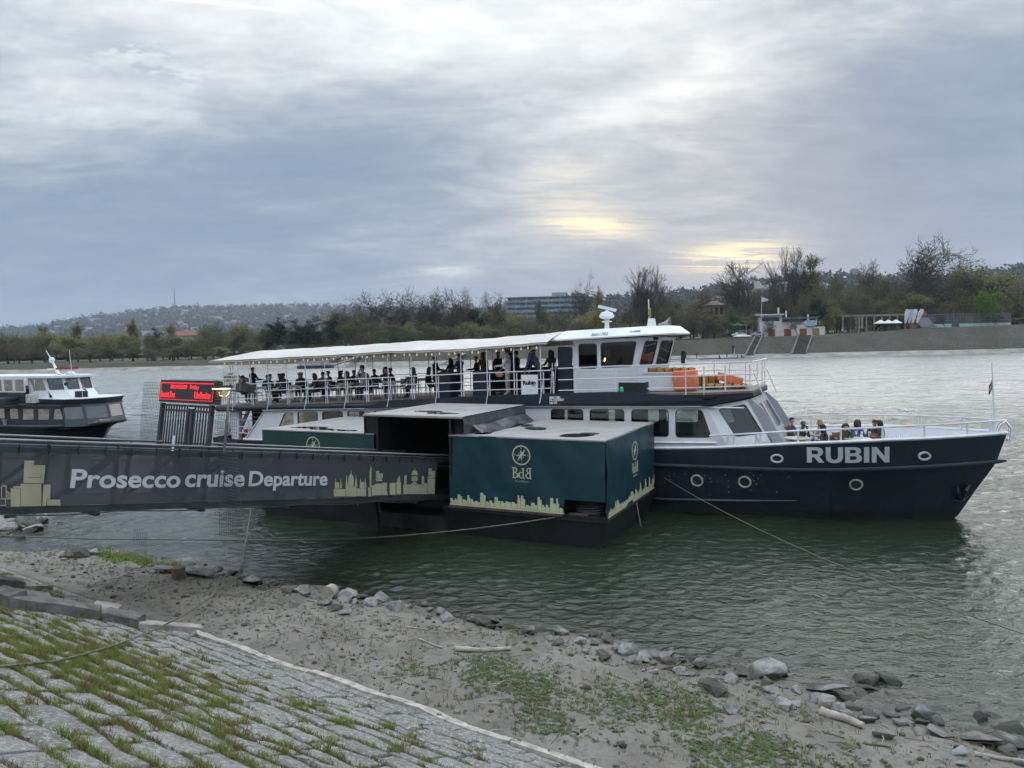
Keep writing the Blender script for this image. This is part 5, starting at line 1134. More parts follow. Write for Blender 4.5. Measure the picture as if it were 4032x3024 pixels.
nb_ = part('navigation_light_board', MB().box(-10.58, -9.58, -2.5, -2.46, 4.17, 4.52).box(-10.58, -9.58, -2.5, -2.2, 4.15, 4.18).box(-9.60, -9.57, -2.52, -2.2, 4.15, 4.53), BLACK, rubin)
part('green_lamp', MB().lathe([(.06, 4.2), (.07, 4.23), (.07, 4.33), (.05, 4.37)], 10, (-10.45, -2.55, 0)), mat('green lamp glass', (.02, .25, .10), .2, emit=.25, emit_rgb=(.02, .5, .2)), nb_)
# string of bulbs under the canopy edge
sl = thing('string_lights', 'string of warm bulbs hanging under the near canopy edge', 'string lights', BO, -ANG)
wire = []; BULB = mat('warm bulb glass', (.75, .60, .36), .2, emit=.3, emit_rgb=(1, .76, .42)); bm_ = MB().lathe([(.012, .0), (.016, -.05), (.03, -.085), (.032, -.11), (.018, -.135)], 7).mesh('bulb', [BULB]); sk_ = MB().lathe([(.018, .03), (.018, -.02)], 6).mesh('socket', [BLACK])
for i in range(46):
    x = -29.6+.352*i; y = -2.42+(.14 if i % 3 == 1 else 0); z = ce(x)-.07-.03*math.sin(i*1.7)**2; wire.append((x, y, z+.03))
    b = link('bulb', bm_, sl); b.location = (x, y, z); link('socket', sk_, b)
part('wire', MB().tube(wire, .008, 4), BLACK, sl)
# notice board on the rail
x0, z0 = bside('3', 747, 645, -2.5); x1, z1 = bside('3', 880, 475, -2.5); nbrd = thing('name_board', 'white board reading Rubin fixed to the upper deck rail', 'sign', BO, -ANG)
part('board', MB().box(x0, x1, -2.53, -2.50, z0, z1), BWHITE, nbrd); flat('lettering', text_mesh('Rubin', .2, .002, .012, (x1-x0)*.78), BLACK, nbrd, frame((x0+.07, -2.533, lerp(z0, z1, .52)), (1, 0, .03), (0, 0, 1)))
flat('small_lettering', text_mesh('CRUISE', .06, .002, 0, (x1-x0)*.22), mat('grey lettering', (.1, .11, .13), .6), nbrd, frame((lerp(x0, x1, .62), -2.533, lerp(z0, z1, .45)), (1, 0, .03), (0, 0, 1)))
# cargo on the forward deck, each its own thing
def on_boat(name, label, cat, group=None): return thing(name, label, cat, BO, -ANG, group)
o = on_boat('deck_freezer', 'white deck locker in front of the wheelhouse', 'locker'); part('body', MB().prism(rrect(-10.02, -8.85, 4.17, 4.78, .03), lambda p, q, t: (p, t, q), -1.45, -.75), BWHITE, o); part('lid', MB().box(-10.05, -8.82, -1.48, -.72, 4.785, 4.84), BWHITE, o); part('handle', MB().box(-8.93, -8.89, -1.50, -1.46, 4.55, 4.68), BGREY, o)
def raft(name, label, cx, cy, z, L, W, H, rz, tilt=0.0, straps=4, m=TANB):
    o = on_boat(name, label, 'life raft' if m is TANB else 'crate'); mw = Matrix.Translation((cx, cy, z)) @ Matrix.Rotation(rz, 4, 'Z') @ Matrix.Rotation(tilt, 4, 'Y')
    mb = MB(); mb.loft([[(x, y*k, zz*k+(1-k)*H/2) for y, zz in poly_round([(-W/2, 0), (W/2, 0), (W/2, H), (-W/2, H)], .05, 3)] for x, k in ((-L/2, .9), (-L/2+.03, 1), (L/2-.03, 1), (L/2, .9))]); b = part('cover', mb, m, o, smooth=40, mw=mw)
    for k in range(straps): x = lerp(-L/2, L/2, (k+.5)/straps); part('strap', MB().box(x-.02, x+.02, -W/2-.01, W/2+.01, -.01, H+.01), mat('dark strap', (.06, .035, .02), .8) if m is TANB else mat('crate lid edge', (.80, .27, .17), .7), b)
    return o
raft('life_raft', 'long ochre life raft lying on the white deck locker', -9.1, -1.05, 4.85, 1.75, .5, .13, 0, 0, 6)
raft('orange_crate', 'upright orange covered crate beside the white locker', -8.42, -1.45, 4.20, .80, .6, .70, rad(4), rad(-3), 0, SALMON); raft('orange_crate', 'tilted orange crate nearest the forward rail', -7.15, -.35, 4.40, .82, .66, .30, rad(20), rad(16), 1, SALMON)
raft('life_raft', 'short ochre life raft behind the upright orange crate', -7.95, .1, 4.26, .75, .7, .40, rad(10), 0, 3); raft('life_raft', 'flat ochre life raft under the tilted orange crate', -7.25, -.55, 4.24, 1.5, .75, .14, rad(3), 0, 5)
# stern flag hanging from the aft rail
sf = on_boat('stern_flag', 'red white green flag drooping at the stern of the boat', 'flag'); part('pole', MB().tube([(-30.3, -1.2, 4.1), (-30.6, -1.2, 5.3)], .02, 5), RAILW, sf)
f = MB(); A0 = bside('2', 245, 425, -1.2); A1 = bside('2', 360, 485, -1.2)
for i in range(3):
    f.cur = i; rows = [[(lerp(A0[0], A1[0], t), -1.2+.1*math.sin(t*9), lerp(A0[1], A1[1], t**.7)-.14*i*(1-.6*t)), (lerp(A0[0], A1[0], t), -1.2+.1*math.sin(t*9+.3), lerp(A0[1], A1[1], t**.7)-.14*(i+1)*(1-.6*t))] for t in np.linspace(0, 1, 9)]; f.loft(rows, False, False)
part('cloth', f, FLAGC, sf)
ex = on_boat('red_locker', 'red locker on the stern side deck behind the gate mesh', 'locker'); part('body', MB().box(-28.8, -28.3, -2.2, -1.9, 1.78, 2.2), mat('red paint', (.40, .02, .02), .5, var=.1), ex); part('lid', MB().box(-28.82, -28.28, -2.22, -1.88, 2.205, 2.25), mat('red paint', (.4, .02, .02), .5), ex)
# ---------------------------------------------------------------- pontoon with canvas cabins (same axes as the boat)
PHULL = mat('black pontoon steel', (.012, .014, .017), .45, var=.35, vs=1.2, bump=.4, bs=5, dirt=.5, dirt_rgb=(.035, .033, .03))
PDECK = mat('pontoon deck steel', (.022, .024, .027), .7, var=.4, vs=2, bump=.4, bs=18, dirt=.5, dirt_rgb=(.06, .055, .05))
TEAL = mat('teal tarpaulin', (.010, .045, .062), .42, var=.10, vs=1.2, bump=.15, bs=3); TEALG = mat('green tarpaulin', (.014, .050, .050), .45, var=.10, vs=1.2, bump=.15, bs=3)
TROOF = mat('taupe roof sheet', (.33, .318, .30), .55, var=.10, vs=.9, bump=.2, bs=3, dirt=.35, dirt_rgb=(.24, .22, .19)); GSHEET = mat('grey plastic sheet', (.085, .09, .10), .3, var=.25, vs=2, bump=.6, bs=5)
CREAM = mat('cream print', (.56, .58, .37), .6, var=.08, vs=3); PUD = mat('rain puddle', (.03, .028, .026), .04, var=.2, spec=.8)
pon = thing('landing_pontoon', 'black steel landing pontoon carrying the green canvas cabins', 'pontoon', BO, -ANG)
def pblock(x0, x1, y0, y1, z1, rl, rr, rf):
    return MB().loft([[(x0+rl, y0+rf, -.7), (x1-rr, y0+rf, -.7), (x1-rr, y1, -.7), (x0+rl, y1, -.7)], [(x0+rl*.95, y0+rf*.9, 0), (x1-rr*.9, y0+rf*.9, 0), (x1-rr*.9, y1, 0), (x0+rl*.95, y1, 0)], [(x0, y0, z1), (x1, y0, z1), (x1, y1, z1), (x0, y1, z1)]])
part('hull', pblock(-22.9, -17.28, -7.9, -2.95, .90, .75, 0, .18), PHULL, pon); part('hull', pblock(-14.62, -9.15, -7.9, -2.72, .90, 0, .38, .18), PHULL, pon)
part('landing_recess', pblock(-17.28, -14.62, -7.72, -2.95, .48, 0, 0, .0), PDECK, pon)
for x0, x1 in ((-22.85, -17.3), (-14.6, -9.2)): part('deck_plate', MB().box(x0, x1, -7.86, -3.0, .904, .915), PDECK, pon)
part('rubbing_edge', MB().box(-14.62, -9.13, -7.94, -7.9, .80, .88), PHULL, pon)
part('wooden_fender', MB().box(-14.4, -10.55, -7.97, -7.9, .90, .97), mat('wet plank', (.10, .065, .05), .8, var=.3, vs=3), pon)
def tarp(P, ex, ey, w, h, nx, ny, cut=None, amp=.012, seed=1, hang=.03):     # a hung sheet with folds; P lower left corner
    P, ex, ey = Vector(P), Vector(ex), Vector(ey); nrm = ex.cross(ey)
    U, W = np.meshgrid(np.linspace(0, w, nx+1), np.linspace(0, h, ny+1), indexing='ij')
    D = amp*fbm2(U*2.2+W*.8, W*1.6, seed, 4)+hang*np.sin(PI*W/h)*.5+.03*np.exp(-((W-.25)/.12)**2)*np.sin(U*3+seed)+amp*.9*np.abs(np.sin(U*1.9+W*2.3+seed))*np.exp(-((W-h)/.9)**2)
    V = np.array([P+ex*u+ey*q+nrm*d for u, q, d in zip(U.ravel(), W.ravel(), D.ravel())]); I = np.arange((nx+1)*(ny+1)).reshape(nx+1, ny+1); Fq = []
    for i in range(nx):
        for j in range(ny):
            u, q = (i+.5)/nx*w, (j+.5)/ny*h
            if cut and cut(u, q): continue
            Fq.append((I[i, j], I[i+1, j], I[i+1, j+1], I[i, j+1]))
    return np_mesh('tarp', V, Fq, [], True)
def tpart(name, me, m, parent): me.materials.append(m); return link(name, me, parent)
# right cabin
cabR = thing('canvas_cabin', 'larger teal canvas cabin with compass logo on the right of the pontoon', 'cabin', BO, -ANG)
fw = tpart('front_wall', tarp((-14.4, -7.85, .97), (1, 0, 0), (0, 0, 1), 5.14, 2.19, 60, 26, lambda u, q: u > 3.89 and q < .42, .02, 3), TEAL, cabR)
rw = tpart('side_wall', tarp((-9.26, -7.85, .93), (0, 1, 0), (0, 0, 1), 5.08, 2.23, 54, 24, None, .028, 5), TEAL, cabR)
tpart('flared_hem', tarp((-9.245, -7.87, .80), (0, 1, 0), (.35, 0, .93) if False else (-.25, 0, .97), 5.0, .32, 44, 4, None, .05, 7), TEAL, rw)
part('back_wall', MB().box(-14.4, -9.3, -2.82, -2.78, .93, 3.12), TEAL, cabR); part('inner_lining', MB().box(-14.35, -9.35, -7.2, -7.16, .93, 3.1), BLACK, cabR); part('left_wall', MB().box(-14.42, -14.38, -7.83, -3.15, .93, 3.14), PHULL, cabR)
def roofm(x0, x1, y0, y1, z, sag, seed):
    U, W = np.meshgrid(np.linspace(x0, x1, 41), np.linspace(y0, y1, 31), indexing='ij'); s = np.sin(PI*(U-x0)/(x1-x0))*np.sin(PI*(W-y0)/(y1-y0))
    Z = z-sag*s+.012*fbm2(U*1.3, W*1.3, seed, 3)*s
    V = np.stack([U, W, Z], -1).reshape(-1, 3); I = np.arange(41*31).reshape(41, 31); Fq = np.stack([I[:-1, :-1], I[1:, :-1], I[1:, 1:], I[:-1, 1:]], -1).reshape(-1, 4)
    return np_mesh('roof', V, Fq, [TROOF], True)
rfR = link('roof', roofm(-14.4, -9.25, -7.87, -2.76, 3.17, .06, 4), cabR)
part('roof_hem', MB().box(-14.4, -9.25, -7.885, -7.86, 3.13, 3.165).box(-9.255, -9.235, -7.87, -2.76, 3.12, 3.16), TROOF, rfR)
def puddle(zx, zy, rx, ry, parent, z, ang=0.0):
    p = gz(980+zx/1.286, 1550+zy/1.286, z)-np.array(BO); c = (float(p@BU), float(p@BV)); n = 26; ca, sa = math.cos(ang), math.sin(ang)
    rim = [(rx*math.cos(a)*(1+.10*math.sin(3*a+zx)), ry*math.sin(a)*(1+.12*math.sin(2*a+zy))) for a in np.linspace(0, 2*PI, n+1)[:-1]]
    part('puddle', MB().prism(rim, lambda a, b, t: (c[0]+a*ca-b*sa, c[1]+a*sa+b*ca, z+t), -.02, .006), PUD, parent)
for q in ((1655, 212, .52, .42, .5), (1722, 203, .30, .30, 0), (1455, 174, .38, .26, 0), (1185, 201, .30, .3, 0), (1410, 160, .2, .3, 0)): puddle(q[0], q[1], q[2], q[3], rfR, 3.155, q[4])
# coil of hose and a plank behind the opening
hose = thing('hose_coil', 'black coiled hose behind the gap under the right cabin wall', 'hose', BO, -ANG); hm2 = MB()
for k in range(7): hm2.tube([(-9.86+.47*math.cos(a), -7.42+.28*math.sin(a), .97+.058*k+.02*math.sin(2*a+k)) for a in np.linspace(0, 2*PI, 22)], .026, 5, False)
part('coil', hm2, mat('black rubber', (.02, .02, .021), .5), hose, smooth=60)
pk = thing('loose_plank', 'short brown plank lying in the gap under the right cabin wall', 'plank', BO, -ANG); part('board', MB().bar((-10.42, -7.75, .955), (-9.8, -7.80, .97), .12, .05), mat('wet plank', (.1, .065, .05), .8), pk)
# left cabin
cabL = thing('canvas_cabin', 'smaller green canvas cabin left of the dark entrance', 'cabin', BO, -ANG)
fwL = tpart('front_wall', tarp((-22.13, -7.85, .93), (1, 0, 0), (0, 0, 1), 4.86, 2.17, 40, 20, seed=9), TEALG, cabL)
part('side_wall', MB().box(-22.16, -22.13, -7.85, -3.15, .93, 3.09), TEALG, cabL); part('back_wall', MB().box(-22.1, -17.3, -3.18, -3.14, .93, 3.08), TEALG, cabL)
rfL = link('roof', roofm(-22.15, -17.2, -7.87, -3.1, 3.105, .05, 6), cabL); part('roof_hem', MB().box(-22.15, -17.25, -7.885, -7.86, 3.07, 3.10), TROOF, rfL)
for q in ((312, 172, .75, .30, .2), (385, 181, .72, .22, 0), (482, 187, .62, .22, 0)): puddle(q[0], q[1], q[2], q[3], rfL, 3.09, q[4])
# raised entrance between them
ent = thing('entrance_shelter', 'raised dark entrance shelter between the two canvas cabins', 'shelter', BO, -ANG)
rfE = link('roof', roofm(-17.62, -13.85, -7.95, -3.35, 3.75, .04, 8), ent); part('roof_frame', MB().box(-17.62, -13.85, -7.97, -7.92, 3.69, 3.745), TROOF, rfE)
for q in ((907, 88, .5, .16, .1), (975, 99, .62, .2, 0)): puddle(q[0], q[1], q[2], q[3], rfE, 3.735, q[4])
tpart('side_sheet', tarp((-13.86, -7.9, 3.14), (0, 1, 0), (0, 0, 1), 4.5, .58, 40, 8, None, .03, 11), GSHEET, ent)
tpart('draped_sheet', tarp((-13.45, -7.5, 3.165), (0, 1, 0), (-.8, 0, .55), 4.1, .42, 36, 6, None, .05, 12), GSHEET, ent)
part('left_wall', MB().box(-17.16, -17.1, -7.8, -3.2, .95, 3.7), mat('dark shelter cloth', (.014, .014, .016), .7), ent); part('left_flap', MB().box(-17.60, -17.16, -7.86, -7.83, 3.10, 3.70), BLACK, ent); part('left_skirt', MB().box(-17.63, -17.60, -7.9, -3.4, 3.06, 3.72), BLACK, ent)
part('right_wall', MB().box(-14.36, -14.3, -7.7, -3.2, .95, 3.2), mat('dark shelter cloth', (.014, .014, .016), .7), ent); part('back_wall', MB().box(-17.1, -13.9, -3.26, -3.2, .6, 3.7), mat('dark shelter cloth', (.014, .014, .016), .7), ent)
part('opening_shade', MB().box(-14.35, -13.9, -7.55, -7.5, 3.17, 3.7), BLACK, ent)  # black panel filling an opening, in place of its shade
for x in (-17.12, -14.34): part('frame_post', MB().box(x-.04, x+.04, -7.88, -7.80, .5, 3.7), PHULL, ent)
part('floor', MB().box(-17.2, -14.4, -5.6, -3.25, .5, .56), PDECK, ent)
# logo: compass ring, star, needle, monogram
def logo(parent, O_, ex, s, name=True):
    mw = frame(O_, ex, (0, 0, 1)); circ = lambda r, n=40: [(r*math.cos(a*2*PI/n), r*math.sin(a*2*PI/n)) for a in range(n)]
    ring = flat('compass_ring', curve_mesh([circ(.30*s), circ(.262*s)], .002), CREAM, parent, mw)
    for k in range(8):
        a = PI/2-k*PI/4+.06; L = (.175 if k % 2 == 0 else .115)*s; r0 = .075*s; w = .36 if k % 2 == 0 else .25
        flat('star_point', curve_mesh([[(L*math.cos(a), L*math.sin(a)), (r0*math.cos(a-w), r0*math.sin(a-w)), (r0*math.cos(a+w), r0*math.sin(a+w))]], .002), CREAM, ring, None)
    a = rad(52); flat('needle', curve_mesh([[(.235*s*math.cos(a), .235*s*math.sin(a)), (.045*s*math.sin(a), -.045*s*math.cos(a)), (-.235*s*math.cos(a), -.235*s*math.sin(a)), (-.045*s*math.sin(a), .045*s*math.cos(a))]], .004), CREAM, ring, None)
    for ch, a in (('N', PI/2), ('E', 0), ('S', -PI/2), ('W', PI)): flat('mark', text_mesh(ch, .06*s, .002, 0, None, 0, 'CENTER'), CREAM, ring, Matrix.Translation((.213*s*math.cos(a), .213*s*math.sin(a)-.02*s, 0)))
    if not name: return
    B = letter_serif('B'); d = letter_serif('d'); sc_ = .33*s
    for ch, x, mir in ((B, -.315, 1), (d, -.105, 1), (B, .33, -1)):
        me = curve_mesh([[(p[0]*mir*sc_+x*s, p[1]*sc_-.70*s) for p in sp][::mir] for sp in ch], .002); flat('monogram_letter', me, CREAM, ring, None)
    flat('wordmark', text_mesh('BudaBest', .105*s, .002, 0, .44*s, 0, 'CENTER'), mat('pale teal print', (.24, .36, .34), .6), ring, Matrix.Translation((0, -.82*s, 0)))
def letter_serif(ch):
    if ch == 'B': return [[(0, 0), (.38, 0), (.52, .05), (.60, .15), (.61, .27), (.57, .40), (.46, .50), (.35, .53), (.45, .60), (.52, .70), (.52, .82), (.47, .92), (.37, .98), (.25, 1), (-.04, 1), (-.03, .96), (.05, .95), (.09, .90), (.09, .09), (.05, .045), (0, .04)],
                          [(.21, .56), (.21, .94), (.30, .93), (.38, .87), (.41, .77), (.38, .65), (.31, .57)], [(.21, .06), (.21, .50), (.34, .48), (.45, .40), (.49, .28), (.46, .14), (.37, .07)]]
    return [[(.42, .42), (.42, .90), (.32, .87), (.31, .92), (.53, 1.0), (.54, .98), (.54, .12), (.57, .05), (.64, .03), (.63, 0), (.44, -.02), (.43, .06), (.30, 0), (.18, .0), (.06, .08), (0, .22), (.0, .36), (.06, .50), (.17, .59), (.30, .59), (.38, .55)], [(.42, .14), (.42, .42), (.36, .51), (.26, .53), (.17, .47), (.12, .35), (.13, .2), (.20, .10), (.31, .08)]]
logo(fw, (-11.88, -7.90, 2.64), (1, 0, 0), 1.0); logo(fwL, (-19.82, -7.89, 2.62), (1, 0, 0), 1.0, False); logo(rw, (-9.205, -5.15, 2.52), (0, 1, 0), 1.0)
# printed skyline along the hems
rs_ = random.Random(12)
def skyline(parent, name, fn, w, hmax, gap=None):
    mb = MB(); x = 0.02; i = 0
    while x < w-.1:
        bw_ = rs_.uniform(.10, .22); h = hmax*rs_.choice([.35, .3, .45, .42, .5, .38, .95, .7]); h2 = h*rs_.uniform(.6, .9)
        if not (gap and gap[0] < x+bw_ and x < gap[1]):
            mb.prism([(x, 0), (x+bw_-.012, 0), (x+bw_-.012, h2), (x+bw_*.55, h2), (x+bw_*.55, h), (x+.01, h), (x+.01, h2*.8), (x, h2*.8)], fn, 0, .004+.002*(i % 2))
        x += bw_; i += 1
    mb.prism([(0, -.05), (w, -.05), (w, -.005), (0, -.005)], fn, 0, .004)
    return part(name, mb, CREAM, parent)
skyline(fw, 'skyline_print', lambda p, q, t: (-14.38+p, -7.92-t, 1.02+q), 3.86, .42); skyline(rw, 'skyline_print', lambda p, q, t: (-9.19+t-.1*max(0, .25-q), -7.8+p, .96+q), 4.9, .48)

# ---------------------------------------------------------------- gangway
GP0 = Vector((-2.504, 24.0, 1.214)); GP1 = Vector((-9.68, 14.2, 3.11)); GA = (GP0-GP1).normalized(); GB = Vector((-GA.y, GA.x, 0)).normalized(); GN = GA.cross(GB)*1.0
if GN.z < 0: GN = -GN
GL_ = (GP0-GP1).length; GWID = 2.2            # GA runs down to the pontoon, GB to the far side, GN up
def gp(a, b, v): return GP1+GA*a+GB*b+GN*v
STEELD = mat('dark gangway steel', (.035, .038, .042), .5, var=.25, vs=3, dirt=.3, dirt_rgb=(.07, .055, .045)); RAILS = mat('bright handrail steel', (.22, .235, .25), .35, metal=.5, var=.1)
gw = thing('gangway', 'long dark steel truss gangway sloping down to the pontoon', 'gangway'); A0_, A1_ = -4.0, GL_+.75
part('walkway_floor', MB().bar(gp(A0_, GWID/2, -.06), gp(A1_, GWID/2, -.06), .08, GWID-.1, GB), PDECK, gw)
for b in (0.04, GWID):
    part('bottom_chord', MB().bar(gp(A0_, b, -.07), gp(A1_, b, -.07), .10, .14, GN), STEELD, gw); part('top_chord', MB().bar(gp(A0_, b, 1.10), gp(A1_, b, 1.10), .09, .10, GN), STEELD, gw)
    part('handrail', MB().tube([gp(A0_, b, 1.27), gp(A1_, b, 1.27)], .030, 8), RAILS, gw, smooth=60); part('handrail_rail', MB().tube([gp(A0_, b+.02, 1.19), gp(A1_, b+.02, 1.19)], .018, 6), RAILS, gw, smooth=60); part('mid_rail', MB().tube([gp(A0_, b+.06, .92), gp(A1_, b+.06, .92)], .014, 5), RAILS, gw)
    a = A0_+.6; k = 0
    while a < A1_-.4:
        part('truss_post', MB().bar(gp(a, b+.03, -.05), gp(a, b+.03, 1.08), .10, .08, GA), STEELD, gw)
        if a+1.35 < A1_: part('truss_diagonal', MB().bar(gp(a+.08, b+.05, .0) if k < 8 else gp(a+.08, b+.05, 1.05), gp(a+1.3, b+.05, 1.05) if k < 8 else gp(a+1.3, b+.05, .0), .09, .06, GB), STEELD, gw)
        part('rail_stub', MB().bar(gp(a, b, 1.12), gp(a, b, 1.26), .03, .03, GA), STEELD, gw)
        a += 1.38; k += 1
for k in range(7): part('floor_bearer', MB().bar(gp(A0_+1+2.4*k, -.02, -.17), gp(A0_+1+2.4*k, GWID+.05, -.17), .10, .12, GN), STEELD, gw)
cable = []
for k in range(31): a = lerp(A0_, A1_, k/30); cable.append(gp(a, -.05, -.12-.06*math.sin(PI*((a*.42) % 1))))
part('hanging_cable', MB().tube(cable, .014, 5), BLACK, gw)
# banner: open weave cloth, a little see-through
def weave(name, rgb, alpha):
    m = bpy.data.materials.new(name); m.use_nodes = True; g = NT(m.node_tree)
    tc = g.n('ShaderNodeTexCoord').outputs['Object']; n = g.noise(tc, 1.1, 4, .6)
    b = g.n('ShaderNodeBsdfPrincipled'); g.put(b.inputs['Base Color'], g.mix(g.rng(n, .3, .7), rgb, tuple(c*.75 for c in rgb))); b.inputs['Roughness'].default_value = .6
    t = g.n('ShaderNodeBsdfTransparent'); mx = g.n('ShaderNodeMixShader'); mx.inputs[0].default_value = alpha; g.put(mx.inputs[1], t.outputs[0]); g.put(mx.inputs[2], b.outputs[0])
    g.put(g.n('ShaderNodeOutputMaterial').inputs[0], mx.outputs[0]); return m
WEAVE = weave('charcoal mesh banner', (.050, .057, .064), .86); SANDP = weave('sand banner print', (.46, .43, .29), .93); WHITEP = weave('white banner print', (.60, .62, .65), .95)
def gban(px, py):      # (a, v) on the banner plane
    d = Vector(ray(px, py)); c = Vector(C0); t = (GP1-GB*.03-c).dot(GB)/d.dot(GB); q = c+d*t-GP1; return q.dot(GA), q.dot(GN)
ban = thing('gangway_banner', 'charcoal mesh banner reading Prosecco cruise Departure along the gangway', 'banner')
bw_a1 = gban(1715, 1880)[0]
def bann(u, v, d=0.0): return gp(u, -.045-d+.016*math.sin(u*1.9)+.014*math.sin(u*.7+v*2)+.008*math.sin(u*4.6+v*5)*(1-v), v)
V = []; nu, nv = 120, 8
for i in range(nu+1):
    for j in range(nv+1):
        u = lerp(A0_+.2, bw_a1, i/nu); V.append(bann(u, lerp(.0, 1.05, j/nv)+(.012*math.sin(u*4.5) if j in (0, nv) else 0)))
I = np.arange((nu+1)*(nv+1)).reshape(nu+1, nv+1); link('cloth', np_mesh('cloth', [tuple(v) for v in V], np.stack([I[:-1, :-1], I[1:, :-1], I[1:, 1:], I[:-1, 1:]], -1).reshape(-1, 4), [WEAVE], True), ban)
for k in range(30): u = lerp(A0_+.4, bw_a1-.05, k/29); part('lashing', MB().bar(bann(u, 1.02, .01), gp(u, -.03, 1.2), .012, .03, GB), BLACK, ban)
for w_, x0, x1, yb0, yb1, ytop in (('Prosecco', 276, 706, 1919, 1917.5, 1844), ('cruise', 725, 957, 1915.5, 1913, 1843), ('Departure', 974, 1287, 1912, 1909.5, 1852)):
    a0, v0 = gban(x0, yb0); a1, v1 = gban(x1, yb1); at_, vt = gban(x0, ytop); size = (vt-v0)/.729*(1 if w_ != 'cruise' else 1.0)
    me = text_mesh(w_, size, .002, size*.024, a1-a0)
    flat('word', warp(me, lambda u, v, w: bann(a0+u, lerp(v0, v1, u/(a1-a0))+v, .010+w)), WHITEP, ban, None)
def art(name, polys, k, many=False, dd=.008):
    a, b, s = {'b7': (0, 1700, 2.011), 'b8': (1000, 1700, 2.212)}[k]; mb = MB()
    for i, P in enumerate(polys):
        Q = [gban(a+x/s, b+y/s) for x, y in P]; mb.prism(Q, lambda u, v, t: bann(u, v, t), dd, dd+.004+.003*(i % 3))
    tag(part(name, mb, SANDP, ban), kind='stuff' if many else None)
R4 = lambda x0, y0, x1, y1: [(x0, y1), (x1, y1), (x1, y0), (x0, y0)]
art('tower_print', [R4(83, 448, 158, 592), R4(105, 431, 162, 446), [(192, 228), (270, 228), (254, 328), (183, 402)][::1], [(258, 264), (360, 264), (345, 410), (328, 410), (322, 332), (250, 330)], R4(197, 333, 320, 360), R4(187, 364, 324, 406), R4(162, 412, 326, 588), [(345, 419), (400, 419), (395, 532), (368, 534), (362, 586), (332, 588)], R4(370, 537, 475, 584)], 'b7')
art('bridge_print', [R4(12, 424, 48, 434), R4(6, 434, 14, 520), R4(42, 434, 50, 520), [(48, 462), (84, 488), (84, 494), (48, 470)], R4(0, 526, 84, 534), R4(38, 534, 43, 590), R4(0, 578, 40, 586)]+[R4(52+9*k, 470+6*k, 56+9*k, 524) for k in range(4)], 'b7')
sp = lambda x, y0, y1, w: [(x-w, y1), (x+w, y1), (x, y0)]
dome = lambda x, y, r, h: [(x+r*math.cos(t), y-h*math.sin(t)) for t in np.linspace(0, PI, 9)][::-1]
art('parliament_print', [R4(690, 498, 790, 562), R4(792, 480, 884, 562), R4(886, 492, 966, 560), sp(708, 402, 495, 9), sp(752, 402, 492, 9), sp(801, 372, 480, 10), sp(882, 374, 480, 10), sp(921, 402, 490, 9), sp(962, 398, 488, 9), R4(816, 425, 862, 478), dome(840, 424, 23, 58), sp(841, 336, 372, 4), R4(712, 440, 738, 494), R4(928, 438, 952, 490)], 'b8')
art('column_print', [R4(1002, 340, 1018, 480), R4(988, 484, 1010, 558), sp(1013, 300, 340, 9), R4(986, 552, 1016, 562)], 'b8')
art('block_print', [R4(1058, 340, 1086, 402), R4(1080, 362, 1118, 404), R4(1056, 406, 1110, 430), R4(1050, 452, 1108, 552), R4(1018, 466, 1048, 556), R4(1110, 444, 1154, 550), R4(1122, 526, 1162, 552), R4(1180, 446, 1232, 548), R4(1240, 438, 1280, 546), R4(1250, 406, 1274, 434), sp(1266, 382, 404, 8), R4(1512, 318, 1538, 380), R4(1536, 340, 1568, 384), R4(1508, 386, 1566, 404), R4(1506, 408, 1566, 540), R4(1474, 448, 1502, 542)], 'b8', True)
art('basilica_print', [R4(1302, 458, 1344, 544), R4(1346, 458, 1446, 542), R4(1448, 458, 1474, 542), R4(1310, 400, 1330, 456), dome(1320, 400, 10, 24), R4(1456, 404, 1476, 456), dome(1466, 404, 10, 22), R4(1372, 388, 1420, 430), dome(1396, 378, 26, 42), sp(1398, 316, 336, 4), [(1366, 456), (1424, 454), (1396, 434)]], 'b8')

# ---------------------------------------------------------------- gate on the gangway, its display, wings, lamp
def gate_u(px): # a where the front chord top is sighted at px
    lo, hi = -4.0, GL_
    for i in range(40):
        m = (lo+hi)/2; q = RN.T@(np.array(gp(m, 0, 1.1))-C0); x = CX+F*q[0]/-q[2]
        if x < px: lo = m
        else: hi = m
    return lo
GU = gate_u(826); gate = thing('gangway_gate', 'black barred double gate standing across the gangway', 'gate')
def gt(l, v, d=0.0): return gp(GU+d, GWID-l, v)      # l from the far side (0) to the near side (GWID)
GH = 2.20
for l in (-.05, GWID-.09): part('gate_post', MB().bar(gt(l, -.05), gt(l, GH+.05), .09, .09, GA), STEELD, gate)
for l in (GWID*.52, GWID*.60): part('gate_post', MB().bar(gt(l, -.03), gt(l, GH-.06), .07, .06, GA), STEELD, gate)
for v in (.06, GH, GH-.12): part('gate_rail', MB().bar(gt(0, v), gt(GWID, v), .05, .05, GN), STEELD, gate)
for k in range(17):
    l = .13+k*(GWID-.2)/17
    if abs(l-GWID*.56) > .1: part('gate_bar', MB().bar(gt(l, .06), gt(l, GH-.02), .028, .028, GA), STEELD, gate)
part('white_notice', MB().bar(gt(GWID*.30, .75, -.03), gt(GWID*.30, 1.45, -.03), .10, .01, GA), BWHITE, gate)
disp = thing('display_panel', 'red LED display panel with date above the gangway gate', 'display'); D0, D1, DV0, DV1 = -.12, GWID+.12, GH+.07, GH+.62
part('housing', MB().bar(gt(D0, (DV0+DV1)/2), gt(D1, (DV0+DV1)/2), .16, DV1-DV0, GN), mat('display housing', (.012, .012, .013), .35), disp)
LED = mat('red led', (.5, .01, .01), .5, emit=1.5, emit_rgb=(1.0, .02, .03)); front = -.095
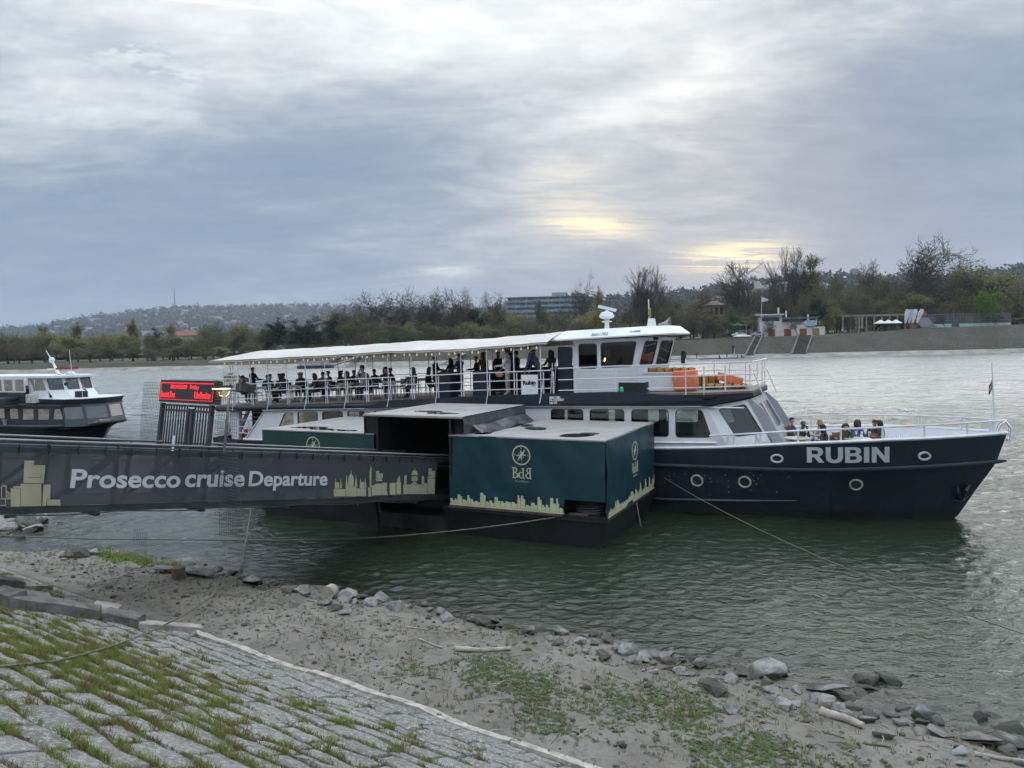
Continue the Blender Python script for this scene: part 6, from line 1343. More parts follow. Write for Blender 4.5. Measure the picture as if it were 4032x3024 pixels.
mwD = frame(gt(D0, DV0, front), (gt(D1, 0)-gt(D0, 0)), GN); DW, DH = (gt(D1, 0)-gt(D0, 0)).length, DV1-DV0
if (Vector(C0)-gt(0, 2)).dot(Vector(mwD.col[2][:3])) < 0: mwD = frame(gt(D0, DV0, .095), (gt(D1, 0)-gt(D0, 0)), GN)
part('screen', MB().box(.06, DW-.06, .05, DH-.05, -.004, .002), mat('display screen', (.018, .012, .012), .3), disp, mw=mwD)
def led_text(body, size, x, y, w): flat('led_line', text_mesh(body, size, .003, 0, w), LED, disp, mwD@Matrix.Translation((x, y, .006)))
led_text('2024/03/29', .13, DW*.21, DH*.62, DW*.30); led_text('Friday', .13, DW*.57, DH*.62, DW*.15); led_text('boat.hu', .23, DW*.05, DH*.22, DW*.25); led_text('Unlimite', .23, DW*.66, DH*.22, DW*.27)
bm2 = MB()
for k in range(56):
    x = lerp(.08, DW-.08, k/55); bm2.box(x-.008, x+.006, DH-.085, DH-.06, .002, .006); bm2.box(x-.008, x+.006, .06, .075, .002, .006)
for k in range(10):
    y = lerp(.09, DH-.1, k/9); bm2.box(.07, .09, y-.012, y+.008, .002, .006); bm2.box(DW-.09, DW-.07, y-.012, y+.008, .002, .006)
tag(part('led_border', bm2, LED, disp, mw=mwD), kind='stuff')
def wire_mesh(lab, l0, l1, v0, v1, step=.075, d=0.0, bend=0.0, plumb=False):
    o = thing('mesh_wing', lab, 'wire mesh'); mb = MB(); mb2 = MB(); n = int(round((l1-l0)/step)); m = int(round((v1-v0)/step)); P = (lambda l, v: gt(l, 1.2, d+bend*math.sin((l-l0)*3+v*1.3))+Vector((0, 0, v-1.2))) if plumb else (lambda l, v: gt(l, v, d+bend*math.sin((l-l0)*3+v*1.3)))
    for i in range(n+1): l = lerp(l0, l1, i/n); mb.tube([P(l, lerp(v0, v1, j/6)) for j in range(7)], .0048, 3)
    for j in range(m+1): v = lerp(v0, v1, j/m); mb2.tube([P(lerp(l0, l1, i/3), v) for i in range(4)], .0048, 3)
    wm = mat('grey mesh wire', (.075, .078, .085), .5, metal=.3); tag(part('upright_wires', mb, wm, o), kind='stuff'); tag(part('cross_wires', mb2, wm, o), kind='stuff'); return o
wire_mesh('wire mesh wing beyond the far side of the gate', -1.05, -.06, .10, 2.75, bend=.03)
wire_mesh('wire mesh wing hanging on the near side of the gangway past the banner', GWID+.14, GWID+.98, -.8, 2.85, d=.1, bend=.04, plumb=True)
wire_mesh('wire mesh strip rising behind the LED display', -.05, GWID+.1, 2.2, 2.86, d=.12, bend=.02)
wire_mesh('scrap of wire mesh hanging below the gangway', -.75, -.2, -1.35, -1.0, bend=.03)
# lamp post with notice
lamp = thing('lamp_post', 'thin grey post with a lit floodlight beside the gate', 'lamp'); lu = .30; lb = -.06
def lp_(v, l=0.0, d=0.0): return gp(GU+lu+d, -.10-l, v)
vt_ = 2.62; part('pole', MB().tube([lp_(1.15), lp_(vt_)], .030, 8), RAILS, lamp, smooth=60)
part('arm', MB().tube([lp_(vt_, -.02, -.25), lp_(vt_+.02, 0, .05), lp_(vt_+.0, .02, .40)], .02, 6), STEELD, lamp)
part('lamp_head', MB().bar(lp_(vt_+.06, 0, -.42), lp_(vt_+.10, 0, -.02), .26, .07, GN), STEELD, lamp); part('second_head', MB().bar(lp_(vt_+.12, 0, .22), lp_(vt_+.10, 0, .60), .22, .20, GN), STEELD, lamp)
part('light_glass', MB().bar(lp_(vt_+.015, 0, -.40), lp_(vt_+.055, 0, -.06), .22, .012, GN), mat('lit lamp glass', (.9, .8, .5), .3, emit=7, emit_rgb=(1, .83, .45)), lamp)
part('conduit', MB().tube([lp_(vt_, 0, -.3), lp_(vt_-.14, .02, -.28), lp_(vt_-.16, .02, -.12), lp_(vt_-.05, 0, 0)], .015, 6), mat('yellow conduit', (.45, .36, .10), .5), lamp)
ll = bpy.data.lights.new('floodlight', 'POINT'); ll.energy = 14; ll.color = (1, .80, .45); ll.shadow_soft_size = .12; lo_ = bpy.data.objects.new('floodlight', ll); COL.objects.link(lo_); lo_.parent = lamp; lo_.location = lp_(vt_-.07, 0, -.22)
sgn = thing('notice_board', 'white notice board with black Hungarian lines above the floodlight', 'sign'); so = lp_(vt_+.16, 0, -.22)
SX = Vector((1, -.25, 0)).normalized(); SY = GN; part('board', MB().box(0, .42, 0, .30, -.008, 0), mat('cream board', (.60, .58, .50), .6, var=.1, vs=5), sgn, mw=frame(so, SX, SY)); part('bracket', MB().tube([lp_(vt_), lp_(vt_+.3)], .018, 5), STEELD, sgn)
for k, t_ in enumerate(('A HAJÓ', 'KIKÖTÉSE ELŐTT', 'A HÍDRA LÉPNI')): flat('lettering', text_mesh(t_, .062, .001, .002, (.15, .36, .32)[k], .15, 'CENTER'), BLACK, sgn, frame(so, SX, SY)@Matrix.Translation((.21, .205-.08*k, .003)))

# ---------------------------------------------------------------- mooring ropes
ROPE = mat('worn rope', (.16, .135, .105), .9, var=.25, vs=12); ROPEL = mat('pale rope', (.34, .31, .26), .9, var=.2, vs=12)
def boat_pt(x, y, z): p = np.array(BO)+BU*x+BV*y; return Vector((p[0], p[1], z))
def rope(lab, pts, r, m, sag=0.0, name='mooring_rope'):
    out = []
    for i in range(len(pts)-1):
        a, b, s = Vector(pts[i]), Vector(pts[i+1]), (sag[i] if hasattr(sag, '__len__') else sag); n = 16
        for k in range(n+(i == len(pts)-2)): t = k/n; p = a.lerp(b, t); p.z -= s*4*t*(1-t); sw_ = to_sw(p); p.z = max(p.z, float(ground_z(*sw_, False))+.035); out.append(p)
    o = thing(name, lab, 'rope'); part('strand', MB().tube(out, r, 6), m, o, smooth=60)
rope('dark rope slanting up the stone slope from the near rocks to the pontoon', [gpt(-9.9, 3.6, .06), gpt(-10.1, 4.4, .10), gpt(-17.2, 12.05, .14), boat_pt(-22.6, -7.92, .9)], .016, ROPE, [0, .30, .12])
rope('pale rope from the left rocks across the water to the right pontoon corner', [gz(-60, 2108, .35), gz(360, 2122, .12), gz(1060, 2128, .05), boat_pt(-10.8, -7.95, .86)], .022, ROPE, [.0, .0, .18])
hp_ = hull_hit('4', 100, 1092); rope('thin rope from the boat side slanting to the lower right shore', [boat_pt(hp_[0], hp_[1]-.02, hp_[2]), gz(3280, 2215, .75), gz(4032, 2497, .35), gz(4300, 2620, .3)], .010, ROPE, [.12, .05, 0])
rope('short rope end dangling from the right side of the pontoon', [boat_pt(-9.13, -5.3, .9), boat_pt(-9.08, -5.28, .55), boat_pt(-9.02, -5.2, .12)], .018, ROPEL)
rope('mooring line bunched at the right end of the pontoon', [boat_pt(-9.6, -7.0, .94), boat_pt(-9.3, -4, .96), boat_pt(-9.2, -3.1, 1.05), boat_pt(-9.6, -2.7, 1.2)], .02, ROPE, [.0, 0, .05])
# ---------------------------------------------------------------- the second boat on the left, coming towards us
LO = Vector(gz(405, 1728, 0)); LA = rad(22); LU = np.array([math.cos(LA), -math.sin(LA), 0]); LV_ = np.array([math.sin(LA), math.cos(LA), 0])
def ls(x, y, yl):       # sighted point of the left boat on its lengthwise plane y = yl
    d = ray(x/3.687, 1350+y/3.687); t = (yl-(C0-np.array(LO))@LV_)/(d@LV_); p = C0+d*t-np.array(LO); return float(p@LU), float(p[2])
lbt = thing('tour_boat', 'dark grey tour boat with white wheelhouse passing at the left edge', 'boat', LO, -LA)
LHULL = mat('black hull paint', (.010, .011, .014), .35, var=.2, vs=.8); LGREY = mat('slate cabin paint', (.030, .041, .051), .45, var=.1, vs=1, dirt=.2, dirt_rgb=(.05, .05, .05)); LDARK = mat('dark slate', (.03, .036, .042), .5, var=.2, vs=1)
YN = -2.3
zgl = lambda x: interp(x, [-22, -8, -3, 0, 2.1], [1.02, 1.04, 1.08, 1.16, 1.36])
def lhb(x, z):
    xe = interp(z, [-.6, 0, .74, 1.0, 1.36], [-.3, 0, .45, .95, 2.1]); B = interp(z, [-.6, 0, 1.3], [1.6, 2.2, 2.75]); d = min(max((xe-x)/4.2, 0), 1); return B*(1-(1-d)**2.2)**.9
mb = MB()
for sg in (-1, 1):
    rows = []
    for j in range(13):
        row = []
        for i in range(41):
            u = 1-(1-i/40)**1.6; x = 0
            for it in range(3):
                z = lerp(-.6, zgl(x), j/12); xe = interp(z, [-.6, 0, .74, 1.0, 1.36], [-.3, 0, .45, .95, 2.1]); x = lerp(-22, xe, u)
            row.append((x, sg*lhb(x, z), z))
        rows.append(row)
    mb.loft(rows, False, False)
lh = part('hull', mb, LHULL, lbt, smooth=40)
for sg in (-1, 1): part('gunwale', MB().tube([(x, sg*(lhb(x, zgl(x))+.0), zgl(x)) for x in np.concatenate([np.linspace(-22, -2, 16), np.linspace(-1.5, 2.05, 10)])], .09, 6), mat('grey gunwale', (.07, .075, .08), .5), lh, smooth=60)
dk = [(x, max(lhb(x, 1.2)-.1, .02)) for x in np.linspace(-22, 1.7, 20)]; part('deck', MB().add([(x, -b, zgl(x)-.08) for x, b in dk]+[(x, b, zgl(x)-.08) for x, b in dk[::-1]], [tuple(range(40))]), LDARK, lbt)
def zwin(P, yl): return [ls(x, y, yl) for x, y in P]
bx_ = lambda x0, y0, x1, y1: [(x0, y1), (x1, y1), (x1, y0), (x0, y0)]
def lplate(name, outer_, holes_, yl, m, glass, both=True, thick=.03):
    for sg in ((-1, 1) if both else (-1,)):
        o_ = flat(name, warp(curve_mesh([outer_]+holes_, thick), lambda u, v, w: (u, -sg*yl+w if sg > 0 else yl+w, v)), m, lbt, None)
        for h in holes_: flat('pane', warp(curve_mesh([h], .003), lambda u, v, w: (u, (-sg*yl if sg > 0 else yl)+w, v)), glass, o_, None)
# lower saloon side
cx0, cz0 = ls(950, 1190, YN); ct0 = ls(880, 925, YN)
xf = ct0[0]; ztl = ct0[1]; sill = ls(600, 1200, YN)[1]
holes = [poly_round(zwin(bx_(a, 962, b, 1115), YN), .05, 3) for a, b in ((330, 492), (552, 718))]+[poly_round(zwin([(772, 1110), (938, 1108), (880, 962), (790, 962)], YN), .05, 3)]
xa = ls(300, 1000, YN)[0]; more = [rrect(xa-1.1-1.35*k, xa-.25-1.35*k, holes[0][0][1], ztl-.2, .06) for k in range(8)]
lplate('saloon_side', [(-21, .98), (cx0, sill-.05), (xf, ztl), (-21, ztl)], holes+more, YN, LGREY, glass_mat('saloon pane', (.8, .84, .84), .06))
part('saloon_floor', MB().box(-21, cx0, -2.2, 2.2, .9, .98), DARKIN, lbt); part('saloon_ceiling', MB().box(-21, xf-.1, -2.2, 2.2, ztl-.1, ztl-.05), DARKIN, lbt)
for k in range(6): part('saloon_seat', MB().box(xa-.3+1.3*k-4, xa+.1+1.3*k-4, -1.9, 1.9, .98, 1.5).box(xa+.02+1.3*k-4, xa+.1+1.3*k-4, -1.9, 1.9, 1.5, 1.9), mat('red seat cloth', (.08, .02, .02), .8), lbt)
# raked front screens
pb_ = [(cx0, -2.3), (cx0+1.05, -1.55), (cx0+1.5, 0), (cx0+1.05, 1.55), (cx0, 2.3)]
for i in range(4):
    a, b = pb_[i], pb_[i+1]; rk = xf-cx0; nr = Vector((b[1]-a[1], -(b[0]-a[0]), 0)).normalized()
    fc = lambda u, v, w: Vector((lerp(a[0], b[0], u)+rk*v, lerp(a[1], b[1], u)*(1-.03*v), lerp(sill-.05, ztl+.05, v)))+nr*w
    h = poly_round([(.08, .36), (.93, .36), (.93, .92), (.08, .92)], .05, 3)
    fo = flat('front_screen', warp(curve_mesh([[(0, 0), (.5, 0), (1, 0), (1, 1), (.5, 1), (0, 1)], h], .03), fc), mat('blue grey front', (.06, .078, .10), .4, var=.1), lbt, None); flat('pane', warp(curve_mesh([h], .003), fc), glass_mat('front screen glass', (.5, .56, .66), .22), fo, None)
# roof ledge and the white foredeck above with its dark visor
ledge = [(-21, -2.5), (xf+.1, -2.45), (xf+1.0, -1.7), (xf+1.45, 0), (xf+1.0, 1.7), (xf+.1, 2.45), (-21, 2.5)]
part('roof_ledge', MB().prism(ledge, lambda p, q, t: (p, q, ztl+t), 0, .09), LGREY, lbt)
wz = ls(1100, 810, -1.5)[1]; vis = [(-3.6+xf, -1.9), (xf+.2, -2.25), (xf+1.2, -1.65), (xf+1.6, 0), (xf+1.2, 1.65), (xf+.2, 2.25), (-3.6+xf, 1.9)]
part('visor', MB().loft([[(p*1.0-.15, q*.93, ztl+.1) for p, q in vis], [(p, q, wz-.02) for p, q in vis]]), LDARK, lbt); part('foredeck', MB().prism(vis, lambda p, q, t: (p, q*.99, wz+t), -.015, .03), BWHITE, lbt)
# wheelhouse
wy = -1.55; wt = ls(700, 510, wy)[1]; hs = [poly_round(zwin([(490, 700), (680, 690), (625, 530), (446, 538)], wy), .06, 3)]
xw0 = ls(440, 700, wy)[0]; xw1 = ls(700, 700, wy)[0]; xw1t = ls(650, 515, wy)[0]
lplate('wheelhouse_side', [(xw0-.05, wz), (xw1+.1, wz), (xw1, ls(700, 695, wy)[1]), (xw1t, wt), (xw0-.15, wt)], hs, wy, BWHITE, glass_mat('wheelhouse pane', (.45, .5, .56), .15))
pw = [(xw1, -1.55), (xw1+1.1, -1.05), (xw1+1.2, 0), (xw1+1.1, 1.05), (xw1, 1.55)]; wsl = ls(700, 695, wy)[1]
for i in range(4):
    a, b = pw[i], pw[i+1]; rk = xw1t-xw1; nr = Vector((b[1]-a[1], -(b[0]-a[0]), 0)).normalized()
    fc = lambda u, v, w: Vector((lerp(a[0], b[0], u)+(rk*v if v > 0 else -.5*v*(i in (0, 1, 2, 3))), lerp(a[1], b[1], u), lerp(wsl, wt, v) if v > 0 else lerp(wsl, wz, -v)))+nr*w
    h = poly_round([(.10, .06), (.92, .06), (.92, .93), (.10, .93)], .05, 3)
    fo = flat('wheelhouse_front', warp(curve_mesh([[(0, -1), (1, -1), (1, 0), (1, 1), (0, 1), (0, 0)], h], .025), fc), BWHITE, lbt, None); f2 = flat('window_frame', warp(curve_mesh([h, [(lerp(p[0], .5, .07), lerp(p[1], .5, .07)) for p in h]], .03), fc), GASK, fo, None); flat('pane', warp(curve_mesh([h], .003), fc), glass_mat('wheelhouse pane', (.45, .5, .56), .15), f2, None)
part('wheelhouse_roof', MB().prism([(-9.5+xw1, -1.8), (xw1+.6, -1.75), (xw1+1.25, -.9), (xw1+1.25, .9), (xw1+.6, 1.75), (-9.5+xw1, 1.8)], lambda p, q, t: (p, q, wt+t), 0, .14), BWHITE, lbt)
part('bridge_console', MB().box(xw1-.6, xw1+.2, -1.1, 1.1, wz, wsl+.05), DARKIN, lbt)
# aft upper storey: slate panel, white open frames
zs_ = ls(200, 720, -1.9)[1]; part('upper_panel', MB().box(-21, xw0-.1, -1.95, -1.9, ztl+.09, zs_).box(-21, xw0-.1, 1.9, 1.95, ztl+.09, zs_), LGREY, lbt)
for k in range(6): part('panel_groove', MB().box(-21, xw0-.12, -1.965, -1.951, ztl+.2+.12*k, ztl+.21+.12*k), LDARK, lbt)
hs2 = [rrect(xw0-1.0-1.12*k, xw0-.12-1.12*k, zs_+.08, wt-.1, .05) for k in range(8)]
lplate('upper_frame', [(-21, zs_), (xw0-.0, zs_), (xw0-.02, wt), (-21, wt)], hs2, -1.88, BWHITE, glass_mat('saloon pane', (.8, .84, .84), .06))
part('side_wing', MB().box(xw0-1.9, xw0-.5, -3.0, -1.95, ztl+.5, ztl+.55), LGREY, lbt); part('boarding_canopy', MB().box(-21, xf-3.9, -2.9, -2.2, ztl-.02, ztl+.06), LGREY, lbt)
ax, az = ls(480, 870, -2.1); ac_ = thing('air_conditioner', 'white air conditioner box on the side roof of the tour boat', 'air conditioner', LO, -LA); part('case', MB().box(ax-.42, ax+.42, -2.3, -1.95, az, az+.58), WHITE, ac_); part('fan_grille', MB().ring((ax-.12, -2.31, az+.29), (1, 0, 0), (0, 0, 1), .2, .02, 18, 5), BGREY, ac_)
# roof gear
zr = wt+.14; part('mast', MB().tube([(xw1-.9, 0, zr), (xw1-1.5, 0, zr+.95)], [.12, .07], 6).tube([(xw1-1.45, 0, zr+.9), (xw1-2.1, 0, zr+1.75)], [.05, .02], 5).blob((xw1-1.55, 0, zr+1.05), .2, .2, .22), BWHITE, lbt, smooth=50)
part('radar_bar', MB().bar((xw1-1.3, -.5, zr+.42), (xw1-.55, -.35, zr+.42), .14, .10), BWHITE, lbt); part('red_light_bar', MB().bar((xw1-.6, -.4, zr+.45), (xw1+1.05, -.1, zr+.48), .16, .13), mat('red light bar', (.28, .02, .02), .4), lbt)
part('dome', MB().lathe([(.32, 0), (.30, .12), (.15, .24), (.03, .26)], 12, (xw1, .2, zr)), BWHITE, lbt, smooth=50); part('whip_aerial', MB().tube([(xw1+1.15, -.6, zr), (xw1+1.0, -.6, zr+1.75)], .025, 4), BWHITE, lbt)
part('spotlight', MB().box(xw1+1.5, xw1+1.7, -1.5, -1.35, wsl+.35, wsl+.55), BLACK, lbt); part('mirror_arm', MB().tube([(xw1+1.2, -1.1, wsl), (xw1+1.55, -1.42, wsl+.35)], .02, 4), BWHITE, lbt)
hz = wz+.03; part('hatch_box', MB().box(xw1+1.7, xw1+2.2, -.9, -.3, hz, hz+.42), BLACK, lbt); part('flagstaff', MB().tube([(xw1+2.3, -.8, hz), (xw1+2.27, -.8, hz+.95)], .018, 4), BWHITE, lbt); drape(lbt, xw1+2.28, hz+.93, .42, .30, 1, -.8)
cl = MB(); rq = random.Random(2)
for k in range(4): cl.tube([(cx0+1.9+.35*math.cos(a+k)+.1*k, -1.1+.25*math.sin(a*1.3+k), zgl(1)+.05+.05*k+.04*math.sin(3*a)) for a in np.linspace(0, 5.5, 16)], .03, 5)
rl_ = thing('rope_heap', 'heap of pale rope on the foredeck of the tour boat', 'rope', LO, -LA); part('coil', cl, ROPEL, rl_)
part('bollard', MB().lathe([(.14, 0), (.14, .3), (.2, .34), (.2, .4)], 8, (ls(70, 1190, -2.4)[0], -2.35, zgl(-6))), BGREY, lbt)
# ---------------------------------------------------------------- people: one continuous body each, hair and hat as children
def skin_body(joints, edges, root):
    me = bpy.data.meshes.new('skel'); me.from_pydata([j[0] for j in joints], edges, []); ob = bpy.data.objects.new('skel', me); COL.objects.link(ob)
    md = ob.modifiers.new('s', 'SKIN'); md.use_smooth_shade = True; md.branch_smoothing = .3
    for i, j in enumerate(joints): me.skin_vertices[0].data[i].radius = j[1]; me.skin_vertices[0].data[i].use_root = (i == root)
    sb = ob.modifiers.new('u', 'SUBSURF'); sb.levels = 1; sb.render_levels = 1
    dg = bpy.context.evaluated_depsgraph_get(); out = bpy.data.meshes.new_from_object(ob.evaluated_get(dg)); bpy.data.objects.remove(ob); return out
def make_pose(pose):
    J = []; E = []
    def j(p, r, par=None):
        J.append((p, r if hasattr(r, '__len__') else (r, r)));
        if par is not None: E.append((par, len(J)-1))
        return len(J)-1
    # faces +x; z=0 is the sole of the feet (standing) or the floor (sitting)
    if pose.startswith('sit'): hip, lean = .47, .10
    else: hip, lean = .90, .0
    if pose == 'lean': lean = .32
    pel = j((0, 0, hip), (.15, .17)); wai = j((.02+lean*.3, 0, hip+.18), (.125, .15), pel); che = j((.01+lean*.75, 0, hip+.36), (.135, .18), wai); sho = j((.0+lean, 0, hip+.49), (.10, .15), che)
    nek = j((.015+lean*1.1, 0, hip+.575), (.055, .055), sho); hl = .03+lean*1.2; hd = j((hl, 0, hip+.665), (.085, .075), nek); cr = j((hl+.005, 0, hip+.765), (.088, .075), hd)
    top = hip+.765
    for s in (-1, 1):
        if pose.startswith('sit'):
            k = j((.42, s*.10, hip+.02), (.075, .075), j((.14, s*.10, hip), (.095, .095), pel)); an = j((.40, s*.10, .10), .05, k); j((.55, s*.11, .05), (.045, .04), an)
        else:
            sp = .07 if pose != 'walk' else 0
            k = j((.03, s*.10, .50), (.07, .07), j((.0, s*.10, hip-.12), (.095, .095), pel)); an = j((.0, s*.10, .10), .05, k); j((.15, s*.12, .045), (.045, .045), an)
        sh = j((lean, s*.20, hip+.47), (.068, .068), sho)
        if pose == 'sit_chin' and s > 0: el, ha = (lean+.16, s*.22, hip+.24), (lean+.16, s*.07, hip+.58)
        elif pose == 'sit_table' or pose == 'sit_chin': el, ha = (lean+.10, s*.25, hip+.22), (lean+.36, s*.14, hip+.26)
        elif pose == 'sit': el, ha = (lean-.02, s*.25, hip+.20), (lean+.22, s*.12, hip+.12)
        elif pose == 'reach': el, ha = (lean+.14, s*.24, hip+.24), (lean+.40, s*.20, hip+.22)
        elif pose == 'lean': el, ha = (lean+.06, s*.28, hip+.20), (lean+.14, s*.30, hip-.04)
        else: el, ha = (lean-.04, s*.25, hip+.20), (lean+.05, s*.25, hip-.05)
        e_ = j(el, (.05, .05), sh); w_ = j(ha, (.035, .035), e_)
        d = Vector(ha)-Vector(el); d.normalize(); palm = Vector(ha)+d*.07; q = j(tuple(palm), (.04, .022), w_)
    me = skin_body(J, E, pel)
    # fingers, nose and ears joined into the same mesh
    mb = MB()
    for s in (-1, 1):
        idx = [i for i, (p, r) in enumerate(J) if r == (.04, .022) and p[1]*s > 0 or (r == (.04, .022) and pose == 'sit_chin' and s > 0 and p[2] > hip+.4)]
        for i in idx[:1]:
            p = Vector(J[i][0]); w = Vector(J[i-1][0]); d = (p-w).normalized(); a = d.cross(Vector((0, 0, 1)));
            if a.length < .2: a = Vector((0, 1, 0))
            a.normalize(); dn = d.cross(a)
            for f, (o, L) in enumerate(((-.03, .065), (-.01, .078), (.01, .074), (.03, .058))): mb.tube([p+a*o, p+a*o+d*(L*.55), p+a*o+d*(L*.85)-dn*.02*(1 if dn.z > 0 else -1)], [.010, .009, .007], 5)
            mb.tube([p-d*.03-a*.03*s, p+d*.01-a*.055*s, p+d*.04-a*.05*s], [.012, .010, .008], 5)
    hz_ = hip+.675; mb.add([(hl+.075, -.012, hz_), (hl+.075, .012, hz_), (hl+.105, 0, hz_-.012), (hl+.07, 0, hz_+.06)], [(0, 1, 2), (0, 2, 3), (1, 3, 2)])
    for s in (-1, 1): mb.blob((hl-.005, s*.076, hz_+.015), .02, .01, .03, 6, 4)
    n0 = len(me.vertices); nf0 = len(me.polygons)
    V = [tuple(v.co) for v in me.vertices]+[tuple(map(float, v)) for v in mb.v]; Fs = [tuple(p.vertices) for p in me.polygons]+[tuple(i+n0 for i in f) for f in mb.f]
    out = bpy.data.meshes.new('body'); out.from_pydata(V, [], Fs); out.update(); mi = []
    hands = [Vector(p) for p, r in J if r == (.04, .022)]
    for i, p in enumerate(out.polygons):
        c = p.center
        if i >= nf0 or c.z > hip+.555 or min((c-h).length for h in hands) < .075: mi.append(0)
        elif c.z < .09 and (not pose.startswith('sit') or c.x > .33): mi.append(3)
        elif c.z < hip+.06 and not (abs(c.y) > .17 and pose not in ('sit',)): mi.append(2)
        elif pose.startswith('sit') and c.z < hip+.09 and c.x > .16 and abs(c.y) < .2: mi.append(2)
        else: mi.append(1)
    out.polygons.foreach_set('material_index', mi); out.polygons.foreach_set('use_smooth', [True]*len(mi)); bpy.data.meshes.remove(me)
    for k in range(4): out.materials.append(None)
    return out, Vector((hl, 0, top))
def hair_mesh(kind):
    mb = MB(); rr_ = random.Random(3)
    def cap(z0, zf, r=.098, back=.0):
        rows = []
        for i in range(7):
            t = i/6; ring = []
            for k in range(14):
                a = 2*PI*k/14; low = lerp(zf, z0, (1-math.cos(a))/2)      # higher in front (a=0), lower at the back
                z = lerp(low, .085, t**.8); rad_ = r*math.sqrt(max(0.02, 1-((z+.0)/.105)**2)) if z > 0 else r
                ring.append((math.cos(a)*rad_*1.05-back, math.sin(a)*rad_*.92, z))
            rows.append(ring)
        mb.loft(rows)
    if kind == 'short': cap(-.06, .035)
    elif kind == 'long':
        cap(-.08, .04, .102)
        for k in range(13): a = lerp(rad(80), rad(280), k/12); mb.tube([(math.cos(a)*.095, math.sin(a)*.088, .02), (math.cos(a)*.105-.01, math.sin(a)*.098, -.10), (math.cos(a)*.10-.015, math.sin(a)*.10, -.22-.03*rr_.random())], [.03, .035, .014], 6)
    elif kind == 'bun': cap(-.06, .04, .100); mb.blob((-.11, 0, .03), .045, .045, .045, 8, 6)
    elif kind == 'cap':
        cap(-.03, .02, .104); mb.prism([(.08, -.075), (.15, -.06), (.175, 0), (.15, .06), (.08, .075)], lambda p, q, t: (p, q, .02+t-.1*(p-.08)), 0, .012)
    elif kind == 'hood':
        cap(-.10, .06, .12, .012); mb.blob((-.06, 0, -.13), .10, .13, .06, 10, 6)
    return mb.mesh('hair', [], 60)
POSES = {p: make_pose(p) for p in ('sit', 'sit_table', 'sit_chin', 'stand', 'reach', 'lean')}
HAIRS = {k: hair_mesh(k) for k in ('short', 'long', 'bun', 'cap', 'hood')}
eye_me = MB()
for s in (-1, 1): eye_me.blob((.082, s*.032, -.065), .012, .014, .008, 6, 4)
eye_me = eye_me.mesh('eyes', [mat('dark eyes', (.02, .015, .012), .3)]); mou_me = MB().box(.082, .094, -.024, .024, -.150, -.140).mesh('mouth', [mat('lips', (.30, .10, .085), .5)])
CLOTH = {'black': (.028, .028, .031), 'navy': (.026, .036, .07), 'grey': (.10, .10, .11), 'dgrey': (.065, .067, .072), 'olive': (.055, .062, .036), 'brown': (.085, .066, .052), 'dbrown': (.045, .035, .030), 'blue': (.035, .085, .20), 'denim': (.10, .17, .29), 'white': (.58, .60, .64), 'cream': (.46, .42, .36), 'red': (.35, .035, .045), 'mustard': (.28, .15, .02), 'plum': (.07, .04, .05), 'jeans': (.030, .045, .075), 'camo': (.15, .085, .05), 'pinkish': (.40, .33, .33), 'green': (.045, .055, .045)}
def cloth(c): return mat('cloth '+c, CLOTH[c], .85, var=.2 if c != 'camo' else .6, vs=9, bump=.3, bs=25)
SKINS = [mat('skin', (.50, .29, .20), .5, var=.06), mat('tan skin', (.38, .21, .14), .5, var=.06), mat('dark skin', (.12, .065, .045), .5, var=.06)]
HAIRC = {'black': mat('black hair', (.012, .010, .009), .5, var=.2, vs=20), 'brown': mat('brown hair', (.045, .027, .017), .5, var=.2, vs=20), 'blond': mat('blond hair', (.38, .27, .14), .5, var=.2, vs=20), 'red': mat('auburn hair', (.12, .04, .02), .5, var=.2, vs=20), 'green': mat('cap cloth', (.06, .075, .06), .8), 'beige': mat('beige cap cloth', (.36, .31, .26), .85)}
def person(label, x, y, z, face, pose, top, bottom, hair='short', hc='brown', skin=0, scale=1.0, root=None, group=None):
    p = np.array(BO)+BU*x+BV*y if root is None else np.array(root)
    o = thing('person', label, 'person', (p[0], p[1], z), rad(face)-(ANG if root is None else 0), group); o.scale = (scale,)*3
    me, head = POSES[pose]; b = link('body', me, o)
    for k, m in enumerate((SKINS[skin], cloth(top), cloth(bottom), cloth('black') if top != 'white' else cloth('white'))): b.material_slots[k].link = 'OBJECT'; b.material_slots[k].material = m
    h = bpy.data.objects.new('hat' if hair == 'cap' else 'hood' if hair == 'hood' else 'hair', HAIRS[hair]); COL.objects.link(h); h.parent = o; h.location = head-Vector((0, 0, .012))
    if not h.data.materials: h.data.materials.append(None)
    h.material_slots[0].link = 'OBJECT'; h.material_slots[0].material = HAIRC[hc] if hair != 'hood' else cloth(top)
    e = link('eyes', eye_me, o); e.location = head; m = link('mouth', mou_me, o); m.location = head; return o
def bpx(k, x, y, yl): return bside(k, x, y, yl)[0]
# bow guests, seated (deck at 1.95)
ZB = 1.86
def bow(label, hx, hy, face, pose, *a, dy=0.0, **k):     # head top sighted in the bow close view
    q = gz(2950+hx/3.16, 1550+hy/3.16, ZB+1.335*.95)-np.array(BO); x, y = float(q@BU), float(q@BV)
    ox = .12*math.cos(rad(face)); oy = .12*math.sin(rad(face)); return person(label, x-ox, max(y-oy, -hb(x, 2.4)+.42), ZB, face, pose, *a, scale=.95, **k)
bow('man in a dark green jacket sitting behind the left bow table, facing right', 525, 285, -20, 'sit_table', 'dgrey', 'black', 'short', 'black')
bow('man with a green cap resting his chin on his hand at the left bow table', 665, 335, -30, 'sit_chin', 'black', 'black', 'cap', 'green', 2)
bow('blond woman in a pale top at the back of the left bow table', 880, 305, 200, 'sit_table', 'cream', 'jeans', 'long', 'blond')
bow('woman with long black hair and brown coat at the near side of the bow table', 918, 368, 165, 'sit', 'plum', 'black', 'long', 'black')
